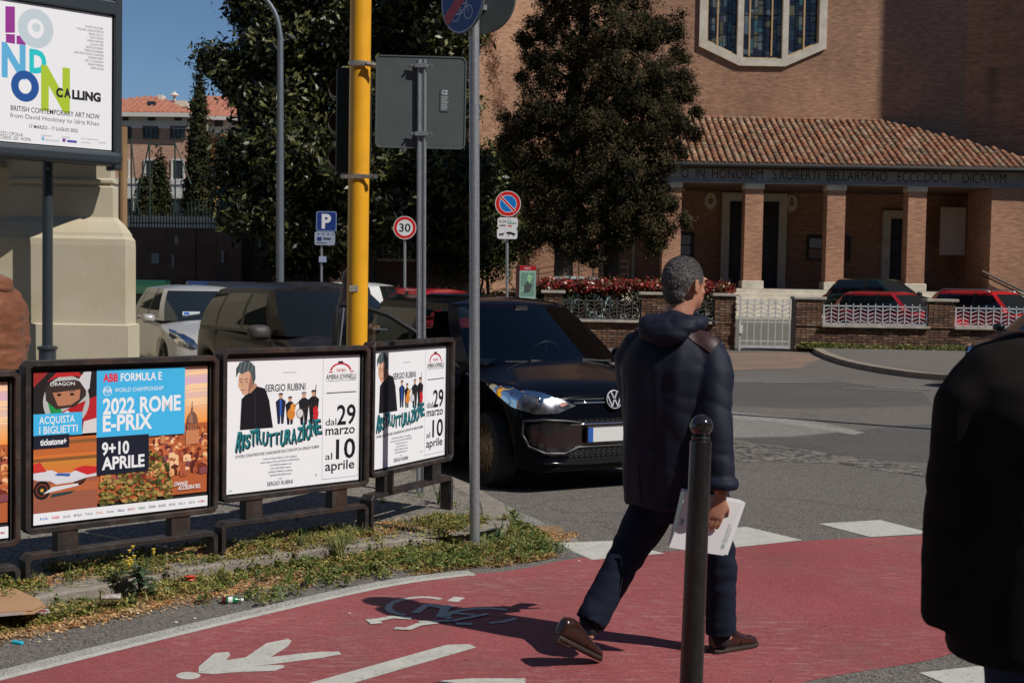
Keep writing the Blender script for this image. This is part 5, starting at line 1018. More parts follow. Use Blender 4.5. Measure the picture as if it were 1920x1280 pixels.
def prn_show(W_, H_):
    p = Print(); p.hs = H_; k = srgb; X = lambda x: x * W_; Y = lambda y: y * H_; WH = (0.80, 0.81, 0.84); BK_ = k(18, 18, 26); TE = k(30, 120, 128)
    p.rect(0, 0, W_, H_, WH)
    for (a, b_, c, d_) in ((.705, .03, .995, .035), (.705, .985, .995, .988), (.705, .03, .708, .988), (.992, .03, .995, .988)): p.rect(X(a), Y(b_), X(c), Y(d_), k(150, 155, 170))
    for i in range(7): p.line(X(.02 + i * .05), Y(.6 + i * .03), X(.3), Y(.97 - i * .05), .0012, k(205, 208, 216))
    # portrait (plain generic face)
    p.poly([(X(.09), Y(.47)), (X(.10), Y(.70)), (X(.155), Y(.76)), (X(.21), Y(.79)), (X(.27), Y(.77)), (X(.30), Y(.68)), (X(.33), Y(.47))], BK_); p.poly([(X(.13), Y(.755)), (X(.165), Y(.74)), (X(.215), Y(.795)), (X(.19), Y(.82)), (X(.14), Y(.80))], k(176, 132, 108))
    p.poly([(X(.08), Y(.88)), (X(.075), Y(.80)), (X(.11), Y(.73)), (X(.145), Y(.735)), (X(.18), Y(.79)), (X(.19), Y(.88)), (X(.13), Y(.93))], k(206, 160, 134)); p.poly([(X(.145), Y(.74)), (X(.18), Y(.79)), (X(.19), Y(.88)), (X(.165), Y(.88)), (X(.15), Y(.8))], k(150, 108, 88))
    p.poly([(X(.06), Y(.86)), (X(.06), Y(.93)), (X(.09), Y(.975)), (X(.15), Y(.985)), (X(.195), Y(.94)), (X(.20), Y(.85)), (X(.182), Y(.80)), (X(.172), Y(.87)), (X(.15), Y(.91)), (X(.10), Y(.885)), (X(.08), Y(.90))], k(70, 84, 86))
    for i in range(8): p.line(X(.07 + i * .014), Y(.9), X(.085 + i * .014), Y(.975), .003, k(130, 140, 140) if i % 2 else k(40, 50, 54))
    for ex in (.096, .135): p.line(X(ex - .014), Y(.845), X(ex + .012), Y(.85), .004, k(50, 34, 30)); p.disc(X(ex), Y(.828), X(.006), k(40, 30, 30), ry=Y(.005))
    p.line(X(.112), Y(.84), X(.104), Y(.795), .003, k(150, 100, 80)); p.line(X(.10), Y(.765), X(.128), Y(.768), .004, k(130, 70, 66)); p.line(X(.2), Y(.75), X(.2), Y(.5), .002, k(60, 62, 70))
    fig(p, X, Y, .385, .495, .235, (28, 34, 60), (60, 40, 30), lambda: p.rect(X(.378), Y(.56), X(.392), Y(.68), k(40, 90, 180)))
    fig(p, X, Y, .455, .485, .215, (24, 24, 30), (16, 16, 18)); fig(p, X, Y, .56, .475, .255, (26, 28, 36), (120, 120, 126)); fig(p, X, Y, .635, .475, .265, (24, 24, 30), (30, 30, 34))
    p.disc(X(.465), Y(.565), X(.03), k(206, 128, 50), ry=Y(.045)); p.disc(X(.478), Y(.615), X(.02), k(220, 146, 60), ry=Y(.03)); p.line(X(.485), Y(.62), X(.53), Y(.66), .006, k(60, 36, 24)); p.disc(X(.53), Y(.565), X(.026), k(206, 208, 212), ry=Y(.035)); p.ring(X(.53), Y(.565), X(.024), X(.028), k(90, 60, 40), ry0=Y(.032), ry1=Y(.038)); p.line(X(.55), Y(.59), X(.62), Y(.62), .005, k(80, 50, 30))
    p.poly([(X(.625), Y(.475)), (X(.665), Y(.49)), (X(.675), Y(.56)), (X(.655), Y(.62)), (X(.63), Y(.60)), (X(.635), Y(.54))], k(196, 34, 40)); p.line(X(.645), Y(.6), X(.652), Y(.78), .005, k(60, 34, 26))
    p.text('SERGIO RUBINI', X(.27), Y(.745), .052, BK_, w=X(.30), bold=.012); p.text('tradizione teatro', X(.40), Y(.88), .010, k(120, 122, 132), w=X(.10))
    tw = .64; rr = random.Random(4)
    wob = [0.0, .03, -.01, .02, -.02, .03, -.01, .02, 0, .03, .01, .03, -.015, .02]; s_ = 'RISTRUTTURAZIONE'; n = len(s_); x = .055
    for i, ch_ in enumerate(s_):
        w_ = .015 if ch_ == 'I' else .0385; dy = [0, .01, .02, .035, .045, .03, .02, .03, .015, .03, .025, .04, .05, .045, .075, .085][i]; hh = .108 * [1.3, 1, .9, 1.05, 1.05, .9, .85, .8, 1.05, .95, 1, .95, 1.15, 1, 1.1, 1.0][i]; sh = [.18, .1, .1, 0, -.05, .05, 0, 0, .1, .05, 0, .05, 0, .05, -.2, -.15][i]
        y = .315 + dy
        p.text(ch_, X(x + .006), Y(y - .006), hh, k(16, 20, 30), w=X(w_ + .004), shear=sh, bold=.05); p.text(ch_, X(x), Y(y), hh, TE, w=X(w_), shear=sh, bold=.02); x += w_ + .0005 + (.004 if ch_ != 'I' else .006)
    p.text('OVVERO DISAVVENTURE CASALINGHE RACCONTATE DA SERGIO RUBINI', X(.06), Y(.262), .022, k(40, 40, 48), w=X(.62), rot=.03)
    for i, (s_, x, w_, h_) in enumerate([('scritto da Sergio Rubini e Carla Cavalluzzi', .26, .25, .015), ('canzoni eseguite dal vivo da MUSICA DA RIPOSTIGLIO', .24, .29, .013), ('LUCA PIROZZI contrabbasso e voce', .31, .16, .013), ('LUCA GIACOMELLI chitarra', .315, .15, .013), ('RAFFAELE TONINELLI contrabbasso', .30, .18, .013), ('EMANUELE PELLEGRINI batteria', .31, .16, .013)]): p.text(s_, X(x), Y(.232 - i * .026), h_, k(110, 112, 122), w=X(w_))
    p.text('regia', X(.37), Y(.075), .009, k(120, 120, 130), w=X(.03)); p.text('SERGIO RUBINI', X(.29), Y(.03), .030, k(50, 50, 58), w=X(.19), bold=.005); p.text('MiC', X(.02), Y(.02), .009, k(40, 120, 100), w=X(.02))
    p.ring(X(.845), Y(.875), X(.072), X(.086), k(196, 34, 60), ry0=Y(.055), ry1=Y(.068), a0=.15, a1=PI - .15); p.rect(X(.825), Y(.94), X(.865), Y(.955), BK_)
    for a in (.752, .92): p.rect(X(a), Y(.868), X(a + .03), Y(.876), k(196, 34, 60))
    p.text('TEATRO', X(.81), Y(.872), .022, k(196, 34, 60), w=X(.075)); p.text('AMBRA JOVINELLI', X(.73), Y(.815), .038, BK_, w=X(.24)); p.text('via guglielmo pepe 43 roma info 06 83082884', X(.73), Y(.80), .008, k(90, 90, 100), w=X(.24))
    p.rect(X(.735), Y(.705), X(.972), Y(.712), k(60, 62, 72))
    p.text('dal', X(.73), Y(.455), .052, BK_, w=X(.085), bold=.0); p.text('29', X(.82), Y(.455), .150, BK_, w=X(.15), bold=.015); p.text('marzo', X(.73), Y(.378), .072, BK_, w=X(.235), bold=.01)
    p.text('al', X(.73), Y(.185), .052, BK_, w=X(.055), bold=.0); p.text('10', X(.815), Y(.185), .150, BK_, w=X(.155), bold=.015); p.text('aprile', X(.73), Y(.098), .072, BK_, w=X(.235), bold=.01); p.ring(X(.66), Y(.075), .004, .006, k(110, 110, 120))
    return p
stand('poster_stand', 'leftmost low poster stand, cut by the frame, with the sunset race poster', Em, E0, -310, 46, 722, 686, 1100, 1005, 1130, 1050, prn_race)
stand('poster_stand', 'rusty low poster stand showing the race poster with helmet and blue title block', E0, E1, 50, 403, 686, 659, 1015, 950, 1052, 985, prn_race)
stand('poster_stand', 'rusty low poster stand showing the white theatre poster, larger one left', E1, E2, 405, 692, 659, 644, 950, 905, 985, 940, prn_show)
stand('poster_stand', 'rusty low poster stand with white theatre poster crossed by a pole shadow', E2, E3, 694, 858, 644, 631, 905, 855, 942, 880, prn_show)

# ================================================================ poles and signs
GALV = mat('galvanised_steel', (0.34, 0.36, 0.38), (0.27, 0.29, 0.31), ns=40, rough=0.42, metal=0.55, c3=(0.24, 0.26, 0.28), n3=120)
YEL = mat('yellow_pole_paint', (0.78, 0.38, 0.015), (0.70, 0.33, 0.015), ns=5, rough=0.38, spec=0.5)
DGREEN = mat('signal_green', (0.006, 0.014, 0.011), rough=0.45)
t = thing('yellow_signal_pole', 'thick yellow painted signal pole behind the poster stands', 'pole', (-1.22, 10.5, 0.068)); yp = 10.5
a, b_ = D(669, 660, yp), D(677, -40, yp); dd = (b_ - a) / (b_.z - a.z); base = a - dd * (a.z - 0.068)
MB().tube([base, a, b_ + dd * 1.2], 0.082, 28).build('shaft', YEL, t, auto=60)
m = MB(); m.lathe([(0.12, 0), (0.12, 0.02), (0.09, 0.06), (0.075, 0.14)], base, 20); m.build('base_collar', YEL, t, auto=40)
for (py_, w0, w1) in ((120, 662, 700), (331, 643, 704)):
    c = D(674 if py_ < 200 else 672, py_, yp); m = MB(); m.lathe([(0.0835, -0.016), (0.088, -0.014), (0.088, 0.014), (0.0835, 0.016)], c, 24)
    l_, r_ = D(w0, py_, yp - 0.09), D(w1, py_, yp - 0.09); m.bar(l_, r_, 0.012, 0.03); m.build('clamp', mat('worn_steel_clamp', (0.45, 0.42, 0.36), (0.25, 0.2, 0.16), ns=40, rough=0.4, metal=0.6), t)
    for q in (l_, r_): MB().tube([q + Vector((0, 0.015, 0)), q + Vector((0, -0.02, 0))], 0.019, 10).build('bolt', STEEL, t)
c = D(690, 120, yp - 0.11); MB().tube([c + Vector((-0.01, 0.0, 0)), c + Vector((0.09, 0.02, -0.012))], 0.02, 10).build('bracket_arm', mat('worn_steel_clamp', (0.4, 0.4, 0.4)), t)
st = Print(0.001); st.rect(-.032, -.022, .036, .024, srgb(150, 148, 140)); rs = random.Random(1)
for i in range(30): a_, b2 = rs.uniform(-.03, .03), rs.uniform(-.02, .02); st.rect(a_, b2, a_ + .004, b2 + .004, srgb(60, 60, 60))
c = D(663, 541, yp - 0.083); st.build('sticker', PRM, t, c + Vector((0, -0.006, 0)), (1, 0.12, 0), (0, 0, 1))
# traffic signal body hung behind the yellow pole
t = thing('traffic_signal', 'dark green traffic signal housing hung behind the yellow pole', 'traffic light', tuple(D(640, 330, yp + 0.18)))
a = D(632, 325, yp + .2); b_ = D(655, 128, yp + .2); m = MB(); m.box(((a.x + b_.x) / 2 + 0.02, yp + .22, (a.z + b_.z) / 2), (0.15, 0.12, b_.z - a.z)); m.build('housing', DGREEN, t, bevel=0.02, seg=3)
for k in range(3):
    z_ = a.z + (b_.z - a.z) * (k + .5) / 3; m = MB(); m.loft([(Vector((a.x + .0, yp + .28, z_)), 0.085, 0.085, (1, 0, 0), (0, 0, 1)), (Vector((a.x - .02, yp + .45, z_ - .01)), 0.09, 0.09, (1, 0, 0), (0, 0, 1))], n=16, caps=False); m.build('visor', DGREEN, t)
    m = MB(); m.lathe([(0.08, 0), (0.06, 0.015)], (a.x, yp + .285, z_), 16, R=Matrix.Rotation(-PI / 2, 3, 'X')); m.build('lens', mat('dark_lens', (0.03, 0.01, 0.008), rough=0.15), t)
m = MB(); m.box((a.x + .24, yp + .18, (a.z + b_.z) / 2), (0.06, 0.1, (b_.z - a.z) * .9)); m.build('rear_box', DGREEN, t, bevel=0.02)
# square sign seen from behind
t = thing('square_sign', 'grey back of a square road sign clamped to a slotted post', 'road sign', tuple(GV(788, 925))); ys = G(788, 925, 0.068).y
SB = mat('sign_back_grey', (0.085, 0.105, 0.105), (0.075, 0.092, 0.092), ns=8, rough=0.45, spec=0.4); a = D(703, 275, ys - .03); b_ = D(873, 106, ys - .03); r = 0.035
def rrect(x0, z0, x1, z1, r_, n=5):
    P_ = []
    for cx__, cz__, a0 in ((x1 - r_, z0 + r_, -PI / 2), (x1 - r_, z1 - r_, 0), (x0 + r_, z1 - r_, PI / 2), (x0 + r_, z0 + r_, PI)):
        for k in range(n + 1): P_.append((cx__ + r_ * math.cos(a0 + k * PI / 2 / n), cz__ + r_ * math.sin(a0 + k * PI / 2 / n)))
    return P_
sn = Vector((0.06, -1, 0.0)).normalized(); sxv = Vector((1, 0.06, 0)).normalized(); cc = (a + b_) / 2; w_, h_ = (b_.x - a.x), (b_.z - a.z)
m = MB(); m.slab([cc + sxv * q[0] + Vector((0, 0, q[1])) + Vector((0, .05, 0)) for q in rrect(-w_ / 2, -h_ / 2, w_ / 2, h_ / 2, r)], -sn * 0.004); m.build('panel', SB, t)
m = MB(); L_ = [cc + sxv * q[0] + Vector((0, 0, q[1])) + Vector((0, .05, 0)) for q in rrect(-w_ / 2, -h_ / 2, w_ / 2, h_ / 2, r)]; m.tube(L_ + [L_[0]], 0.006, 6, caps=False); m.build('rim', SB, t)
ptop, pb = D(791, 112, ys), G(789, 925, 0.068); m = MB()
for dx in (-.02, .02): m.tube([Vector((pb.x + dx, ys, 0.068)), Vector((ptop.x + dx, ys, ptop.z))], 0.0135, 10)
m.bar(Vector((pb.x, ys + .004, 0.068)), Vector((ptop.x, ys + .004, ptop.z)), 0.03, 0.02, up=(0, 1, 0)); m.build('post', GALV, t, smooth=False)
for k, py_ in enumerate((123, 251)):
    c = D(789, py_, ys - .016); m = MB(); m.bar(c + Vector((-.083, 0.005, 0)), c + Vector((.083, 0.005, 0)), 0.006, 0.022); m.bar(c + Vector((-.042, -0.006, 0)), c + Vector((.042, -0.006, 0)), 0.018, 0.028); m.build('clamp', GALV, t)
    for dx in (-.07, .07): MB().tube([c + Vector((dx, 0.0, 0)), c + Vector((dx, -.014, 0))], 0.009, 6).build('nut', STEEL, t)
st = Print(0.0005); c = onplane(834, 188, cc + Vector((0, .05, 0)) + sn * .0042, sn); st.rect(-.033, -.082, .033, .082, srgb(78, 90, 92)); st.text('CE', -.022, .04, .03, srgb(190, 196, 196), w=.042, bold=.03)
for i in range(9): st.rect(-.026, .02 - i * .011, .026 - (i % 3) * .006, .026 - i * .011, srgb(150, 158, 158))
st.build('label', PRM, t, c, sxv, (0, 0, 1))
# grey round post with two round signs
gpb = G(890, 1033, 0.0); t = thing('round_sign_post', 'grey round post with blue end of cycle path disc and a second disc', 'road sign', tuple(gpb)); yg = gpb.y
top = D(889, -80, yg); MB().tube([gpb, Vector((top.x, top.y, top.z))], 0.0305, 22).build('post', GALV, t, auto=60)
m = MB(); m.lathe([(0.06, 0), (0.05, .012), (0.034, .015)], gpb, 14); m.build('foot', GALV, t)
def disc_sign(px_, py_, y, rad, yaw, name, parent, face):
    c = D(px_, py_, y); n = Vector((math.sin(yaw), -math.cos(yaw), 0)); x = Vector((n.y * -1, n.x, 0)); x = Vector((math.cos(yaw), math.sin(yaw), 0)); m = MB()
    R3 = Matrix((x, Vector((0, 0, 1)), n)).transposed(); m.lathe([(rad, -0.012), (rad + .003, -0.006), (rad + .003, 0.003), (rad - .003, 0.003)], c, 44, R=R3); o = m.build(name, SB, parent)
    if face: face(Print(0.0003)).build(name + '_face', mat_attr('sign_print', rough=0.3, spec=0.5), o, c + n * 0.0032, x, (0, 0, 1))
    return o
def bike_face(p):
    B = srgb(20, 52, 118); p.disc(0, 0, .197, srgb(176, 184, 196), n=60); p.disc(0, 0, .189, B, n=60); Wt = srgb(200, 205, 212)
    for cx_ in (-.058, .062): p.ring(cx_, -.085, .036, .041, Wt, n=26)
    for a in ((-.058, -.085, -.03, -.03), (-.03, -.03, .045, -.03), (.045, -.03, 0, -.085), (0, -.085, -.035, -.02), (0, -.085, -.058, -.085), (.062, -.085, .04, -.015), (.04, -.015, .06, -.01), (-.05, -.015, -.02, -.015)): p.line(*a, .006, Wt)
    p.poly([(-.175, -.085), (-.135, -.145), (.165, .10), (.13, .155)], srgb(186, 26, 34)); return p
disc_sign(867, -2, yg - .06, .2, math.radians(-50), 'disc', t, bike_face)
disc_sign(908, 0, yg + .06, .2, math.radians(-50 - 180) + .5, 'disc', t, None)
c = D(893, 12, yg); MB().bar(c + Vector((-.03, -.04, 0)), c + Vector((.06, .06, 0)), 0.03, 0.03).build('bracket', GALV, t)
# distant signs
def post_sign(name, label, cat, px_, py_base, y, pole_r, py_top, parts):
    p0 = D(px_, py_base, y); p0.z = 0.0; t = thing(name, label, cat, tuple(p0)); tp = D(px_, py_top, y); MB().tube([(p0.x, y, 0), (tp.x, y, tp.z)], pole_r, 8).build('post', GALV, t)
    for (nm, cx_, cy_, w, h, shp, fc) in parts:
        c = D(cx_, cy_, y - 0.06); W_, H_ = w * y / FPX, h * y / FPX; m = MB()
        if shp == 'disc': m.lathe([(W_ / 2, 0), (W_ / 2, 0.02)], c + Vector((0, .02, 0)), 32, R=Matrix.Rotation(PI / 2, 3, 'X'))
        else: m.slab([c + Vector((q[0], 0.0, q[1])) for q in rrect(-W_ / 2, -H_ / 2, W_ / 2, H_ / 2, 0.05)], (0, 0.02, 0))
        o = m.build(nm, SB, t); fc(Print(0.001), W_, H_).build(nm + '_face', mat_attr('sign_print', rough=0.3, spec=0.5), o, c + Vector((0, -0.001, 0)), (1, 0, 0), (0, 0, 1))
    return t
WT = (0.72, 0.73, 0.76)
def f30(p, W_, H_): r = W_ / 2; p.disc(0, 0, r, WT); p.disc(0, 0, r * .95, srgb(200, 26, 34)); p.disc(0, 0, r * .70, WT); p.text('30', 0, -r * .34, r * .68, srgb(14, 14, 18), w=r * 1.0, al='c', bold=.02); return p
post_sign('speed_limit_sign', 'round thirty speed limit sign on a thin pole left of the slotted post', 'road sign', 759, 640, 30, 0.03, 448, [('disc', 759, 427, 43, 43, 'disc', f30)])
def fno(p, W_, H_):
    r = W_ / 2; p.disc(0, 0, r, WT); p.disc(0, 0, r * .95, srgb(205, 34, 30)); p.disc(0, 0, r * .68, WT); p.disc(0, 0, r * .64, srgb(26, 120, 200)); p.line(-r * .6, r * .55, r * .55, -r * .6, r * .24, WT); p.line(-r * .62, r * .57, r * .57, -r * .62, r * .15, srgb(205, 34, 30)); return p
def fp1(p, W_, H_): p.poly(rrect(-W_ / 2, -H_ / 2, W_ / 2, H_ / 2, .05), WT); p.text('0-24', -W_ * .42, H_ * .0, H_ * .25, srgb(20, 20, 26), w=W_ * .32, bold=.02); p.ring(W_ * .06, H_ * .12, .03, .04, srgb(60, 60, 70)); p.line(-W_ * .4, -H_ * .25, -W_ * .1, -H_ * .25, .03, srgb(90, 90, 100)); p.line(0, -H_ * .02, W_ * .42, -H_ * .04, .035, srgb(120, 170, 150)); p.line(0, -H_ * .28, W_ * .2, -H_ * .28, .03, srgb(190, 60, 60)); return p
def fp2(p, W_, H_):
    p.poly(rrect(-W_ / 2, -H_ / 2, W_ / 2, H_ / 2, .05), WT); B = srgb(20, 20, 24); p.poly([(-W_ * .4, -H_ * .12), (-W_ * .18, -H_ * .12), (-W_ * .12, H_ * .2), (-W_ * .2, H_ * .02), (-W_ * .4, 0)], B)
    p.poly([(-W_ * .05, -H_ * .02), (W_ * .4, -H_ * .14), (W_ * .42, H_ * .0), (W_ * .25, H_ * .12), (W_ * .12, H_ * .18), (-W_ * .05, H_ * .14)], B)
    for x in (-.36, -.24, .06, .3): p.disc(W_ * x, -H_ * .16, H_ * .07, B)
    return p
post_sign('no_parking_sign', 'round no parking sign with two white plates beside the cypress', 'road sign', 951, 640, 26, 0.028, 400, [('disc', 952.5, 382, 48, 48, 'disc', fno), ('plate', 952, 418, 38, 20, 'r', fp1), ('plate', 951, 438, 38, 20, 'r', fp2)])
def fP(p, W_, H_): p.poly(rrect(-W_ / 2, -H_ / 2, W_ / 2, H_ / 2, .05), srgb(120, 140, 180)); p.poly(rrect(-W_ * .46, -H_ * .46, W_ * .46, H_ * .46, .04), srgb(20, 50, 120)); p.text('P', 0, -H_ * .33, H_ * .66, WT, w=W_ * .46, al='c', bold=.04); return p
def fP2(p, W_, H_):
    p.poly(rrect(-W_ / 2, -H_ / 2, W_ / 2, H_ / 2, .05), srgb(150, 160, 180)); p.rect(-W_ * .38, -H_ * .2, -W_ * .16, H_ * .1, srgb(30, 50, 110))
    for i in range(5): p.line(-W_ * .35 + i * .12, H_ * .32, -W_ * .28 + i * .12, H_ * .32, .04, srgb(50, 56, 80))
    p.line(-W_ * .08, -H_ * .02, W_ * .3, -H_ * .04, .05, srgb(50, 56, 80)); p.line(-W_ * .4, -H_ * .34, W_ * .1, -H_ * .36, .025, srgb(60, 66, 90)); return p
post_sign('parking_sign', 'blue square parking sign with a white plate, left of the yellow pole', 'road sign', 603, 560, 33, 0.03, 440, [('panel', 612, 415, 38, 37, 'r', fP), ('plate', 609, 447, 38, 25, 'r', fP2), ('small_plate', 605, 486, 14, 11, 'r', lambda p, W_, H_: (p.rect(-W_ / 2, -H_ / 2, W_ / 2, H_ / 2, srgb(150, 160, 190)), p)[1])])
# tourist map totem
t = thing('map_totem', 'tourist map panel with red header beside the no parking sign', 'information sign', tuple(D(985, 700, 25)[:2]) + (0,)); a = D(970, 700, 25); b_ = D(1006, 498, 25)
m = MB(); m.box(((a.x + b_.x) / 2, 25.1, b_.z / 2), (b_.x - a.x, 0.18, b_.z)); m.build('body', mat('totem_grey', (0.06, 0.055, 0.055), rough=0.5), t, bevel=0.01); W_ = b_.x - a.x
MB().box((a.x - .03, 25.1, b_.z / 2), (0.06, 0.2, b_.z)).build('side_strip', mat('totem_maroon', (0.05, 0.012, 0.015), rough=0.5), t)
p = Print(0.002); H_ = b_.z; p.rect(.01, H_ - .09, W_ - .01, H_ - .005, srgb(170, 28, 40)); p.text('bigliardi', W_ * .3, H_ - .065, .04, WT, w=W_ * .35); p.rect(.01, H_ - .62, W_ - .01, H_ - .095, srgb(150, 186, 176)); p.rect(.03, H_ - .58, W_ - .03, H_ - .13, srgb(110, 150, 135)); p.poly([(.08, H_ - .4), (.17, H_ - .27), (.25, H_ - .36), (.2, H_ - .5), (.1, H_ - .52)], srgb(70, 84, 80)); p.poly([(.17, H_ - .15), (.25, H_ - .2), (.2, H_ - .34), (.15, H_ - .26)], srgb(150, 206, 160)); p.poly([(.04, H_ - .5), (.1, H_ - .45), (.07, H_ - .36)], srgb(150, 206, 160))
for i in range(6): p.line(.04, H_ - .2 - i * .06, W_ - .05, H_ - .16 - i * .065, .006, srgb(96, 110, 108))
p.build('map', PRM, t, (a.x, 25.008, 0), (1, 0, 0), (0, 0, 1))
# tall lamp post and the one outside the frame that throws the bar of shade over the road
LG = mat('lamp_post_grey', (0.12, 0.14, 0.17), (0.10, 0.12, 0.145), ns=3, rough=0.5, metal=0.3)
def lamp_post(label, x, y, H_, flip, tilt=0.0):
    t = thing('street_lamp', label, 'street lamp', (x, y, 0), group='grey street lamps'); s_ = -1 if flip else 1; pts = [(x + tilt * z / H_, y, z) for z in (0, H_ * .5, H_ * .86)]
    for k in range(1, 9): a = k / 8 * 1.15; pts.append((x + tilt + s_ * 0.75 * (1 - math.cos(a)), y, H_ * .86 + 0.95 * math.sin(a)))
    e_ = Vector(pts[-1]); pts.append(tuple(e_ + Vector((s_ * 1.2, 0, .3)))); rs_ = [0.085, 0.075, 0.06] + [0.05 - .001 * k for k in range(9)]
    MB().tube(pts, rs_, 14).build('column', LG, t, auto=60); m = MB(); m.lathe([(0.14, 0), (0.13, .5), (0.1, .9), (0.085, 1.0)], (x, y, 0), 14); m.build('base', LG, t, auto=40)
    h = Vector(pts[-1]); m = MB(); m.loft([(h + Vector((s_ * q * .65, 0, -.02)), .02 + .13 * math.sin(min(1, q * 1.3) * PI * .85 + .3), .05, (0, 1, 0), (0, 0, 1)) for q in (0, .2, .5, .8, 1)], n=12); m.build('lantern', LG, t, auto=50)
c = D(525, 640, 27); lamp_post('tall grey street lamp curving left above the magnolia', c.x, 27, 7.4, True, -0.06)
lamp_post('street lamp beyond the right edge shading the road', 6.9, 13.95, 8.0, False)
# bollard
BLKP = mat('black_bollard_paint', (0.009, 0.008, 0.008), (0.015, 0.013, 0.013), ns=7, rough=0.34, spec=0.5, coat=0.2, c3=(0.025, 0.022, 0.02), n3=22, k3=0.4)
yb_ = 4.72; tp = D(1315, 800, yb_); bx = D(1296, 1279, yb_); k_ = (tp.x - bx.x) / (tp.z - bx.z); x0 = tp.x - k_ * tp.z
t = thing('bollard', 'black steel bollard with a ball top in front of the walking man', 'bollard', (x0, yb_, 0.0)); R3 = Matrix.Rotation(math.atan(k_), 3, 'Y')
rr_ = 0.0385; Hh = tp.z
m = MB(); m.lathe([(0.075, 0), (0.07, .02), (rr_ + .004, .035), (rr_ + .002, .5), (rr_, Hh - .055), (rr_ - .001, Hh - .05), (rr_ - .008, Hh - .045)], (x0, yb_, 0), 32, R=R3); m.build('shaft', BLKP, t, auto=35)
m = MB(); m.lathe([(rr_ - .007, Hh - .046), (rr_ - .004, Hh - .038), (rr_ - .006, Hh - .032), (.018, Hh - .026)], (x0, yb_, 0), 28, R=R3); m.build('collar', BLKP, t, auto=35)
m = MB(); m.ball(tuple(Vector((x0, yb_, 0)) + R3 @ Vector((0, 0, Hh + 0.004))), 0.041, 28, 18); m.build('ball', mat('glossy_black', (0.015, 0.012, 0.012), rough=0.12, coat=0.6), t, smooth=True)
# waste containers
def dumpster(label, px_, y, col, w=1.5, rz=0.2, top=1.45):
    c = D(px_, 560, y); t = thing('waste_container', label, 'waste container', (c.x, y, 0), rz, 'wheeled waste containers'); m = MB()
    m.loft([((0, 0, .2), w * .42, .42, (1, 0, 0), (0, 1, 0)), ((0, 0, .9), w * .5, .5, (1, 0, 0), (0, 1, 0)), ((0, 0, 1.0), w * .52, .53, (1, 0, 0), (0, 1, 0))], n=20, p=6); m.build('body', mat('bin_body_dark', (0.02, 0.022, 0.024), rough=0.5), t, world=False, auto=40)
    m = MB(); n_ = 8; vs = []
    for k in range(n_ + 1): a = PI * k / n_; vs += [(-w * .52, -.55 * math.cos(a), 1.0 + (top - 1.0) * math.sin(a)), (w * .52, -.55 * math.cos(a), 1.0 + (top - 1.0) * math.sin(a))]
    m.add(vs, [(2 * k, 2 * k + 1, 2 * k + 3, 2 * k + 2) for k in range(n_)] + [tuple(range(0, 2 * n_ + 2, 2)), tuple(range(2 * n_ + 1, 0, -2))]); m.build('lid', mat('bin_lid_%s' % label.split()[0], col, rough=0.4), t, world=False, auto=50)
    for s_ in (-1, 1):
        for q in (-1, 1): MB().lathe([(.09, -.03), (.09, .03)], (s_ * w * .35, q * .3, .1), 10, R=Matrix.Rotation(PI / 2, 3, 'Y')).build('wheel', IRON, t, world=False)
dumpster('blue lidded waste container behind the parked silver car', 415, 31, (0.015, 0.03, 0.08), rz=.4); dumpster('black waste container right of the blue lidded one', 465, 30, (0.02, 0.022, 0.025), w=1.7, rz=.3); dumpster('green lidded waste container left of the blue lidded one', 285, 40, (0.008, 0.05, 0.02), w=1.0, top=1.4)
# ================================================================ cars
RUB = mat('black_rubber', (0.012, 0.012, 0.013)); TYRE = mat('tyre', (0.018, 0.018, 0.018), rough=0.8, bump=0.3, bs=90)
CHROME = mat('chrome', (0.75, 0.76, 0.78), rough=0.08, metal=1.0); ALLOY = mat('alloy', (0.28, 0.25, 0.21), rough=0.35, metal=0.8)
PLB = mat('black_plastic', (0.014, 0.014, 0.015), rough=0.45); WELL = mat('wheel_well', (0.004, 0.004, 0.004), rough=0.9)
GL_FAR = mat('dark_glass', (0.012, 0.016, 0.018), rough=0.04, spec=0.8); GL = glass('car_glass', (0.7, 0.85, 0.9), 0.62)
GL_MPV = mat('tinted_glass', (0.008, 0.010, 0.010), rough=0.03, spec=0.4)
LENS = glass('lamp_lens', (1, 1, 1), 0.9); REDL = mat('red_lens', (0.45, 0.01, 0.012), rough=0.12, coat=0.5)
def interp(pts, x, sm=True):
    xs = [p[0] for p in pts]; ys = [p[1] for p in pts]
    if xs[0] > xs[-1]: xs, ys = xs[::-1], ys[::-1]
    if x <= xs[0]: return ys[0]
    if x >= xs[-1]: return ys[-1]
    for i in range(1, len(xs)):
        if x <= xs[i]:
            h = xs[i] - xs[i - 1]; t = (x - xs[i - 1]) / h
            if not sm: return ys[i - 1] + (ys[i] - ys[i - 1]) * t
            def slope(k):
                if k == 0 or k == len(xs) - 1: return 0 if False else ((ys[min(k + 1, len(xs) - 1)] - ys[max(k - 1, 0)]) / (xs[min(k + 1, len(xs) - 1)] - xs[max(k - 1, 0)]))
                a = (ys[k] - ys[k - 1]) / (xs[k] - xs[k - 1]); b = (ys[k + 1] - ys[k]) / (xs[k + 1] - xs[k]); return 0 if a * b <= 0 else 2 * a * b / (a + b)
            m0, m1 = slope(i - 1), slope(i); t2, t3 = t * t, t ** 3
            return (2 * t3 - 3 * t2 + 1) * ys[i - 1] + (t3 - 2 * t2 + t) * h * m0 + (-2 * t3 + 3 * t2) * ys[i] + (t3 - t2) * h * m1
class Car: pass
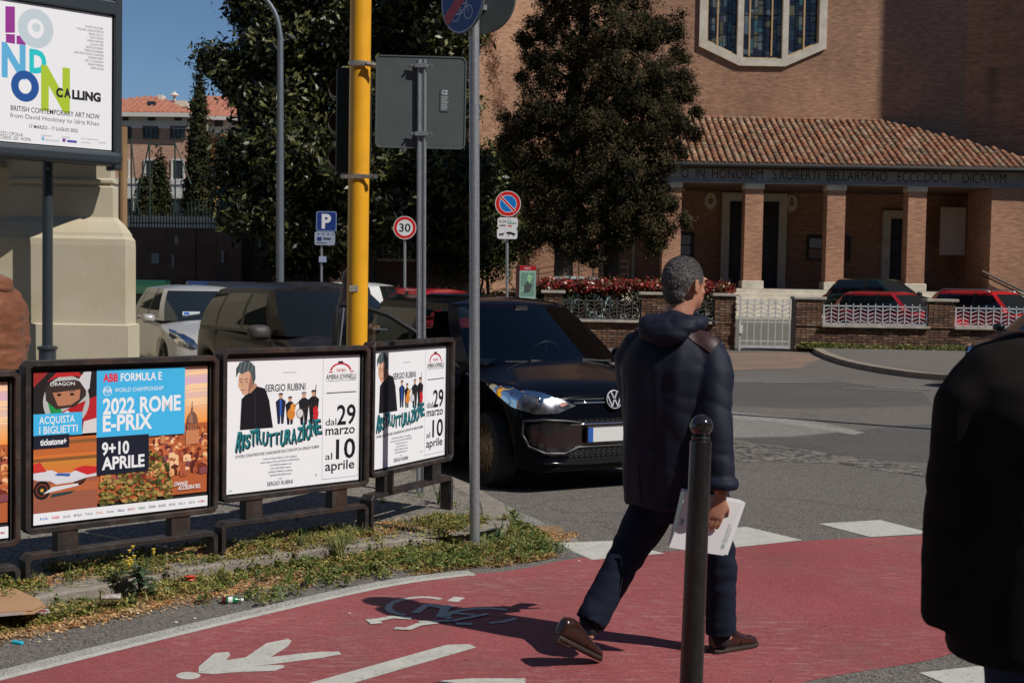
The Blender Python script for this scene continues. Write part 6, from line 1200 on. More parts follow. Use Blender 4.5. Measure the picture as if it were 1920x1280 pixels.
def make_car(name, label, front, yaw, paint, P, group=None, glassm=None, detail=1, cat='car', z0=0.0):
    """local frame: +x forward, origin on the ground under the front bumper centre"""
    L, W_, H_ = P['L'], P['W'], P['H']; hw = W_ / 2; t = thing(name, label, cat, (front[0], front[1], z0), yaw, group)
    xf, xr = P.get('xf', -0.62), P.get('xr', -(L - 0.62)); R_ = P.get('R', 0.30); AR = R_ + 0.055
    top = P['top']; bot = P.get('bot', [(0, .42), (-.03, .24), (-.10, .20), (-L + .1, .22), (-L, .40)])
    wid = P.get('wid', [(0, .42), (-.03, .60), (-.09, .78), (-.2, .90), (-.42, .975), (-.8, 1.0), (-L + .9, 1.0), (-L + .35, .95), (-L + .1, .86), (-L, .74)])
    zs = P['belt']; xs = [-(k / 14) ** 1.6 * 0.35 for k in range(15)]; x = -0.35
    while x > -L + 0.25: x -= 0.035; xs.append(x)
    n_ = 8; xe = xs[-1]; xs += [xe + (-L - xe) * (1 - (1 - (k + 1) / n_) ** 1.6) for k in range(n_)]
    prof = [(.90, 0.0), (.955, .06), (.985, .22), (1.0, .42), (.998, .60), (.99, .76), (.975, .90), (.93, .975), (.86, 1.0)]
    vs = []; fs = []; mi = []; n = None
    for x in xs:
        w = hw * interp(wid, x); zt = interp(top, x); zb_ = interp(bot, x); sh = min(zt - 0.0, interp(zs, x)) if not callable(zs) else zs(x)
        arch = 0
        for xw in (xf, xr):
            d = abs(x - xw)
            if d < AR: arch = max(arch, R_ * 0.98 + math.sqrt(AR * AR - d * d))
        zl = max(zb_, arch); row = [(0.0, zl + .01 if arch else zb_)]
        row.append((w * .80, zl if arch else zb_)); row += [(w * a, zl + (sh - zl) * b) for a, b in prof]
        for a in (.78, .66, .5, .33, .16, 0.0): row.append((w * a, sh + (zt - sh) * (1 - (a / .86) ** 2.6)))
        n = len(row); full = [(x, y, z) for y, z in row] + [(x, -y, z) for y, z in row[-2:0:-1]]; vs += full
    N = 2 * n - 2
    for i in range(len(xs) - 1):
        for k in range(N):
            a, b_ = i * N + k, i * N + (k + 1) % N; fs.append((a, b_, b_ + N, a + N)); kk = min(k, N - 1 - k); mi.append(1 if kk <= 1 else (2 if (kk == 2 and P.get('sill_dark')) else 0))
    fs.append(tuple(range(N))[::-1]); mi.append(1); fs.append(tuple((len(xs) - 1) * N + k for k in range(N))); mi.append(1)
    m = MB(); m.v = vs; m.f = fs; m.m = mi; cut = P.get('cut')
    if cut:
        kf = [];
        for f_, q in zip(fs, mi):
            c = [sum(vs[i][j] for i in f_) / len(f_) for j in range(3)]
            if not cut(c): kf.append((f_, q))
        m.f = [a for a, _ in kf]; m.m = [q for _, q in kf]
    body = m.build('body', [paint, WELL, PLB], t, world=False, auto=45)
    # greenhouse
    g = P['gh']; zb = g['zb']; zr = g['zr']; wb, wr = g['wb'], g['wr']; nf = 9
    fb, rb = g['front'], g['rear']    # (x centre belt, x corner belt, x centre roof, x corner roof)
    side = g['side']                 # list of (x_belt, x_roof, kind of the span that follows)
    loop = []                         # (belt point, roof point, tag of the following span)
    for k in range(nf):
        y = -1 + 2 * k / (nf - 1); c_ = abs(y) ** 2.2
        loop.append(((fb[0] + (fb[1] - fb[0]) * c_, y * wb * g.get('wf', .93), g.get('zbf', zb)), (fb[2] + (fb[3] - fb[2]) * c_, y * wr * .92, zr), 'ws' if k < nf - 1 else 'p'))
    sideL = []
    for (xb, xrf, kd) in side:
        f1 = 1 - max(0, (xb - fb[1] + .35) / .35) * 0.05; sideL.append(((xb, wb * f1 * interp(g.get('wbp', [(0, 1), (-L, 1)]), xb), g['zbs'](xb) if 'zbs' in g else zb), (xrf, wr * interp(g.get('wrp', [(0, 1), (-L, 1)]), xrf), zr + g.get('zrs', lambda q: 0)(xrf)), kd))
    loop += sideL
    for k in range(nf):
        y = 1 - 2 * k / (nf - 1); c_ = abs(y) ** 2.2
        loop.append(((rb[0] + (rb[1] - rb[0]) * c_, y * wb * .86, g.get('zbr', zb)), (rb[2] + (rb[3] - rb[2]) * c_, y * wr * .86, zr + g.get('zrr', -.02)), 'rw' if k < nf - 1 else 'p'))
    for i in range(len(sideL) - 1, -1, -1):
        a, b_, _ = sideL[i]; kd = side[i - 1][2] if i > 0 else 'p'; loop.append(((a[0], -a[1], a[2]), (b_[0], -b_[1], b_[2]), kd + ('R' if kd != 'p' else '')))
    NL = len(loop); rowsv = [0, .07, .15, .35, .55, .75, .88, .95, 1.0]; crown = g.get('crown', .06); bul = g.get('bulge', .035)
    V = []
    for v in rowsv:
        for (a, b_, _) in loop:
            a, b_ = Vector(a), Vector(b_); p = a.lerp(b_, v); o = Vector((p.x - (fb[0] + rb[0]) / 2, p.y, 0)); o = Vector((o.x * .12, o.y, 0)).normalized(); V.append(p + o * bul * math.sin(PI * min(1, v * .95 + .03)) + Vector((0, 0, 0)))
    nr = len(rowsv); xa, xb2 = fb[2] - .35, rb[2] + .35
    for k_, sc in enumerate((.96, .88, .7, .45, .2)):
        for (a, b_, _) in loop:
            tx = max(xb2, min(xa, b_[0])); p = Vector((tx + (b_[0] - tx) * sc, b_[1] * sc, b_[2] + crown * (1 - sc ** 2.4))); V.append(p)
    NR = nr + 5; parts = {}
    def put(tag_, f_): parts.setdefault(tag_, []).append(f_)
    for r_ in range(NR - 1):
        for k in range(NL):
            f_ = (r_ * NL + k, r_ * NL + (k + 1) % NL, (r_ + 1) * NL + (k + 1) % NL, (r_ + 1) * NL + k); kd = loop[k][2]
            lo_, hi_ = (1, 7) if kd[0] != 'w' else (0, 7)
            if kd in ('ws',): lo_, hi_ = 0, 7
            if kd.startswith('w') and kd != 'ws': lo_, hi_ = 1, 6
            if r_ >= nr - 1: put('roof', f_)
            elif kd in ('p', 'b', 'bR', 'pR'): put('b' if kd[0] == 'b' else 'shell', f_)
            elif lo_ <= r_ < hi_: put(kd, f_)
            else: put('trim' if kd != 'ws' else 'shell', f_)
    put('roof', tuple((NR - 1) * NL + k for k in range(NL)))
    skip = P.get('open', ())
    def comps(fl):
        par = {}
        def fd(a):
            while par.setdefault(a, a) != a: a = par[a]
            return a
        for f_ in fl:
            for j in f_[1:]: par[fd(f_[0])] = fd(j)
        d_ = {}
        for f_ in fl: d_.setdefault(fd(f_[0]), []).append(f_)
        return list(d_.values())
    for tag_, fl in [(tg_, cf) for tg_, al in parts.items() for cf in comps(al)]:
        if skip and tag_ == 'wR' and sum(V[f_[0]].x for f_ in fl) / len(fl) > -2.15: continue
        used = sorted({i for f_ in fl for i in f_}); mp = {j: i for i, j in enumerate(used)}; m = MB(); m.add([V[j] for j in used], [tuple(mp[j] for j in f_) for f_ in fl])
        isg = tag_ in ('ws', 'rw') or tag_[0] == 'w'
        nm = {'roof': 'roof', 'shell': 'pillar', 'trim': 'window_surround', 'b': 'door_pillar', 'ws': 'windshield', 'rw': 'rear_window'}.get(tag_, 'side_window')
        m.build(nm, (glassm or GL_FAR) if isg else (PLB if tag_ == 'b' else (P.get('trimm', paint) if tag_ == 'trim' else (P.get('roofm', paint)))), t, world=False, auto=50)
    # wheels
    def wheel(x, s_, steer=0):
        c = Vector((x, s_ * (hw - .10), R_)); Rm = Matrix.Rotation(steer, 3, 'Z') @ Matrix.Rotation(-s_ * PI / 2, 3, 'X'); m = MB()
        m.lathe([(R_ * .62, -.09), (R_ * .93, -.09), (R_, -.06), (R_, .06), (R_ * .95, .088), (R_ * .68, .092), (R_ * .66, .07)], c, 36, R=Rm, caps=False); w = m.build('wheel', TYRE, t, world=False, auto=30)
        m = MB(); m.lathe([(R_ * .60, -.02), (R_ * .67, .075), (R_ * .64, .085), (R_ * .60, .06), (R_ * .58, .02)], c, 30, R=Rm)
        ns = P.get('spokes', 8)
        for k in range(ns):
            a = 2 * PI * k / ns; p0 = c + Rm @ Vector((math.cos(a) * .03, math.sin(a) * .03, .06)); p1 = c + Rm @ Vector((math.cos(a + .12) * R_ * .62, math.sin(a + .12) * R_ * .62, .055)); m.bar(p0, p1, .055, .02, up=Rm @ Vector((0, 0, 1)))
        m.lathe([(.06, .05), (.055, .075), (.02, .08)], c, 14, R=Rm); m.build('rim', P.get('rimm', ALLOY), w, world=False, auto=30)
    for x in (xf, xr):
        for s_ in (-1, 1): wheel(x, s_, P.get('steer', 0) if x == xf else 0)
    bm = BVHTree.FromPolygons([Vector(v) for v in vs], fs)
    gvh = BVHTree.FromPolygons(V, [f_ for fl in parts.values() for f_ in fl])
    def patch(nm, poly, m_, off=.006, parent=t, dirx=(-1, 0, 0), cuts=3, bv=bm, thick=0.0):
        """poly: (y, z) seen from the front (or rear when dirx is +x); (x, z) when dirx is along y"""
        b = bmesh.new(); dv = Vector(dirx)
        if abs(dv.x) > .5: pts = [Vector((0.6 if dv.x < 0 else -L - .6, y, z)) for y, z in poly]
        elif abs(dv.z) > .5: pts = [Vector((x_, y_, 3.0)) for x_, y_ in poly]
        else: pts = [Vector((x_, -2.0 * dv.y, z)) for x_, z in poly]
        f_ = b.faces.new([b.verts.new(p) for p in pts]); bmesh.ops.triangulate(b, faces=b.faces[:])
        for _ in range(cuts): bmesh.ops.subdivide_edges(b, edges=[e for e in b.edges if e.calc_length() > .03], cuts=1, use_grid_fill=True)
        bmesh.ops.triangulate(b, faces=b.faces[:]); b.normal_update()
        for v in b.verts:
            h = bv.ray_cast(v.co, dv, 8)
            if h[0] is None: h = bv.find_nearest(v.co + dv * .6)
            nn = h[1] if h[1].dot(dv) < 0 else -h[1]; v.co = h[0] + nn * off
        me = bpy.data.meshes.new(nm); b.to_mesh(me); b.free(); me.materials.append(m_); me.polygons.foreach_set('use_smooth', [True] * len(me.polygons))
        o = bpy.data.objects.new(nm, me); C.objects.link(o); o.parent = parent; XF[o.name] = XF[parent.name]; return o
    def patch3(nm, pts, m_, off=.006, parent=t, cuts=3, bv=bm):
        b = bmesh.new(); f_ = b.faces.new([b.verts.new(p) for p in pts]); bmesh.ops.triangulate(b, faces=b.faces[:])
        for _ in range(cuts): bmesh.ops.subdivide_edges(b, edges=[e for e in b.edges if e.calc_length() > .03], cuts=1, use_grid_fill=True)
        bmesh.ops.triangulate(b, faces=b.faces[:]); ctr = Vector((-1.5, 0, .3))
        for v in b.verts:
            h = bv.find_nearest(v.co); nn = h[1] if h[1].dot(h[0] - ctr) > 0 else -h[1]; v.co = h[0] + nn * off
        me = bpy.data.meshes.new(nm); b.to_mesh(me); b.free(); me.materials.append(m_); me.polygons.foreach_set('use_smooth', [True] * len(me.polygons))
        o = bpy.data.objects.new(nm, me); C.objects.link(o); o.parent = parent; XF[o.name] = XF[parent.name]; return o
    c = Car(); c.t = t; c.patch3 = patch3; c.patch = patch; c.hw = hw; c.L = L; c.g = g; c.body = body; c.loop = loop; c.V = V; c.NL = NL; c.bv = bm; c.gv = gvh; c.body = body; c.P = P
    return c
def mirror_part(c, x, s_, z, m_, w=.2, h=.14):
    m = MB(); cx_ = Vector((x, s_ * (c.hw + .10), z)); m.loft([(cx_ + Vector((d, 0, 0)), w / 2 * k, h / 2 * k, (0, 1, 0), (0, 0, 1)) for d, k in ((-.05, .9), (-.03, 1), (.03, .95), (.07, .7), (.09, .35))], n=16, p=3.2); o = m.build('door_mirror', m_, c.t, world=False, auto=50)
    m = MB(); m.bar((x, s_ * (c.hw - .03), z - .05), (x, s_ * (c.hw + .05), z - .03), .05, .03); m.build('mirror_arm', PLB, o, world=False)
HATCH = dict(L=3.9, W=1.70, H=1.48, top=[(0, .50), (-.02, .58), (-.06, .68), (-.14, .76), (-.5, .88), (-.9, .96), (-1.3, .98), (-3.4, .98), (-3.75, .95), (-3.88, .85), (-3.9, .7)],
             belt=[(0, .49), (-.06, .62), (-.2, .72), (-.6, .82), (-1.0, .89), (-2, .92), (-3.5, .95), (-3.85, .85), (-3.9, .7)],
             gh=dict(zb=.93, zr=1.40, wb=.80, wr=.60, front=(-.88, -1.08, -1.62, -1.72), rear=(-3.80, -3.66, -3.42, -3.34), side=[(-1.22, -1.80, 'w'), (-2.10, -2.14, 'b'), (-2.20, -2.22, 'w'), (-3.05, -2.98, 'b'), (-3.10, -3.02, 'w'), (-3.42, -3.22, 'p')], crown=.06, bulge=.03), xf=-.72, xr=-3.25, R=.30)
def frontlamps(c, poly, sgn=(1, -1), kind='headlight'):
    for s_ in sgn:
        o = c.patch(kind, [(s_ * y, z) for y, z in poly], mat('lamp_reflector', (0.5, 0.52, 0.55), (0.12, 0.12, 0.13), ns=16, rough=0.15, metal=0.9), .006); c.patch('lens', [(s_ * y, z) for y, z in poly], LENS, .014, parent=o)
# ---- black city car, front towards us, passenger door open
YW = math.atan2(-.866, .5)
PAINT_BK = mat('black_car_paint', (0.0035, 0.0042, 0.0075), rough=0.12, spec=0.05, coat=0.07)
UP = dict(L=3.6, W=1.64, H=1.49, top=[(0, .56), (-.012, .66), (-.03, .74), (-.07, .79), (-.16, .83), (-.45, .895), (-.75, .955), (-.95, .985), (-1.2, .985), (-3.3, .97), (-3.5, .93), (-3.58, .85), (-3.6, .6)],
          belt=[(0, .55), (-.03, .67), (-.09, .75), (-.25, .80), (-.6, .85), (-.95, .89), (-2, .915), (-3.3, .94), (-3.55, .85), (-3.6, .6)],
          wid=[(0, .50), (-.015, .66), (-.04, .76), (-.09, .85), (-.17, .92), (-.3, .965), (-.5, .99), (-.8, 1.0), (-2.8, 1.0), (-3.3, .95), (-3.5, .88), (-3.6, .74)],
          bot=[(0, .30), (-.02, .20), (-.08, .165), (-.3, .16), (-3.4, .2), (-3.6, .35)],
          gh=dict(zb=.915, zbf=.945, zr=1.415, wb=.785, wr=.575, front=(-.80, -1.02, -1.50, -1.62), rear=(-3.5, -3.38, -3.35, -3.28), side=[(-1.17, -1.72, 'w'), (-2.08, -2.12, 'b'), (-2.18, -2.20, 'w'), (-3.10, -3.02, 'p')], crown=.06, bulge=.03), xf=-.60, xr=-3.02, R=.295, spokes=12, open=('wR',), rimm=mat('bronze_alloy', (0.30, 0.22, 0.13), rough=0.35, metal=0.8), steer=-.12)
def up_cut(c):   # doorway of the open right hand door (local -y side)
    return c[1] < -.60 and -2.08 < c[0] < -1.02 and .30 < c[2] < .95
UP['cut'] = up_cut
v = make_car('black_car', 'glossy black city car facing the crossing with its passenger door open', (0.80, 10.36), YW, PAINT_BK, UP, glassm=GL)
T = v.t
HL = [(-.02, .34, .675), (-.03, .50, .62), (-.09, .66, .615), (-.22, .80, .665), (-.56, .83, .815), (-.38, .80, .825), (-.2, .72, .795), (-.07, .56, .755), (-.03, .43, .715)]
REFL = mat('lamp_chrome', (0.34, 0.35, 0.38), (0.10, 0.10, 0.11), ns=14, rough=0.3, metal=0.8)
for s_ in (1, -1):
    o = v.patch3('headlight', [(x, s_ * y, z) for x, y, z in HL], REFL, .004); v.patch3('lens', [(x, s_ * y, z) for x, y, z in HL], LENS, .022, parent=o)
    def at(y, z, off=.0): h = v.bv.ray_cast(Vector((.6, y, z)), Vector((-1, 0, 0)), 5); return h[0] + Vector((off, 0, 0)), h[1]
    for (y, z, r_) in ((.655, .728, .060), (.50, .700, .028)):
        p_, nn = at(s_ * y, z); R3 = nn.to_track_quat('Z', 'Y').to_matrix(); m = MB(); m.lathe([(r_, .005), (r_ * .96, .014), (r_ * .9, .010), (r_ * .5, -.004), (r_ * .3, .012), (.004, .014)], p_, 24, R=R3); m.build('lamp_bowl', CHROME, o, world=False, auto=40)
    m = v.patch('indicator', [(s_ * .41, .690), (s_ * .46, .668), (s_ * .49, .68), (s_ * .45, .705)], mat('indicator_pink', (0.7, 0.35, 0.28), rough=0.2), .012, parent=o)
v.patch('lower_grille', [(-.56, .30), (.56, .30), (.70, .40), (.72, .53), (.6, .56), (-.6, .56), (-.72, .53), (-.70, .40)], mat('gloss_black_insert', (0.005, 0.005, 0.006), rough=0.15, coat=0.6), .004, cuts=4)
def strip(nm, pts, r_, m_, off=.012, parent=T, n=6):
    ps = []
    for i in range(len(pts) - 1):
        for k in range(6): y = pts[i][0] + (pts[i + 1][0] - pts[i][0]) * k / 6; z = pts[i][1] + (pts[i + 1][1] - pts[i][1]) * k / 6; ps.append((y, z))
    ps.append(pts[-1]); Q = []
    for y, z in ps:
        h = v.bv.ray_cast(Vector((.6, y, z)), Vector((-1, 0, 0)), 5)
        if h[0] is None: h = v.bv.find_nearest(Vector((-.1, y, z)))
        Q.append(h[0] + (h[1] if h[1].x > 0 else -h[1]) * off)
    m = MB(); m.tube(Q, r_, n); return m.build(nm, m_, parent, world=False, smooth=True)
strip('chrome_strip', [(-.36, .695), (.36, .695)], .009, CHROME, .006); strip('bonnet_gap', [(-.40, .722), (.40, .722)], .008, RUB, .0)
strip('grille_surround', [(-.30, .545), (-.45, .565), (-.62, .575), (-.73, .56), (-.735, .46), (-.70, .37), (-.60, .32), (-.45, .315), (-.33, .36), (.33, .36), (.45, .315), (.60, .32), (.70, .37), (.735, .46), (.73, .56), (.62, .575), (.45, .565), (.30, .545)], .011, mat('grey_grille_trim', (0.035, 0.037, 0.04), rough=0.35, metal=0.3), .012)
strip('bumper_strip', [(-.40, .535), (.40, .535)], .008, CHROME, .008); strip('splitter', [(-.6, .245), (-.3, .235), (.3, .235), (.6, .245)], .012, mat('gloss_black_insert', (0.005, 0.005, 0.006)), .006)
hc = MB()
for j, (z, w) in enumerate(((.565, .34), (.545, .36), (.345, .36), (.322, .40), (.298, .42))):
    n_ = int(w * 2 / .05)
    for i in range(n_):
        y = -w + (i + .5 * (j % 2)) * .05 + .025; h = v.bv.ray_cast(Vector((.6, y, z)), Vector((-1, 0, 0)), 5); p_ = h[0] + Vector((.004, 0, 0)); Q = [p_ + Vector((.004, .019 * math.cos(a), .009 * math.sin(a))) for a in [PI / 3 * q for q in range(7)]]; hc.tube(Q, .0028, 4, caps=False)
o = hc.build('honeycomb_mesh', mat('grey_grille_trim', (0.1, 0.1, 0.1)), T, world=False); o['kind'] = 'stuff'
# number plate: blank middle, blue ends
h = v.bv.ray_cast(Vector((.6, 0, .47)), Vector((-1, 0, 0)), 5)[0]; m = MB(); m.box((h.x + .03, 0, .455), (.03, .54, .13)); o = m.build('number_plate', PLB, T, world=False, bevel=.005)
p = Print(.001); p.rect(-.26, -.055, .26, .055, (.62, .63, .62)); p.rect(-.26, -.055, -.215, .055, srgb(40, 90, 170)); p.rect(.215, -.055, .26, .055, srgb(40, 90, 170)); XFm = XF[T.name]
p.build('plate_face', PRM, o, XFm @ Vector((h.x + .0455, 0, .455)), (XFm.to_3x3() @ Vector((0, 1, 0))), (0, 0, 1))
# round emblem: ring with V over W
eh = v.bv.ray_cast(Vector((.6, 0, .70)), Vector((-1, 0, 0)), 5)[0]; ec = Vector((eh.x + .014, 0, .715)); Rx_ = Matrix(((0, 0, 1), (1, 0, 0), (0, 1, 0))) @ Matrix.Rotation(-.18, 3, 'X'); er = .075
m = MB(); m.lathe([(er, -.03), (er, .006), (er * .95, .010), (er * .2, .009)], ec, 40, R=Rx_); o = m.build('emblem', mat('emblem_black', (0.01, 0.011, 0.016), rough=0.2), T, world=False, auto=40)
p = Print(.0004)
m = MB(); Q = [ec + Rx_ @ Vector((er * .93 * math.cos(a), er * .93 * math.sin(a), .013)) for a in [2 * PI * k / 40 for k in range(41)]]; m.tube(Q, .0045, 6, caps=False)
def eb(a, b_): m.bar(ec + Rx_ @ Vector((a[0] * er, a[1] * er, .014)), ec + Rx_ @ Vector((b_[0] * er, b_[1] * er, .014)), .0105, .006, up=Rx_ @ Vector((0, 0, 1)))
for s_ in (-1, 1):
    eb((s_ * .36, .80), (s_ * .06, .12)); eb((s_ * .78, .42), (s_ * .36, -.74)); eb((s_ * .36, -.74), (s_ * .05, -.02))
m.build('emblem_letters', mat('emblem_silver', (.62, .64, .68), rough=.3, metal=.4), o, world=False)
# wipers, inner mirror, steering wheel, seats, dashboard
for (ya, xb, yb2) in ((.52, -.86, -.02), (-.02, -.84, -.50)):
    p0, p1 = Vector((-.86, ya, .955)), Vector((xb, yb2, .965)); m = MB(); m.tube([p0, p1], .007, 6); m.tube([p0 + Vector((.02, 0, .0)), p0.lerp(p1, .5) + Vector((.01, 0, .01))], .009, 6); m.box(p0 + Vector((0, 0, .0)), (.04, .05, .03)); m.build('wiper', PLB, T, world=False)
DASH = mat('dashboard', (0.02, 0.021, 0.022), rough=0.7); m = MB(); m.loft([(Vector((-1.0, 0, .90)), .66, .04, (0, 1, 0), (0, 0, 1)), (Vector((-1.2, 0, .90)), .68, .07, (0, 1, 0), (0, 0, 1)), (Vector((-1.45, 0, .86)), .68, .10, (0, 1, 0), (0, 0, 1))], n=20, p=4); m.build('dashboard', DASH, T, world=False, auto=50)
sc_ = Vector((-1.62, .33, .93)); Rs = Matrix.Rotation(math.radians(-65), 3, 'Y'); m = MB(); m.tube([sc_ + Rs @ Vector((.17 * math.cos(a), .17 * math.sin(a), 0)) for a in [2 * PI * k / 28 for k in range(29)]], .014, 8, caps=False)
for a in (0.2, PI - .2, -PI / 2): m.bar(sc_, sc_ + Rs @ Vector((.16 * math.cos(a + PI / 2), .16 * math.sin(a + PI / 2), 0)), .03, .012)
m.build('steering_wheel', PLB, T, world=False, smooth=True)
SEAT = mat('seat_fabric', (0.018, 0.019, 0.022), rough=0.8)
for y in (.34, -.34):
    m = MB(); m.loft([(Vector((-2.0 - .0, y, .55)), .24, .06, (0, 1, 0), (1, 0, 0)), (Vector((-2.06, y, .8)), .25, .08, (0, 1, 0), (1, 0, 0)), (Vector((-2.16, y, 1.1)), .21, .06, (0, 1, 0), (1, 0, 0)), (Vector((-2.2, y, 1.2)), .13, .05, (0, 1, 0), (1, 0, 0)), (Vector((-2.22, y, 1.33)), .11, .04, (0, 1, 0), (1, 0, 0))], n=14, p=3); m.box((-1.75, y, .5), (.5, .46, .14)); m.build('seat', SEAT, T, world=False, auto=60)
m = MB(); m.box((-2.9, 0, .85), (.1, 1.2, .6)); m.box((-2.3, 0, .28), (2.6, 1.4, .03)); m.box((-3.2, 0, .55), (.5, 1.3, .5)); m.build('interior', SEAT, T, world=False)
m = MB(); m.loft([(Vector((-1.57, 0, 1.33)), .13, .035, (0, 1, 0), (0, 0, 1)), (Vector((-1.60, 0, 1.33)), .14, .04, (0, 1, 0), (0, 0, 1))], n=14, p=3); m.box((-1.5, 0, 1.385), (.12, .12, .04)); m.build('inner_mirror', PLB, T, world=False)
mirror_part(v, -1.22, 1, .98, PAINT_BK)
m = MB(); m.tube([(-1.75, .15, 1.47), (-1.98, .15, 1.66)], [.006, .003], 6); m.build('aerial', PLB, T, world=False)
# open door
I3 = Matrix.Rotation(math.radians(180 + 62 - 180), 3, 'Z')
hinge = Vector((-1.06, -.79, 0)); ang_ = math.radians(-62)
def dr(x, y, z): q = Matrix.Rotation(ang_ * -1, 3, 'Z') @ Vector((x, y, 0)) if False else Matrix.Rotation(ang_, 3, 'Z') @ Vector((-x, y, 0)); return Vector((hinge.x + q.x, hinge.y + q.y, z))
def drm(x, y, z):      # x: distance from the hinge, y: thickness outwards
    c_, s_ = math.cos(math.radians(62)), math.sin(math.radians(62)); return Vector((hinge.x - x * c_ + y * s_ * 1.0, hinge.y - x * s_ - y * c_, z))
m = MB(); pr = [(0.0, .34), (1.02, .34), (1.05, .5), (1.03, .90), (0.0, .885)]
m.slab([drm(a, -.05, b_) for a, b_ in pr], drm(0, .10, 0) - drm(0, 0, 0)); do = m.build('door', PAINT_BK, T, world=False, bevel=.02, seg=2)
wf_ = [(0.02, .90), (.13, 1.0), (.35, 1.17), (.60, 1.32), (.85, 1.395), (1.0, 1.40), (1.03, 1.38), (1.04, .90)]
m = MB(); m.tube([drm(a, -.02 - (b_ - .9) * .3, b_) for a, b_ in wf_], .022, 8); m.build('window_frame', PLB, do, world=False, smooth=True)
m = MB(); m.add([drm(a, -.02 - (b_ - .9) * .3, b_) for a, b_ in wf_], [tuple(range(len(wf_)))]); m.build('door_glass', GL, do, world=False)
m = MB(); m.tube([drm(1.00, -.03, .92), drm(.97, -.17, 1.39)], .008, 6); m.build('bright_edge', mat('steel', (0.4, 0.4, 0.4)), do, world=False)
m = MB(); m.slab([drm(a, -.055, b_) for a, b_ in [(.1, .42), (.95, .42), (.97, .84), (.1, .84)]], drm(0, -.03, 0) - drm(0, 0, 0)); m.build('door_card', DASH, do, world=False, bevel=.01)
m = MB(); m.loft([(drm(.16, .12, .98) + Vector((d, 0, 0)), .10 * k, .075 * k, (0, 1, 0), (0, 0, 1)) for d, k in ((-.04, .9), (0, 1), (.05, .8), (.09, .35))], n=14, p=3); m.build('door_mirror', PAINT_BK, do, world=False, auto=50)
# ---- dusty dark MPV behind it
DUSTP = mat('dusty_brown_black_paint', (0.009, 0.008, 0.008), (0.018, 0.014, 0.012), ns=3.5, rough=0.3, spec=.15, coat=0.08, c3=(0.035, 0.025, 0.018), n3=7, k3=0.4)
MPV = dict(L=4.0, W=1.74, H=1.62, top=[(0, .55), (-.03, .68), (-.12, .80), (-.5, .92), (-.85, 1.0), (-1.2, 1.02), (-3.6, 1.02), (-3.9, .98), (-4, .75)], belt=[(0, .54), (-.1, .70), (-.5, .84), (-.9, .92), (-2, .95), (-3.7, 1.0), (-4, .74)],
           gh=dict(zrs=lambda q: -.035 * max(0, -q - 2.3) - .02 * max(0, q + 1.95) / .3, zrr=-.06, zb=.95, zr=1.475, wb=.82, wr=.62, front=(-.68, -.92, -1.58, -1.74), rear=(-3.95, -3.82, -3.62, -3.52), side=[(-1.12, -1.76, 'p'), (-1.30, -1.80, 'w'), (-2.12, -2.16, 'b'), (-2.22, -2.24, 'w'), (-2.98, -2.96, 'b'), (-3.06, -3.02, 'w'), (-3.62, -3.42, 'p')], crown=.085, bulge=.05), xf=-.75, xr=-3.3, R=.31, trimm=PLB)
YM = math.atan2(-.86, .55)
c2_ = make_car('dark_minivan', 'dusty dark brown compact minivan parked behind the open car door', (-1.36, 14.5), YM, DUSTP, MPV, glassm=GL_MPV, z0=-.0)
mirror_part(c2_, -1.24, -1, .98, mat('dusty_plastic', (0.045, 0.04, 0.038), rough=0.6), w=.26, h=.18); mirror_part(c2_, -1.24, 1, .98, PLB); frontlamps(c2_, [(.45, .62), (.7, .66), (.78, .8), (.6, .78), (.45, .72)])
m = MB(); m.tube([(-.86, .5, .995), (-.90, -.35, 1.0)], .008, 6); m.build('wiper', PLB, c2_.t, world=False)
# ---- silver hatchback
SILV = mat('silver_car_paint', (0.42, 0.42, 0.42), (0.38, 0.38, 0.38), ns=1, rough=0.3, metal=0.25, coat=0.5)
H2 = dict(HATCH); H2['gh'] = dict(HATCH['gh'], front=(-.80, -1.02, -1.60, -1.72))
cs = make_car('silver_car', 'silver hatchback parked right behind the cream building corner', (-4.12, 19.5), math.atan2(-.90, .43), SILV, H2, z0=-.02)
frontlamps(cs, [(.42, .56), (.55, .55), (.72, .62), (.80, .74), (.76, .82), (.62, .76), (.5, .68)]); cs.patch('grille', [(-.3, .50), (.3, .50), (.34, .6), (-.34, .6)], PLB); mirror_part(cs, -1.20, -1, .96, SILV); mirror_part(cs, -1.2, 1, .96, SILV)
m = MB(); m.tube([(-.86, .6, .955), (-.92, -.2, .965)], .009, 6); m.build('wiper', PLB, cs.t, world=False); cs.patch('emblem', [(-.06, .66), (.06, .66), (.06, .71), (-.06, .71)], CHROME)
p = Print(.001); p.rect(-.13, -.03, .13, .03, srgb(190, 200, 205)); p.rect(-.11, -.02, -.03, .02, srgb(60, 100, 190)); hq = cs.gv.ray_cast(Vector((1, -.35, 1.03)), Vector((-1, 0, 0)), 6); q_ = XF[cs.t.name] @ (hq[0] + hq[1] * .015); p.build('dash_ticket', PRM, cs.t, q_, XF[cs.t.name].to_3x3() @ Vector((0, 1, 0)), (0, 0, 1))
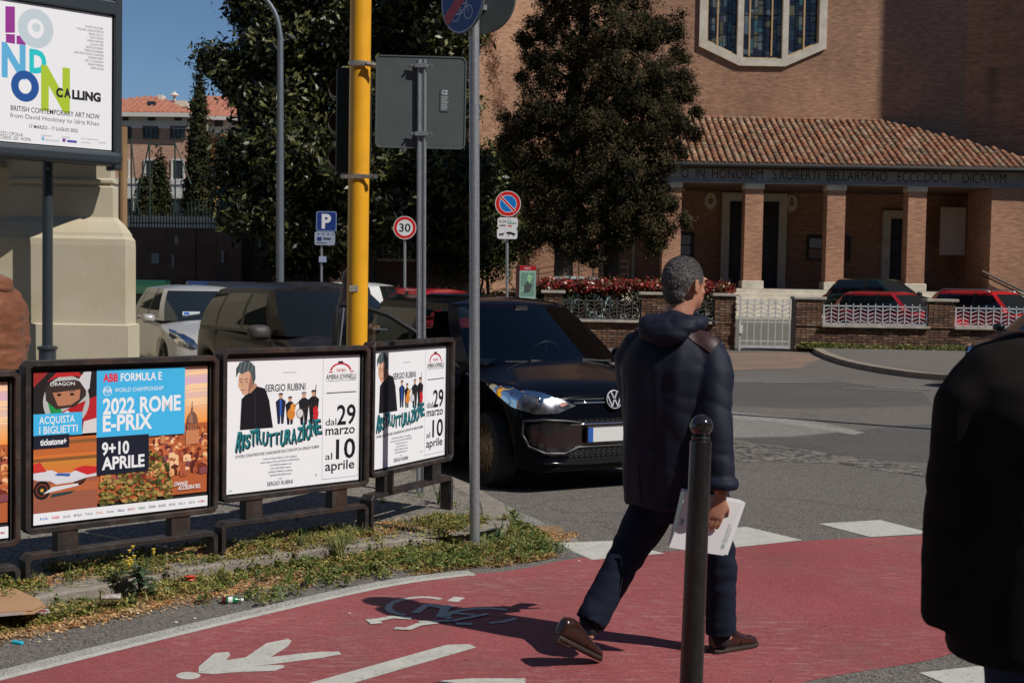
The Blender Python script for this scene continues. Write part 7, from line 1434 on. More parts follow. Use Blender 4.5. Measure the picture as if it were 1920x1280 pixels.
# ---- other cars
def mk(name, label, front, yaw, col, P=HATCH, group=None, z0=0.0, metal=.2, lamps=True, rear=False, glassm=None, mats_=None):
    pm = mats_ or mat(name + '_paint', col, rough=0.25, metal=metal, coat=0.8)
    c = make_car(name, label, front, yaw, pm, P, group, glassm=glassm, z0=z0); L = P['L']
    if lamps: frontlamps(c, [(.45, .58), (.60, .58), (.76, .66), (.78, .76), (.6, .72)]); c.patch('grille', [(-.35, .40), (.35, .40), (.38, .55), (-.38, .55)], PLB); c.patch('number_plate', [(-.26, .42), (.26, .42), (.26, .53), (-.26, .53)], mat('plate_white', (0.6, 0.6, 0.6), rough=0.4), .012)
    for s_ in (-1, 1):
        mirror_part(c, -1.2, s_, .97, pm); c.patch('tail_light', [(s_ * .58, .70), (s_ * .78, .70), (s_ * .78, .95), (s_ * .62, .95)], REDL, .008, dirx=(1, 0, 0), cuts=2)
    return c
rf = mk('red_car', 'red hatchback behind the first zigzag panel of the garden wall', (11.9, 35.4), math.atan2(-.75, .66), (0.42, 0.012, 0.02), z0=.01)
E_ = dict(HATCH, L=4.2); E_['gh'] = dict(HATCH['gh'], zr=1.47, side=[(-1.22, -1.80, 'w'), (-2.20, -2.24, 'b'), (-2.30, -2.32, 'w'), (-3.15, -3.08, 'b'), (-3.20, -3.12, 'w'), (-3.62, -3.42, 'p')], rear=(-4.05, -3.92, -3.7, -3.62)); E_['xr'] = -3.45
E_['top'] = [(a if a > -3 else a - .3, b_) for a, b_ in HATCH['top']]; E_['belt'] = [(a if a > -3 else a - .3, b_) for a, b_ in HATCH['belt']]
r2 = mk('red_car', 'bright red estate car with roof rails at the right behind the wall', (14.5, 35.1), math.atan2(-.8, .6), (0.58, 0.012, 0.012), P=E_, z0=.01, mats_=mat('bright_red_paint', (0.58, 0.014, 0.012), rough=0.22, coat=0.8))
for s_ in (-1, 1): m = MB(); m.tube([(-1.85, s_ * .6, 1.49), (-2.0, s_ * .6, 1.55), (-3.3, s_ * .6, 1.55), (-3.5, s_ * .6, 1.48)], .018, 8); m.build('roof_rail', mat('steel', (0.4, 0.4, 0.4)), r2.t, world=False, smooth=True)
mk('dark_green_car', 'small dark green car parked before the church steps behind the red car', (13.3, 42.0), math.atan2(-.75, .66), (0.006, 0.022, 0.016), z0=.40, lamps=True)
SM = dict(HATCH, L=2.9, W=1.56); SM['top'] = [(0, .5), (-.05, .68), (-.3, .85), (-.6, .98), (-2.5, 1.0), (-2.8, .95), (-2.9, .7)]; SM['belt'] = [(0, .49), (-.1, .66), (-.6, .85), (-2.6, .95), (-2.9, .69)]
SM['gh'] = dict(zb=.95, zr=1.46, wb=.73, wr=.60, front=(-.5, -.7, -1.05, -1.15), rear=(-2.75, -2.62, -2.5, -2.42), side=[(-.8, -1.22, 'w'), (-1.62, -1.66, 'b'), (-1.70, -1.74, 'w'), (-2.2, -2.12, 'p')], crown=.06, bulge=.03); SM['xf'] = -.5; SM['xr'] = -2.4; SM['roofm'] = mat('white_roof_paint', (0.62, 0.63, 0.62), rough=0.3, coat=.5)
mk('white_roofed_car', 'tiny black and white two seater seen from behind right of the yellow pole', (-2.55, 26.2), math.radians(78), (0.012, 0.013, 0.015), P=SM, lamps=False)
mk('dark_blue_car', 'dark blue saloon roof showing between the minivan and the small white roofed car', (-1.9, 17.2), math.atan2(-.9, .42), (0.008, 0.012, 0.028), group=None)
mk('red_small_car', 'red car roof glimpsed above the black car', (0.15, 24.0), math.atan2(-.6, .8), (0.38, 0.012, 0.02), z0=-.03)
mk('grey_dark_car', 'dark grey car parked further back left of the parking sign', (-2.9, 24.5), math.atan2(-.75, .66), (0.016, 0.018, 0.022))
mk('pale_blue_car', 'pale blue tiny car behind the tourist map panel', (1.62, 34.4), math.atan2(-.3, -.95), (0.30, 0.42, 0.44), P=SM, z0=-.12, mats_=mat('pale_blue_paint', (0.34, 0.46, 0.47), rough=0.3, coat=.6)) if False else None
tb_ = dict(SM); tb_['roofm'] = mat('pale_blue_paint', (0.34, 0.46, 0.47), rough=0.3, coat=.6)
mk('pale_blue_car', 'pale blue tiny car behind the tourist map panel', (0.9, 36.0), math.atan2(-.85, -.5), (0.3, 0.4, 0.4), P=tb_, z0=.22, mats_=tb_['roofm'])
BKC = dict(HATCH); mk('black_parked_car', 'black car nosing in behind the person in the dark coat', (7.6, 21.0), math.atan2(-.5, -.86), (0.008, 0.008, 0.01))
# ================================================================ people
SKIN = mat('skin', (0.42, 0.20, 0.13), (0.36, 0.16, 0.10), ns=20, rough=0.5, spec=0.4); SKIN.node_tree.nodes['Principled BSDF'].inputs['Subsurface Weight'].default_value = 0.15
SKIN.node_tree.nodes['Principled BSDF'].inputs['Subsurface Radius'].default_value = (0.01, 0.004, 0.002)
NAVY = mat('navy_parka_cloth', (0.0075, 0.0095, 0.020), (0.010, 0.0125, 0.026), ns=14, rough=0.6, bump=0.25, bs=420, spec=0.22)
NAVYT = mat('navy_trouser_cloth', (0.008, 0.012, 0.024), (0.011, 0.016, 0.031), ns=9, rough=0.85, bump=0.3, bs=500, spec=0.15)
MAROON = mat('maroon_leather', (0.035, 0.012, 0.012), rough=0.5); LOAF = mat('brown_loafer_leather', (0.038, 0.013, 0.009), (0.020, 0.008, 0.006), ns=12, rough=0.22, coat=0.5); SOLE = mat('shoe_sole', (0.035, 0.02, 0.014), (0.02, 0.013, 0.01), ns=18, rough=0.6)
GHAIR = mat('grey_hair', (0.085, 0.08, 0.075), (0.045, 0.042, 0.04), ns=60, rough=0.6, bump=1.0, bs=240, stretch=(1, 1, .35), lo=.42, hi=.62)
Zv = Vector((0, 0, 1))
def V2(x, y): return Vector((x, y, 0)).normalized()
def hand(m, wrist, d, n_, side, curl=.4, s=1.0, spread=None):
    """palm from the wrist along d, back of the hand along n_, thumb to the side"""
    d = d.normalized(); n_ = (n_ - d * n_.dot(d)).normalized(); x = d.cross(n_) * side
    m.loft([(wrist, .026 * s, .020 * s, x, n_), (wrist + d * .03 * s, .034 * s, .019 * s, x, n_), (wrist + d * .06 * s, .042 * s, .017 * s, x, n_), (wrist + d * .095 * s, .040 * s, .013 * s, x, n_)], n=14)
    for k, (ox, ln) in enumerate(((-.031, .066), (-.0105, .076), (.0105, .072), (.031, .058))):
        p = wrist + d * .085 * s + x * ox * s; dd = d.copy(); pts = [p]; 
        for j in range(3): dd = (dd - n_ * curl * (0.6 + .3 * j)).normalized(); p = p + dd * ln * s * (.42, .32, .26)[j]; pts.append(p)
        m.tube(pts, [.0095 * s, .0088 * s, .008 * s, .0065 * s], 8)
    p = wrist + d * .028 * s - x * .026 * s; dd = (d * .62 - x * .72 - n_ * .25).normalized(); pts = [p, p + dd * .035 * s]; dd = (d * .85 - x * .35 - n_ * .4).normalized(); pts += [pts[-1] + dd * .03 * s, pts[-1] + dd * .055 * s]
    m.tube(pts, [.014 * s, .0115 * s, .010 * s, .008 * s], 8)
def head(m, c, fd, up=Zv, s=1.0):
    fd = (fd - up * fd.dot(up)).normalized(); rt = fd.cross(up).normalized(); R = Matrix((rt, fd, up)).transposed()
    P_ = lambda x, y, z: c + R @ (Vector((x, y, z)) * s)
    m.ball(P_(0, -.012, .022), (.076 * s, .096 * s, .100 * s), 24, 16, R=R); m.ball(P_(0, .02, -.035), (.060 * s, .072 * s, .085 * s), 20, 14, R=R); m.ball(P_(0, .052, -.085), (.032 * s, .030 * s, .024 * s), 14, 10, R=R)
    m.loft([(P_(0, .075, .03), .008 * s, .008 * s, rt, up), (P_(0, .098, -.005), .010 * s, .010 * s, rt, up), (P_(0, .106, -.022), .015 * s, .011 * s, rt, up), (P_(0, .082, -.03), .012 * s, .008 * s, rt, up)], n=10)
    for sd in (-1, 1):
        m.ball(P_(sd * .030, .078, .004), (.014 * s, .010 * s, .010 * s), 10, 8, R=R); m.ball(P_(sd * .034, .078, .028), (.022 * s, .010 * s, .007 * s), 10, 8, R=R); m.ball(P_(sd * .042, .055, -.028), (.020 * s, .018 * s, .018 * s), 10, 8, R=R)
        Re = R @ Matrix.Rotation(sd * .35, 3, 'Z'); m.ball(P_(sd * .079, -.006, -.008), (.010 * s, .020 * s, .032 * s), 14, 10, R=Re); m.tube([P_(sd * .086, -.018, -.03), P_(sd * .092, -.026, .0), P_(sd * .092, -.018, .02), P_(sd * .086, .002, .022)], .0055 * s, 8)
    m.ball(P_(0, .086, -.050), (.023 * s, .009 * s, .006 * s), 12, 8, R=R); m.ball(P_(0, .083, -.062), (.020 * s, .010 * s, .007 * s), 12, 8, R=R)
    return R, P_
def body_mesh(t, J, skin=SKIN, voxel=.0075, s=1.0, hands=()):
    m = MB(); f, r = J['f'], J['r']
    R, P_ = head(m, J['head'], J['face'], s=s)
    nk = J['neck']; m.tube([nk - Zv * .08, nk - Zv * .02, nk + Zv * .03, J['head'] - Zv * .05], [.085, .068, .060, .060], 16)
    ch, pe = J['chest'], J['pelvis']
    m.loft([(pe - Zv * .10, .15, .10, r, f), (pe, .165, .115, r, f), (pe.lerp(ch, .45), .14, .10, r, f), (ch, .17, .115, r, f), (ch + Zv * .13, .16, .10, r, f), (nk - Zv * .04, .08, .07, r, f)], n=20)
    for sd in ('R', 'L'):
        S_, E_, W_ = J['sh' + sd], J['el' + sd], J['wr' + sd]; S_ = S_ - Zv * .025; m.tube([ch + Zv * .08 + (S_ - ch - Zv * .08) * .5, S_, S_.lerp(E_, .5), E_, E_.lerp(W_, .4), W_], [.050, .046, .046, .040, .040, .027], 14)
        Hp, K, A_ = J['hp' + sd], J['kn' + sd], J['an' + sd]; m.tube([Hp + Zv * .05, Hp, Hp.lerp(K, .5), K, K.lerp(A_, .35), A_], [.085, .088, .072, .055, .055, .036], 14)
        m.tube([A_, A_ + (J['to' + sd] - A_) * .45], [.036, .016], 10)
    for h in hands: hand(m, *h)
    o = remesh(m, 'body', voxel, skin, t, smooth_it=4); return o, R, P_
def arm_path(ch, S_, E_, W_, o):      # o: outward unit vector; rounded shoulder
    return [ch + Zv * .115 + o * .06, ch + Zv * .108 + o * .115, ch + Zv * .085 + o * .163, ch + Zv * .035 + o * .195, (S_ + o * .012).lerp(E_, .33), S_.lerp(E_, .65), E_, E_.lerp(W_, .5), W_]
def fold(a, sc, amp, st=(1, 1, 1), seed=0):
    def g(p): q = Vector((p.x * st[0], p.y * st[1], p.z * st[2])) * sc; return amp * (noise.noise(q + Vector((seed, 0, 0))) + .5 * noise.noise(q * 2.1 + Vector((0, seed, 0))))
    return g
def shoe(t, heel, toe, pitch, m_upper, m_sole, s=1.0, name='shoe'):
    d = (toe - heel); d.z = 0; L = d.length; d.normalize(); Rz = Matrix((d, Zv.cross(d), Zv)).transposed(); Rp = Rz @ Matrix.Rotation(pitch, 3, 'Y')
    P_ = lambda x, y, z: toe + Rp @ (Vector((x, y, z)) * s); ax, ay = Rp @ Vector((0, 1, 0)), Rp @ Vector((0, 0, 1))
    m = MB(); sec = [(-.285, .022, .038, .062), (-.275, .034, .046, .062), (-.24, .039, .052, .066), (-.20, .039, .050, .064), (-.16, .040, .042, .056), (-.12, .043, .032, .046), (-.07, .047, .022, .038), (-.03, .042, .018, .033), (-.005, .024, .012, .027)]
    m.loft([(P_(x, 0, zc), w * s, h * s, ax, ay) for x, w, h, zc in sec], n=20, p=2.3); o = remesh(m, name, .006, m_upper, t, smooth_it=3)
    q = MB(); q.loft([(P_(x, 0, .012), (w + .005) * s, .012 * s, ax, ay) for x, w, h, zc in sec], n=20, p=3.4); q.loft([(P_(-.287, 0, .004), .030 * s, .018 * s, ax, ay), (P_(-.215, 0, .004), .040 * s, .018 * s, ax, ay)], n=14, p=4); q.build('sole', m_sole, o, auto=40)
    q = MB(); q.tube([P_(-.13 , .043, .035), P_(-.125, .03, .068), P_(-.12, 0, .078), P_(-.125, -.03, .068), P_(-.13, -.043, .035)], .006 * s, 6); q.tube([P_(-.11, .036, .05), P_(-.06, .034, .052), P_(-.028, 0, .05), P_(-.06, -.034, .052), P_(-.11, -.036, .05)], .003, 6); q.build('strap', m_upper, o, smooth=True)
    return o
# ---- the walking man
yM = 5.80
t = thing('person', 'grey haired man in navy hooded parka walking away with white papers', 'person', (0.72, 5.8, 0))
f = V2(.52, .85); r = Vector((f.y, -f.x, 0)); J = dict(f=f, r=r, face=V2(.83, .56))
J['head'] = D(1285, 535, yM + .02) ; J['neck'] = D(1272, 602, yM); J['chest'] = D(1258, 690, yM); J['pelvis'] = D(1275, 915, yM + .02)
J['shR'] = J['chest'] + r * .195 + Zv * .095 ; J['shL'] = J['chest'] - r * .195 + Zv * .10
J['elR'] = D(1343, 800, 5.60); J['wrR'] = D(1352, 930, 5.555); J['elL'] = D(1200, 800, 5.98); J['wrL'] = D(1240, 860, 6.15)
J['hpR'] = D(1318, 935, 5.80); J['knR'] = D(1352, 1065, 5.84); J['anR'] = D(1351, 1192, 5.86); J['hpL'] = D(1233, 935, 5.88); J['knL'] = D(1172, 1045, 5.82); J['anL'] = D(1105, 1172, 5.72)
toR = G(1416, 1208); toL = G(1122, 1240); J['toR'] = toR + Zv * .035; J['toL'] = toL + Zv * .03 + V2(-.8, -.6) * .04
hd = (Vector((-.25, 0.05, -1))).normalized()
body, HR, HP = body_mesh(t, J, voxel=.0062, hands=[(J['wrR'], hd, V2(.3, -.95), 1, .22), (J['wrL'], V2(.5, .8), Zv, -1, .3)])
# hair: close cropped cap over skull and nape
m = MB(); m.ball(HP(0, -.017, .028), (.0815, .098, .1015), 28, 20, R=HR); m.ball(HP(0, -.045, -.028), (.066, .062, .062), 20, 14, R=HR)
hair = remesh(m, 'hair', .005, GHAIR, t, smooth_it=4, disp=lambda p: .0028 * noise.noise(p * 90) + .0015 * noise.noise(p * 190))
b = bmesh.new(); b.from_mesh(hair.data); IW = XF[t.name]
def hairline(q):     # q in head axes
    if q.y > .060 - max(0, .035 - q.z) * .6: return False
    if abs(q.x) > .052 and q.z < .012 - max(0, -q.y - .030) * 2.2 and q.y > -.055: return False
    return q.z > -.085
hc_ = J['head']; HRi = HR.inverted()
dl = [v for v in b.verts if not hairline(HRi @ (IW @ v.co - hc_))]; bmesh.ops.delete(b, geom=dl, context='VERTS'); b.to_mesh(hair.data); b.free()
rg_ = np.random.default_rng(6); n_ = len(hair.data.vertices); vi = rg_.integers(0, n_, 5200); hv = np.array([IW @ hair.data.vertices[i].co for i in vi]); hn = np.array([hair.data.vertices[i].normal for i in vi])
dn = np.tile(np.array((0, 0, -1.0)), (5200, 1)) + np.array(HR @ Vector((0, -.3, 0))) + rg_.normal(size=(5200, 3)) * .16; tg = dn - hn * (dn * hn).sum(1)[:, None]; tg /= np.linalg.norm(tg, axis=1)[:, None] + 1e-6; sd_ = np.cross(hn, tg) * .0011
p0 = hv - hn * .001; p1 = hv + hn * .0022 + tg * .012
hs_ = np.stack([p0 - sd_, p0 + sd_, p1 + sd_ * .4, p1 - sd_ * .4], 1).reshape(-1, 3); cpal = np.array([(.10, .095, .09), (.065, .06, .056), (.045, .042, .04), (.15, .145, .14)]); o = npmesh('hair_strands', hs_, np.arange(5200 * 4).reshape(-1, 4), mat_attr('hair_strand', rough=.6, spec=.25), hair, cpal[rg_.integers(0, 4, 5200)]); o['kind'] = 'stuff'
# parka
ch, pe, nk = J['chest'], J['pelvis'], J['neck']
hem = D(1268, 948, yM + .02); m = MB()
L0 = [(hem, .232, .175), (hem + Zv * .03, .236, .178), (hem.lerp(ch, .25), .232, .176), (hem.lerp(ch, .5), .222, .168), (hem.lerp(ch, .8), .222, .165), (ch, .226, .160), (ch + Zv * .06, .212, .148), (ch + Zv * .11, .180, .125), (ch + Zv * .145, .138, .105), (ch + Zv * .175, .10, .09), (ch + Zv * .20, .08, .08)]
m.loft([(c, a, b_, r, f) for c, a, b_ in L0], n=36, p=2.35)
def sleeve(m, S_, E_, W_, rs=(.060, .068, .076, .081, .079, .074, .067, .065, .057)):
    m.tube(arm_path(ch, S_, E_, W_, r if (S_ - ch).dot(r) > 0 else -r), rs, 20)
sleeve(m, J['shR'] - Zv * .015, J['elR'], J['wrR'] + Zv * .055); sleeve(m, J['shL'] - Zv * .015, J['elL'], J['wrL'])
m.lathe([(.070, -.02), (.074, 0.0), (.070, .03)], J['wrR'] + Zv * .045, 20)
# soft creases: radiating at the armhole and elbow, long vertical ones at the back
E1_, S1_ = J['elR'], J['shR']
def parka_disp(p):
    d = .007 * noise.noise(Vector((p.x * 7, p.y * 7, p.z * 3.0))) + .0022 * noise.noise(Vector((p.x * 18, p.y * 18, p.z * 9)))
    de = math.exp(-((p - E1_).length / .16) ** 2); q = (p.z * 26 + (p.x - p.y) * 14 + 2.5 * noise.noise(p * 6)); d += de * .009 * (abs(math.sin(q)) - .6)
    ds = math.exp(-((p - (S1_ - r * .02 - Zv * .08)).length / .11) ** 2); d += ds * .006 * (abs(math.sin((p.x * 22 + p.z * 20) + 2 * noise.noise(p * 7))) - .6)
    w = (p - J['wrR']).length; d += math.exp(-(w / .19) ** 2) * .007 * (abs(math.sin(p.z * 48 + 2.0 * noise.noise(p * 9))) - .6)
    lat = (p - ch).dot(r); 
    if abs(lat) < .17: d += .008 * noise.noise(Vector((lat * 16, 3, p.z * 2.2)))
    d -= .004 * math.exp(-((p.z - (hem.z + .045)) / .006) ** 2) if (p - hem).length < .34 and abs(lat) < .3 and p.z < hem.z + .1 else 0
    return d
jk = remesh(m, 'parka', .0095, NAVY, t, smooth_it=5, disp=parka_disp)
# hood lying on the back
hcn = D(1270, 600, yM) - f * .055; m = MB()
ring_ = []
for k in range(17):
    a = -PI * .62 + k * (PI * 2 - PI * .76) / 16 - PI / 2 + .0; a = math.radians(200 + k * 300 / 16 - 60)
    u, w = math.cos(a), math.sin(a); back = max(0, -w); ring_.append((nk + r * (.098 * u) + f * (.085 * w + .01) + Zv * (-.005 - .030 * back + .03 * (1 - abs(u))), .030 + .026 * back))
m.tube([p for p, _ in ring_], [q for _, q in ring_], 16)
m.loft([(nk - f * .075 + Zv * .030, .105, .035, r, f), (nk - f * .100 + Zv * .012, .128, .055, r, f), (nk - f * .120 - Zv * .022, .134, .062, r, f), (nk - f * .135 - Zv * .055, .118, .056, r, f), (nk - f * .145 - Zv * .085, .082, .040, r, f), (nk - f * .14 - Zv * .105, .035, .02, r, f)], n=28, p=2.2)
def hood_disp(p):
    lat = (p - nk).dot(r); q = p.z * 34 + 6 * lat * lat * 60 * .4 + 1.8 * noise.noise(p * 11)
    return .0065 * (abs(math.sin(q)) - .55) + .003 * noise.noise(p * 20)
hood = remesh(m, 'hood', .007, NAVY, jk, smooth_it=4, disp=hood_disp)
# shoulder yoke of dark leather, storm flap seam, drawcord
bj = BVHTree.FromObject(jk, bpy.context.evaluated_depsgraph_get())
def onjk(P, off=.004):
    q = XF[jk.name].inverted() @ P; h = bj.find_nearest(q); return XF[jk.name] @ (h[0] + h[1] * off)
m = MB(); rows = []
A0, A1, B0, B1 = J['shR'] + Zv * .10 - r * .115 - f * .015, J['shR'] + Zv * .03 + r * .03 - f * .01, J['shR'] + Zv * .06 - r * .10 - f * .085, J['shR'] - Zv * .015 + r * .02 - f * .08
for i in range(9):
    row = []
    for j in range(7): a = A0.lerp(A1, i / 8); b_ = B0.lerp(B1, i / 8); row.append(onjk(a.lerp(b_, j / 6), .0045))
    rows += row
m.add(rows, [(i * 7 + j, i * 7 + j + 1, (i + 1) * 7 + j + 1, (i + 1) * 7 + j) for i in range(8) for j in range(6)]); m.build('shoulder_patch', MAROON, jk, smooth=True)
for sx_ in (-.115, .115): MB().tube([onjk(hem - f * .25 + r * sx_ + Zv * z, .001) for z in (.02, .08, .14, .2)], .0022, 5).build('seam', mat('dark_thread', (0.006, 0.007, 0.012), rough=.8), jk, smooth=True)
m = MB(); m.tube([nk + f * .08 + r * .09 + Zv * .02, nk + f * .11 + r * .115 - Zv * .0], .004, 6); m.ball(nk + f * .11 + r * .12 - Zv * .005, .009, 8, 6); m.build('drawcord', RUB, jk)
# trousers
m = MB()
def legt(Hp, K, A_, rs): m.tube([Hp + Zv * .08, Hp, Hp.lerp(K, .5), K, K.lerp(A_, .5), A_], rs, 22)
legt(J['hpR'], J['knR'], J['anR'] + Zv * .012, (.10, .10, .086, .075, .068, .069)); legt(J['hpL'], J['knL'], J['anL'] + Zv * .012 + (J['anL'] - J['knL']).normalized() * .0, (.105, .105, .096, .080, .070, .071))
m.loft([(pe - Zv * .14, .15, .12, r, f), (pe, .17, .13, r, f), (pe + Zv * .1, .16, .12, r, f)], n=24)
def tr_disp(p):
    d = .005 * noise.noise(Vector((p.x * 9, p.y * 9, p.z * 4))); 
    for K in (J['knR'], J['knL']): d += math.exp(-((p - K).length / .15) ** 2) * .011 * noise.noise(Vector((p.x * 14, p.y * 14, p.z * 26)))
    for A_ in (J['anR'], J['anL']): d += math.exp(-((p - A_ - Zv * .05).length / .10) ** 2) * .010 * noise.noise(Vector((p.x * 14, p.y * 14, p.z * 34 + 5)))
    return d
remesh(m, 'trousers', .0095, NAVYT, t, smooth_it=4, disp=tr_disp)
m = MB()
for A_, e_ in ((J['anR'], toR), (J['anL'], toL)): MB().tube([A_ + Zv * .03, A_ - Zv * .03, A_ - Zv * .045], [.045, .040, .032], 14).build('sock', mat('black_sock', (0.006, 0.006, 0.01), rough=.9), t, smooth=True)
dt = V2(.82, .57); shoe(t, toR - dt * .285, toR, 0.0, LOAF, SOLE, s=.95); shoe(t, toL - dt * .26, toL + Zv * .004, .50, LOAF, SOLE, s=.95)
# ---- papers in his hand
tp_ = thing('papers', 'stack of white envelopes held in the right hand of the walking man', 'papers', tuple(D(1325, 980, 5.54)))
PAP = mat('white_paper', (0.80, 0.80, 0.82), rough=.6)
for k, (dx, dy, dd) in enumerate(((0, 0, 0), (4, -3, .006), (7, -1, .012), (-2, -6, .018), (2, -4, .024))):
    q = [D(x + dx, y + dy, 5.595 + dd) for x, y in ((1280, 921), (1391, 943), (1357, 1041), (1255, 1026))]; m = MB(); m.slab(q, (0.001, .0022, 0)); m.build('envelope', PAP, tp_)
m = MB(); q = [D(x, y, 5.585) for x, y in ((1276, 922), (1284, 926), (1264, 1000), (1257, 1018))]; m.slab(q, (0, -.002, 0)); m.build('folder_edge', mat('grey_green_card', (0.12, 0.16, 0.15), rough=.6), tp_)
q0 = D(1357, 1041, 5.593); qx = (D(1391, 943, 5.593) - q0); qy = (D(1280, 921, 5.593) - D(1391, 943, 5.593)).normalized(); N_ = qx.cross(qy)
p = Print(.0006); p.text('CAF', .03, .010, .011, srgb(0, 120, 110), w=.018, bold=.02); p.text('SERVIZI E CONSULENZA', .055, .016, .006, srgb(20, 130, 120), w=.085); p.text('Via Roma', .055, .007, .005, srgb(90, 100, 110), w=.07)
if N_.y > 0: p.build('letterhead', PRM, tp_, q0 + Vector((0, -.001, 0)), -qx if False else qx, -qy)
else: p.build('letterhead', PRM, tp_, q0 + Vector((0, -.001, 0)), qx, qy)
p = Print(.0006); p.text('CAF', 0, 0, .012, srgb(0, 120, 110), w=.03, bold=.02); p.build('logo', PRM, tp_, D(1279, 985, 5.592), qx, qy if N_.y < 0 else -qy)
# ---- generic standing figures
def figure(label, base, f, Hh, wear, trousers, hairm, elR=None, wrR=None, elL=None, wrL=None, long_hair=False, quilt=0, coat_len=.84, voxel=.012, w=1.0, face=None, hands=True, lean=0.0):
    k = Hh / 1.75; t = thing('person', label, 'person', tuple(base)); r = Vector((f.y, -f.x, 0)); b0 = Vector(base); J = dict(f=f, r=r, face=face or f)
    J['head'] = b0 + Zv * 1.63 * k + f * (.02 + lean); J['neck'] = b0 + Zv * 1.47 * k + f * lean * .5; J['chest'] = b0 + Zv * 1.28 * k; J['pelvis'] = b0 + Zv * .95 * k
    for s_, sg in (('R', 1), ('L', -1)):
        J['sh' + s_] = J['chest'] + r * .185 * k * sg + Zv * .09; J['el' + s_] = J['sh' + s_] - Zv * .29 * k + r * .05 * sg - f * .02; J['wr' + s_] = J['el' + s_] - Zv * .25 * k + f * .04
        J['hp' + s_] = b0 + r * .09 * sg + Zv * .88 * k; J['kn' + s_] = b0 + r * .10 * sg + Zv * .48 * k + f * .02; J['an' + s_] = b0 + r * .11 * sg + Zv * .09; J['to' + s_] = b0 + r * .13 * sg + f * .19 + Zv * .03
    for n_, v_ in (('elR', elR), ('wrR', wrR), ('elL', elL), ('wrL', wrL)):
        if v_ is not None: J[n_] = v_
    hs = [(J['wrR'], (J['wrR'] - J['elR']), r, 1, .4), (J['wrL'], (J['wrL'] - J['elL']), -r, -1, .4)] if hands else []
    b_, R_, P_ = body_mesh(t, J, voxel=.009, hands=hs)
    m = MB(); ch = J['chest']; hem = b0 + Zv * coat_len * k
    m.loft([(hem, .21 * w, .155 * w, r, f), (hem.lerp(ch, .3), .205 * w, .15 * w, r, f), (hem.lerp(ch, .65), .195 * w, .145 * w, r, f), (ch, .205 * w, .15 * w, r, f), (ch + Zv * .07, .19 * w, .13 * w, r, f), (ch + Zv * .125, .15, .11, r, f), (ch + Zv * .16, .11, .09, r, f), (ch + Zv * .20, .085, .08, r, f)], n=30, p=2.3)
    for s_ in 'RL': m.tube(arm_path(ch, J['sh' + s_], J['el' + s_], J['wr' + s_], r if s_ == 'R' else -r), [.06 * w, .068 * w, .076 * w, .08 * w, .079 * w, .074 * w, .066 * w, .062 * w, .052 * w], 18)
    def dsp(p):
        d = .005 * noise.noise(Vector((p.x * 8, p.y * 8, p.z * 4)))
        if quilt: d += quilt * (abs(math.sin(p.z * 34 + 2.4 * noise.noise(p * 4.5))) ** .5 - .6) + .009 * noise.noise(Vector((p.x * 9 + p.z * 8, p.y * 9, p.z * 30))) + .003 * noise.noise(p * 40)
        else:
            for e_ in ('elR', 'elL'): d += math.exp(-((p - J[e_]).length / .15) ** 2) * .007 * (abs(math.sin(p.z * 30 + p.x * 16 + 2 * noise.noise(p * 7))) - .6)
        return d
    jk = remesh(m, 'jacket', voxel, wear, t, smooth_it=4, disp=dsp)
    m = MB()
    for s_ in 'RL': m.tube([J['hp' + s_] + Zv * .08, J['hp' + s_], J['hp' + s_].lerp(J['kn' + s_], .5), J['kn' + s_], J['an' + s_] + Zv * .01], [.10 * w, .10 * w, .085, .07, .062], 18)
    m.loft([(J['pelvis'] - Zv * .12, .16 * w, .12 * w, r, f), (J['pelvis'] + Zv * .05, .18 * w, .125 * w, r, f)], n=20); remesh(m, 'trousers', .014, trousers, t, smooth_it=3)
    for s_ in 'RL':
        e_ = J['to' + s_] + f * .05; e_.z = b0.z; shoe(t, e_ - f * .285, e_, 0, mat('dark_shoe', (0.02, 0.016, 0.014), rough=.5), SOLE)
    m = MB(); m.ball(P_(0, -.02, .03), (.086, .102, .106), 20, 14, R=R_); m.ball(P_(0, -.05, -.03), (.07, .062, .065), 16, 12, R=R_)
    if long_hair: m.loft([(P_(0, -.04, 0), .085, .07, R_ @ Vector((1, 0, 0)), R_ @ Vector((0, 1, 0))), (P_(0, -.06, -.10), .095, .065, R_ @ Vector((1, 0, 0)), R_ @ Vector((0, 1, 0))), (P_(0, -.09, -.2), .10, .055, R_ @ Vector((1, 0, 0)), R_ @ Vector((0, 1, 0))), (P_(0, -.10, -.31), .06, .03, R_ @ Vector((1, 0, 0)), R_ @ Vector((0, 1, 0)))], n=18)
    h = remesh(m, 'hair', .009, hairm, t, smooth_it=3, disp=lambda p: .004 * noise.noise(Vector((p.x * 60, p.y * 60, p.z * 12))))
    b = bmesh.new(); b.from_mesh(h.data); Ri = R_.inverted(); IW_ = XF[t.name]
    dl = [v for v in b.verts if (lambda q: q.y > (.05 if q.z > .05 else .012) and q.z < .085)(Ri @ (IW_ @ v.co - J['head']))]; bmesh.ops.delete(b, geom=dl, context='VERTS'); b.to_mesh(h.data); b.free()
    return t, J, jk
BCOAT = mat('black_brown_coat', (0.010, 0.008, 0.007), (0.014, 0.011, 0.010), ns=12, rough=.9, spec=.12, bump=.3, bs=300); BJEAN = mat('dark_blue_denim', (0.010, 0.016, 0.05), rough=.95)
yP = 3.1; bx_ = D(2012, 900, yP).x
figure('person in a black brown coat filling the right edge of the picture, back turned', (bx_, yP, 0), V2(.25, .97), 1.84, BCOAT, BJEAN, mat('dark_hair', (0.02, 0.014, 0.01), rough=.5), elL=D(1806, 905, yP + .02), wrL=D(1778, 1172, yP + .04), coat_len=.735, w=1.3, voxel=.014, hands=False)
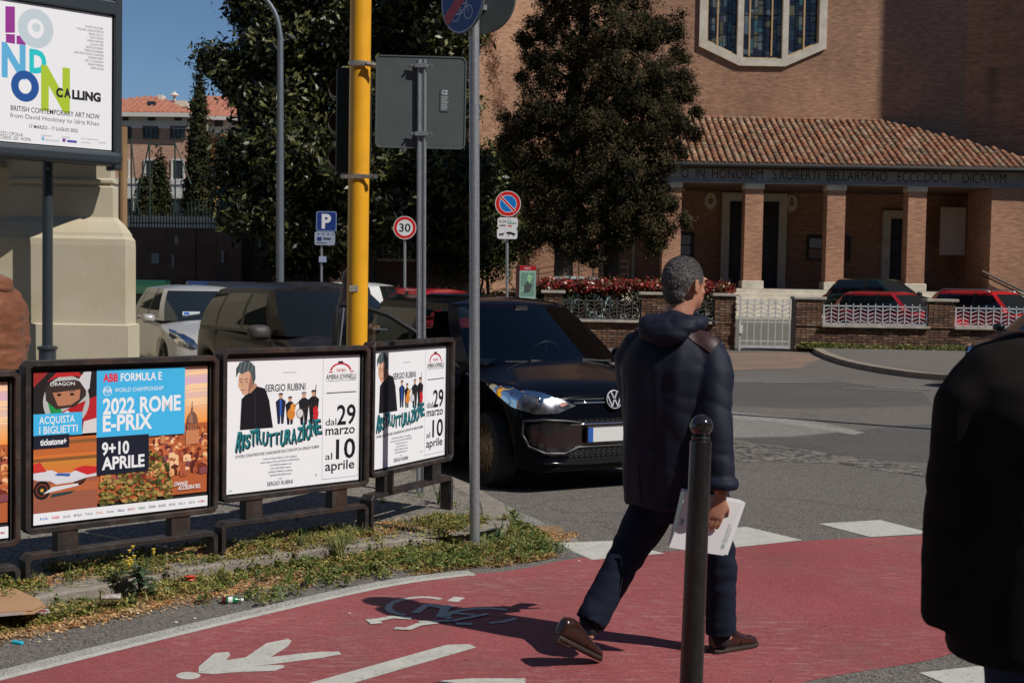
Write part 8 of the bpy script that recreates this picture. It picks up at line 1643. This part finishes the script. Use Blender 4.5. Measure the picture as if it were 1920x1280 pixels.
PUFF = mat('brown_puffer_nylon', (0.21, 0.078, 0.036), (0.17, 0.06, 0.028), ns=9, rough=.42, spec=.5, sheen=.1)
bx_ = D(-14, 600, 8.9).x
tq, Jq, jq = figure('person in a shiny brown quilted puffer jacket cut by the left edge', (bx_, 8.9, 0.068), V2(-.95, .3), 1.76, PUFF, BJEAN, mat('dark_hair', (0.02, 0.014, 0.01)), quilt=.006, coat_len=.9, w=1.15, lean=.14)
m = MB(); nk_ = Jq['neck']; fq, rq = Jq['f'], Jq['r']; m.loft([(nk_ - fq * .05 + Zv * .06, .09, .05, rq, fq), (nk_ - fq * .09 + Zv * .03, .13, .08, rq, fq), (nk_ - fq * .10 - Zv * .03, .15, .09, rq, fq), (nk_ - fq * .09 - Zv * .09, .10, .06, rq, fq)], n=22); remesh(m, 'hood', .009, PUFF, jq, disp=lambda p: .007 * (abs(math.sin(p.z * 48 + p.x * 20)) - .5))
LEA = mat('black_leather_jacket', (0.010, 0.010, 0.011), rough=.3, coat=.3, bump=.3, bs=60)
wb = Vector((-1.46, 12.15, 0.0)); hp_ = D(706, 617, 11.75)
tw, Jw, jw = figure('woman with long dark hair in black leather jacket behind the open car door', wb, V2(.95, .3), 1.70, LEA, mat('black_trousers', (0.01, 0.01, 0.012), rough=.8), mat('dark_brown_hair', (0.045, 0.024, 0.018), (0.02, 0.012, 0.01), ns=30, rough=.35, stretch=(3, 3, .5)), elR=wb + Vector((-.02, -.22, 1.10)), wrR=hp_ + Vector((-.10, .06, -.03)), long_hair=True)
m = MB(); m.loft([(Jw['neck'] + Zv * .02, .085, .08, Jw['r'], Jw['f']), (Jw['neck'] - Zv * .03, .11, .10, Jw['r'], Jw['f']), (Jw['neck'] - Zv * .09, .10, .11, Jw['r'], Jw['f'])], n=20); remesh(m, 'scarf', .01, mat('blue_scarf', (0.02, 0.05, 0.18), rough=.9), tw, disp=lambda p: .006 * noise.noise(p * 22))
tq = thing('phone', 'small pale phone held out by the woman at the car door', 'phone', tuple(hp_)); m = MB(); m.box(hp_ + Vector((.03, -.01, 0)), (.13, .07, .009), rz=.2); m.build('case', mat('phone_case', (.35, .37, .4), rough=.2), tq, bevel=.003); m = MB(); m.box(hp_ + Vector((.03, -.01, .0055)), (.12, .06, .002), rz=.2); m.build('screen', mat('phone_screen', (.02, .03, .04), rough=.05), tq)
# ================================================================ weeds, leaves and litter on the verge
rg = np.random.default_rng(21); rr = random.Random(21)
def band_pts(n, w0, w1, s0, s1, thr, sc=2.2, seed=0):
    out = []
    while len(out) < n:
        s = rr.uniform(s0, s1); w = rr.uniform(w0, w1); p = kat(s); p2 = kat(s + .05); d = (p2 - p).normalized(); q = Vector((-d.y, d.x)); P_ = p + q * w
        v = noise.noise(Vector((P_.x * sc, P_.y * sc, seed))) + .5 * noise.noise(Vector((P_.x * sc * 3, P_.y * sc * 3, seed + 9)))
        if v > thr: out.append((P_.x, P_.y, 0.068 if w > 0.02 else 0.0, v))
    return out
SMAX = next(KL[i] for i, p in enumerate(KERB) if p.y > 8.6 and p.x > -.4); S0 = next(KL[i] for i, p in enumerate(KERB) if p.y > 4.2)
LEAFM = mat_attr('weed_leaf', rough=.5, spec=.3, trans=.18); DRYM = mat_attr('dry_litter', rough=.85, spec=.15)
def inlane(x, y):      # inside the lane paint?
    for i in range(len(OUT) - 1):
        a, b_ = OUT[i], OUT[i + 1]
        if a.x <= x <= b_.x: return y < a.y + (b_.y - a.y) * (x - a.x) / (b_.x - a.x) + .11
    return False
# earth strip under the weeds
es = MB(); 
lo_ = []; hi_ = []
s = S0 - .8
while s < SMAX + .2:
    p = kat(s); d = (kat(s + .05) - p).normalized(); q = Vector((-d.y, d.x)); w = .36 + .10 * noise.noise(Vector((s * 3, 0, 0))); lo_.append(p - q * w); hi_.append(p - q * .01); s += .12
n = len(lo_); es.add([(p.x, p.y, 0.0018) for p in lo_] + [(p.x, p.y, 0.0018) for p in hi_], [(i, i + 1, n + i + 1, n + i) for i in range(n - 1)])
tag(es.build('earth_strip', ground_mat('verge_earth', (0.20, 0.135, 0.075), (0.26, 0.18, 0.105), (0.12, 0.085, 0.055), big=3, fine=160, kspeck=.5)), kind='structure')
def lowleaf(name, pts, per, size, spread, hmax, pal, m, aspect=.5, upn=.8):
    P = np.array([p[:3] for p in pts]); k = np.repeat(np.arange(len(P)), per); N = len(k); tone = rg.random(len(P)); hk = (.35 + .65 * rg.random(len(P))) * hmax
    rad = np.abs(rg.normal(size=N)) * spread; th = rg.random(N) * 2 * PI; c = P[k].copy(); c[:, 0] += rad * np.cos(th); c[:, 1] += rad * np.sin(th); fall = np.clip(1 - rad / (spread * 2.4), .1, 1); c[:, 2] += .004 + hk[k] * fall * rg.random(N) ** .8
    n = rg.normal(size=(N, 3)); n[:, 2] = np.abs(n[:, 2]) + upn; n /= np.linalg.norm(n, axis=1)[:, None]; a = np.cross(n, rg.normal(size=(N, 3))); a /= np.linalg.norm(a, axis=1)[:, None]; b = np.cross(n, a); s = size * (.5 + rg.random(N))[:, None]
    V = np.stack([c - a * s, c + b * s * aspect, c + a * s, c - b * s * aspect], 1); V[:, :, 2] = np.maximum(V[:, :, 2], .003); V = V.reshape(-1, 3); pal = np.array(pal); ci = np.where(rg.random(N) < .35, rg.integers(0, len(pal), N), (tone[k] * len(pal)).astype(int)); col = pal[ci] * (.7 + .6 * rg.random(N))[:, None]
    keep = np.array([not inlane(x, y) for x, y in c[:, :2]]); F = np.arange(N * 4).reshape(-1, 4)[keep]; used = F.ravel(); V = V[used]; F = np.arange(len(used)).reshape(-1, 4)
    o = npmesh(name, V, F, m, None, col[keep]); return o
GP = [(0.12, 0.15, 0.03), (0.19, 0.20, 0.04), (0.27, 0.25, 0.06), (0.09, 0.12, 0.03), (0.32, 0.26, 0.08), (0.36, 0.23, 0.09)]
o = lowleaf('ground_cover_weeds', band_pts(1250, -.26, .05, S0 - .5, SMAX, -.06) + band_pts(900, .12, .50, S0 - .5, SMAX, .02, seed=3), 56, .0085, .045, .065, GP, LEAFM); tag(o, 'low yellow green weeds along the kerb below the poster stands', 'weeds', kind='stuff')
o = lowleaf('dry_leaf_litter', band_pts(900, -.42, -.0, S0 - .8, SMAX, -.35, seed=7) + band_pts(420, .15, .55, S0 - .5, SMAX, -.2, seed=8), 44, .010, .055, .016, [(0.42, 0.21, 0.08), (0.34, 0.16, 0.06), (0.48, 0.29, 0.13), (0.22, 0.11, 0.05), (0.52, 0.38, 0.2)], DRYM, aspect=.35, upn=1.2); tag(o, 'brown dry leaf crumbs and straw scattered along the kerb', 'dry leaves', kind='stuff')
# long straws
P = band_pts(420, -.36, .5, S0 - .5, SMAX, -.1, seed=5); V = []; F = []; cl = []
for x, y, z, v in P:
    a = rr.uniform(0, PI); l = rr.uniform(.015, .06); dx, dy = math.cos(a) * l, math.sin(a) * l; h = rr.uniform(.004, .03); i = len(V)
    if inlane(x, y) or inlane(x + dx, y + dy) or inlane(x - dx, y - dy): continue
    V += [(x - dx, y - dy, z + h), (x - dx - dy * .03, y - dy + dx * .03, z + h + .002), (x + dx, y + dy, z + h * .5), (x + dx + dy * .03, y + dy - dx * .03, z + h * .5 + .002)]; F.append((i, i + 1, i + 3, i + 2)); cl.append(rr.choice([(.5, .36, .18), (.36, .22, .1), (.6, .48, .28)]))
o = npmesh('straw', V, F, DRYM, None, cl); tag(o, 'thin dry straws lying among the verge weeds', 'straw', kind='stuff')
# grass tufts and blades
def tuft(V, F, CL, x, y, z, n, h, sp, pal):
    for _ in range(n):
        a = rr.uniform(0, 2 * PI); l = h * rr.uniform(.5, 1.1); w = rr.uniform(.0018, .0035); ln = rr.uniform(.3, 1.0) * sp; c = rr.choice(pal); k = rr.uniform(.7, 1.3); px_, py_ = -math.sin(a) * w, math.cos(a) * w; bx, by = x + rr.gauss(0, .012), y + rr.gauss(0, .012); i = len(V)
        for j in range(5):
            t_ = j / 4; X = bx + math.cos(a) * ln * l * t_ ** 1.6; Y = by + math.sin(a) * ln * l * t_ ** 1.6; Z = z + l * (t_ - .38 * ln * t_ ** 2.2); q = 1 - t_ * .9; V += [(X - px_ * q, Y - py_ * q, Z), (X + px_ * q, Y + py_ * q, Z)]
        for j in range(4): F.append((i + 2 * j, i + 2 * j + 1, i + 2 * j + 3, i + 2 * j + 2)); CL.append(tuple(q_ * k for q_ in c))
V = []; F = []; CL = []; gp_ = [(.13, .19, .045), (.09, .15, .035), (.2, .24, .07), (.34, .28, .12)]
for x, y, z, v in band_pts(210, -.25, .52, S0 - .5, SMAX, .0, seed=11): tuft(V, F, CL, x, y, z, rr.randint(5, 16), rr.uniform(.04, .10), .7, gp_)
for px_, py_, n_, h in ((640, 1040, 90, .22), (655, 1030, 60, .18), (560, 1030, 60, .15), (700, 1010, 50, .14), (760, 1000, 60, .15), (830, 985, 50, .14), (860, 960, 40, .12), (925, 985, 70, .14), (960, 1010, 70, .10), (990, 1030, 60, .09), (900, 1030, 50, .1), (560, 985, 20, .2), (590, 1035, 40, .13), (500, 1035, 40, .12), (790, 940, 40, .14), (720, 950, 30, .16)):
    g_ = G(px_, py_, .04)
    for _ in range(3): tuft(V, F, CL, g_.x + rr.gauss(0, .04), g_.y + rr.gauss(0, .05), .03, n_ // 3, h, .9, gp_)
o = npmesh('grass', V, F, LEAFM, None, CL); tag(o, 'grass tufts and blades growing round the kerb corner and signposts', 'grass', kind='stuff')
# denser green growth round the kerb corner and the grey post
C_ = []
for px_, py_, sp in ((920, 1010, .12), (950, 1025, .14), (985, 1020, .12), (1000, 1035, .12), (880, 1030, .12), (840, 1035, .12), (930, 975, .1), (960, 990, .1), (800, 1050, .12), (760, 1040, .1), (640, 1060, .12), (590, 1080, .12), (550, 1050, .12), (700, 1060, .1), (830, 960, .12), (780, 975, .12), (730, 1000, .12), (700, 985, .1), (480, 1110, .12), (330, 1060, .14), (420, 1045, .16), (470, 1060, .12), (120, 1120, .16), (170, 1115, .12), (900, 950, .06), (940, 962, .05), (975, 985, .05), (1010, 1010, .05)):
    g_ = G(px_, py_, .04); C_ += [(g_.x + rr.gauss(0, sp), g_.y + rr.gauss(0, sp), .01) for _ in range(14)]
o = lowleaf('kerb_weeds', C_, 60, .010, .035, .075, [(.075, .12, .028), (.11, .16, .035), (.17, .20, .045), (.25, .22, .07)], LEAFM); tag(o, 'greener leafy weeds bunched round the grey post and kerb corner', 'weeds', kind='stuff')
o = lowleaf('dry_corner_weeds', [(G(px_, py_, 0).x + rr.gauss(0, .06), G(px_, py_, 0).y + rr.gauss(0, .07), 0.0) for px_, py_ in ((1000, 1045), (960, 1050), (1025, 1048), (920, 1058), (860, 1060), (990, 1035), (800, 1075)) for _ in range(22)], 50, .011, .04, .03, [(.30, .16, .06), (.22, .12, .05), (.38, .25, .11), (.2, .17, .06)], DRYM, aspect=.25); tag(o, 'reddish dry stalks spreading from the kerb corner onto the lane', 'dry weeds', kind='stuff')
# curled fallen leaves one can tell apart
DL = [mat('fallen_leaf_%d' % i, c, tuple(q * .6 for q in c), ns=40, rough=.8) for i, c in enumerate([(.36, .15, .06), (.26, .10, .045), (.44, .26, .13)])]
def leafmesh(m_):
    pts = []; n_ = 12
    for k in range(n_): a = 2 * PI * k / n_; q = 1 + .28 * math.cos(5 * a); pts.append((q * math.cos(a), .72 * q * math.sin(a), .25 * (q * math.sin(a)) ** 2 + .12 * math.cos(a * 2)))
    b = MB(); b.add([(0, 0, 0)] + pts, [(0, 1 + k, 1 + (k + 1) % n_) for k in range(n_)]); o = b.build('fallen_leaf', m_, None, smooth=True); me = o.data; bpy.data.objects.remove(o); return me
lm = [leafmesh(m_) for m_ in DL]
for i, (x, y, z, v) in enumerate(band_pts(70, -.32, .5, S0 + .2, SMAX, -.2, seed=17)):
    if inlane(x, y): continue
    o = bpy.data.objects.new('fallen_leaf', lm[i % 3]); C.objects.link(o); o.location = (x, y, z + .022); s_ = rr.uniform(.014, .028); o.scale = (s_, s_, s_); o.rotation_euler = (rr.uniform(-.6, .6), rr.uniform(-.6, .6), rr.uniform(0, 6.3)); tag(o, 'curled brown fallen leaf lying among the weeds along the kerb', 'leaf', 'fallen leaves on the verge')
# sow thistle
TH = mat('thistle_leaf', (.035, .065, .028), (.055, .09, .04), ns=20, rough=.5); 
def thistle(label, x, y, z, s, n_, seed, flowers=True):
    r_ = random.Random(seed); t = thing('sow_thistle', label, 'weed', (x, y, z), 0, None)
    m = MB()
    for k in range(5):
        a = r_.uniform(0, 6.3); h = s * r_.uniform(.7, 1.2); tp = Vector((x + math.cos(a) * h * .35, y + math.sin(a) * h * .35, z + h)); m.tube([(x, y, z), (x + math.cos(a) * h * .1, y + math.sin(a) * h * .1, z + h * .5), tp], [.006, .005, .003], 6)
        if flowers:
            for q in range(2): c = tp + Vector((r_.gauss(0, .012), r_.gauss(0, .012), .005 + q * .02)); fm = MB(); fm.lathe([(.004, -.008), (.007, 0), (.011, .006), (.004, .008)], c, 10); fm.build('flower', mat('thistle_yellow', (.62, .46, .05), rough=.6), t)
    m.build('stems', mat('thistle_stem', (.06, .09, .04), rough=.6), t)
    for k in range(n_):
        a = r_.uniform(0, 6.3); L = s * r_.uniform(.35, .7); zb_ = z + s * r_.uniform(.0, .75); el = r_.uniform(-.1, .8); d = Vector((math.cos(a) * math.cos(el), math.sin(a) * math.cos(el), math.sin(el))); sdv = d.cross(Zv).normalized(); up = sdv.cross(d).normalized(); o0 = Vector((x, y, zb_)) + d * .02 * s; l1 = []; l2 = []; mid = []
        nn = 9
        for j in range(nn + 1):
            u = j / nn; wv = L * .17 * math.sin(PI * min(1, u * 1.02 + .06)) ** .8 * (1 if j % 2 else .55); c = o0 + d * L * u + up * (-.35 * L * u * u) + up * .0; mid.append(c); l1.append(c + sdv * wv + up * wv * .35); l2.append(c - sdv * wv + up * wv * .35)
        b = MB(); b.add(mid + l1 + l2, [(j, j + 1, nn + 2 + j, nn + 1 + j) for j in range(nn)] + [(j + 1, j, 2 * nn + 2 + j, 2 * nn + 3 + j) for j in range(nn)]); b.build('leaf', TH, t, smooth=True)
g_ = G(262, 1110, .03); thistle('large spiny sow thistle with yellow buds before the first stand', g_.x, g_.y, .03, .17, 46, 2)
g_ = G(215, 1105, .03); thistle('smaller leafy thistle left of the large yellow budded one', g_.x, g_.y, .03, .10, 22, 3, False)
g_ = G(560, 1035, .05); thistle('leafy dark weed under the larger theatre poster stand', g_.x, g_.y, .04, .09, 22, 5, False)
g_ = G(822, 950, .05); thistle('straggly weed with one yellow flower by the last stand', g_.x, g_.y, .06, .13, 9, 8)
g_ = G(936, 998, .05); thistle('broad leaved weed right of the grey post', g_.x, g_.y, .02, .09, 22, 9, False)
# litter
def at_(px_, py_, z=0.0): return G(px_, py_, z)
c = at_(25, 1118, .07); t = thing('cardboard', 'flattened brown cardboard lying under the first poster stand', 'cardboard', tuple(c)); CB = mat('cardboard_brown', (.42, .25, .13), (.36, .21, .11), ns=4, rough=.85)
m = MB(); q = [at_(x, y, .095) for x, y in ((-40, 1105), (30, 1103), (72, 1122), (83, 1132), (60, 1142), (-40, 1148))]; m.slab(q, (0, 0, -.006)); m.build('top_sheet', CB, t)
m = MB(); q = [at_(x, y, .085) for x, y in ((-40, 1115), (50, 1118), (86, 1135), (64, 1148), (-40, 1156))]; m.slab(q, (0, 0, -.006)); m.build('lower_sheet', CB, t)
m = MB(); q = [at_(x, y, .088) for x, y in ((-40, 1135), (20, 1138), (60, 1140), (40, 1150), (-40, 1157))]; m.slab(q, (0, 0, -.004)); m.build('plastic_wrap', mat('clear_film_grey', (.35, .3, .28), rough=.15), t)
c = at_(75, 1154, .02); t = thing('cigarette_pack', 'crumpled white cigarette pack beside the cardboard', 'litter', tuple(c)); m = MB(); m.box(c + Vector((0, 0, .012)), (.085, .055, .022), rz=.5, rot=Matrix.Rotation(.5, 3, 'Z') @ Matrix.Rotation(.12, 3, 'X')); m.build('box', mat('pack_white', (.6, .58, .62), (.2, .1, .12), ns=30, rough=.4), t, bevel=.003); m = MB(); m.box(c + Vector((0, 0, .0245)), (.05, .03, .002), rz=.5); m.build('label_patch', mat('pack_red', (.3, .03, .05), rough=.4), t)
c = at_(434, 1131, .0); t = thing('bottle', 'small green and white bottle lying at the lane edge', 'bottle', tuple(c)); Rb = Matrix.Rotation(PI / 2, 3, 'Y'); Rb = Matrix.Rotation(.15, 3, 'Z') @ Rb
m = MB(); m.lathe([(.016, -.04), (.017, -.035), (.017, .02), (.008, .035), (.006, .045)], c + Zv * .018, 16, R=Rb); m.build('body', mat('bottle_green', (.01, .16, .06), rough=.2), t, auto=40); m = MB(); m.lathe([(.0172, -.015), (.0174, -.01), (.0174, .004), (.0172, .006)], c + Zv * .018, 16, R=Rb); m.build('label', mat('label_white', (.7, .7, .68), rough=.5), t, auto=40); m = MB(); m.lathe([(.0165, -.046), (.0175, -.04), (.0172, -.025)], c + Zv * .018, 16, R=Rb); m.build('base', mat('bottle_dark', (.08, .01, .015), rough=.2), t, auto=40); m = MB(); m.lathe([(.007, .045), (.0085, .046), (.0085, .058), (.006, .06)], c + Zv * .018, 12, R=Rb); m.build('cap', mat('label_white', (.7, .7, .68)), t)
c = at_(33, 1207, .0); t = tag(MB().box(c + Zv * .008, (.018, .055, .014), rz=1.2).build('lighter', mat('cyan_plastic', (.02, .45, .6), rough=.3), None, bevel=.003), 'cyan cigarette lighter in the dry leaves at bottom left', 'lighter')
c = at_(357, 1090, .03); m = MB(); m.lathe([(.005, 0), (.026, .012), (.012, .028), (.03, .03), (.004, .034)], c, 9); tag(m.build('red_wrapper', mat('red_wrap', (.5, .05, .02), rough=.5), None), 'crumpled orange red wrapper beside the kerb stone', 'litter')
c = at_(208, 1123, .06); m = MB(); m.lathe([(.020, -.045), (.024, -.02), (.029, .03), (.033, .045), (.030, .046), (.026, .03), (.020, -.02)], c + Zv * .012, 14, R=Matrix.Rotation(.3, 3, 'Z') @ Matrix.Rotation(PI / 2, 3, 'Y') @ Matrix.Diagonal((.5, 1, 1)), caps=False); tag(m.build('crushed_cup', mat('dirty_plastic', (.42, .40, .37), (.22, .14, .11), ns=30, rough=.2), None, smooth=True), 'crushed translucent plastic cup left of the large thistle', 'litter')
for i, (px_, py_, s_) in enumerate(((365, 1160, .010), (330, 1168, .012), (530, 1137, .009), (495, 1130, .011), (1085, 1052, .010), (92, 1200, .011), (655, 1150, .008))):
    c = at_(px_, py_); m = MB(); m.ball(c + Zv * s_ * .4, (s_, s_ * .7, s_ * .4), 7, 5); tag(m.build('paper_scrap', mat('scrap_white', (.5, .47, .43), rough=.7), None), 'small pale paper scrap on the dusty lane edge', 'litter', 'pale paper scraps along the lane edge')
# weeds along the far wall
C_ = [(x, 32.25 + rr.gauss(0, .06), .10) for x in [7.0 + rr.random() ** 1.3 * 4.5 for _ in range(160)]] + [(rr.gauss(7.5, .3), 32.2, .1) for _ in range(90)] + [(rr.gauss(q, .4), 32.25, .1) for q in (11.3, 12.4) for _ in range(60)]
P_ = np.array(C_); keep_fn = inlane; inlane = lambda x, y: False
o = lowleaf('wall_weeds', C_, 26, .030, .10, .16, [(.09, .12, .03), (.16, .18, .05), (.25, .24, .07)], LEAFM); tag(o, 'strip of green weeds at the foot of the far brick wall', 'weeds', kind='stuff')
inlane = keep_fn
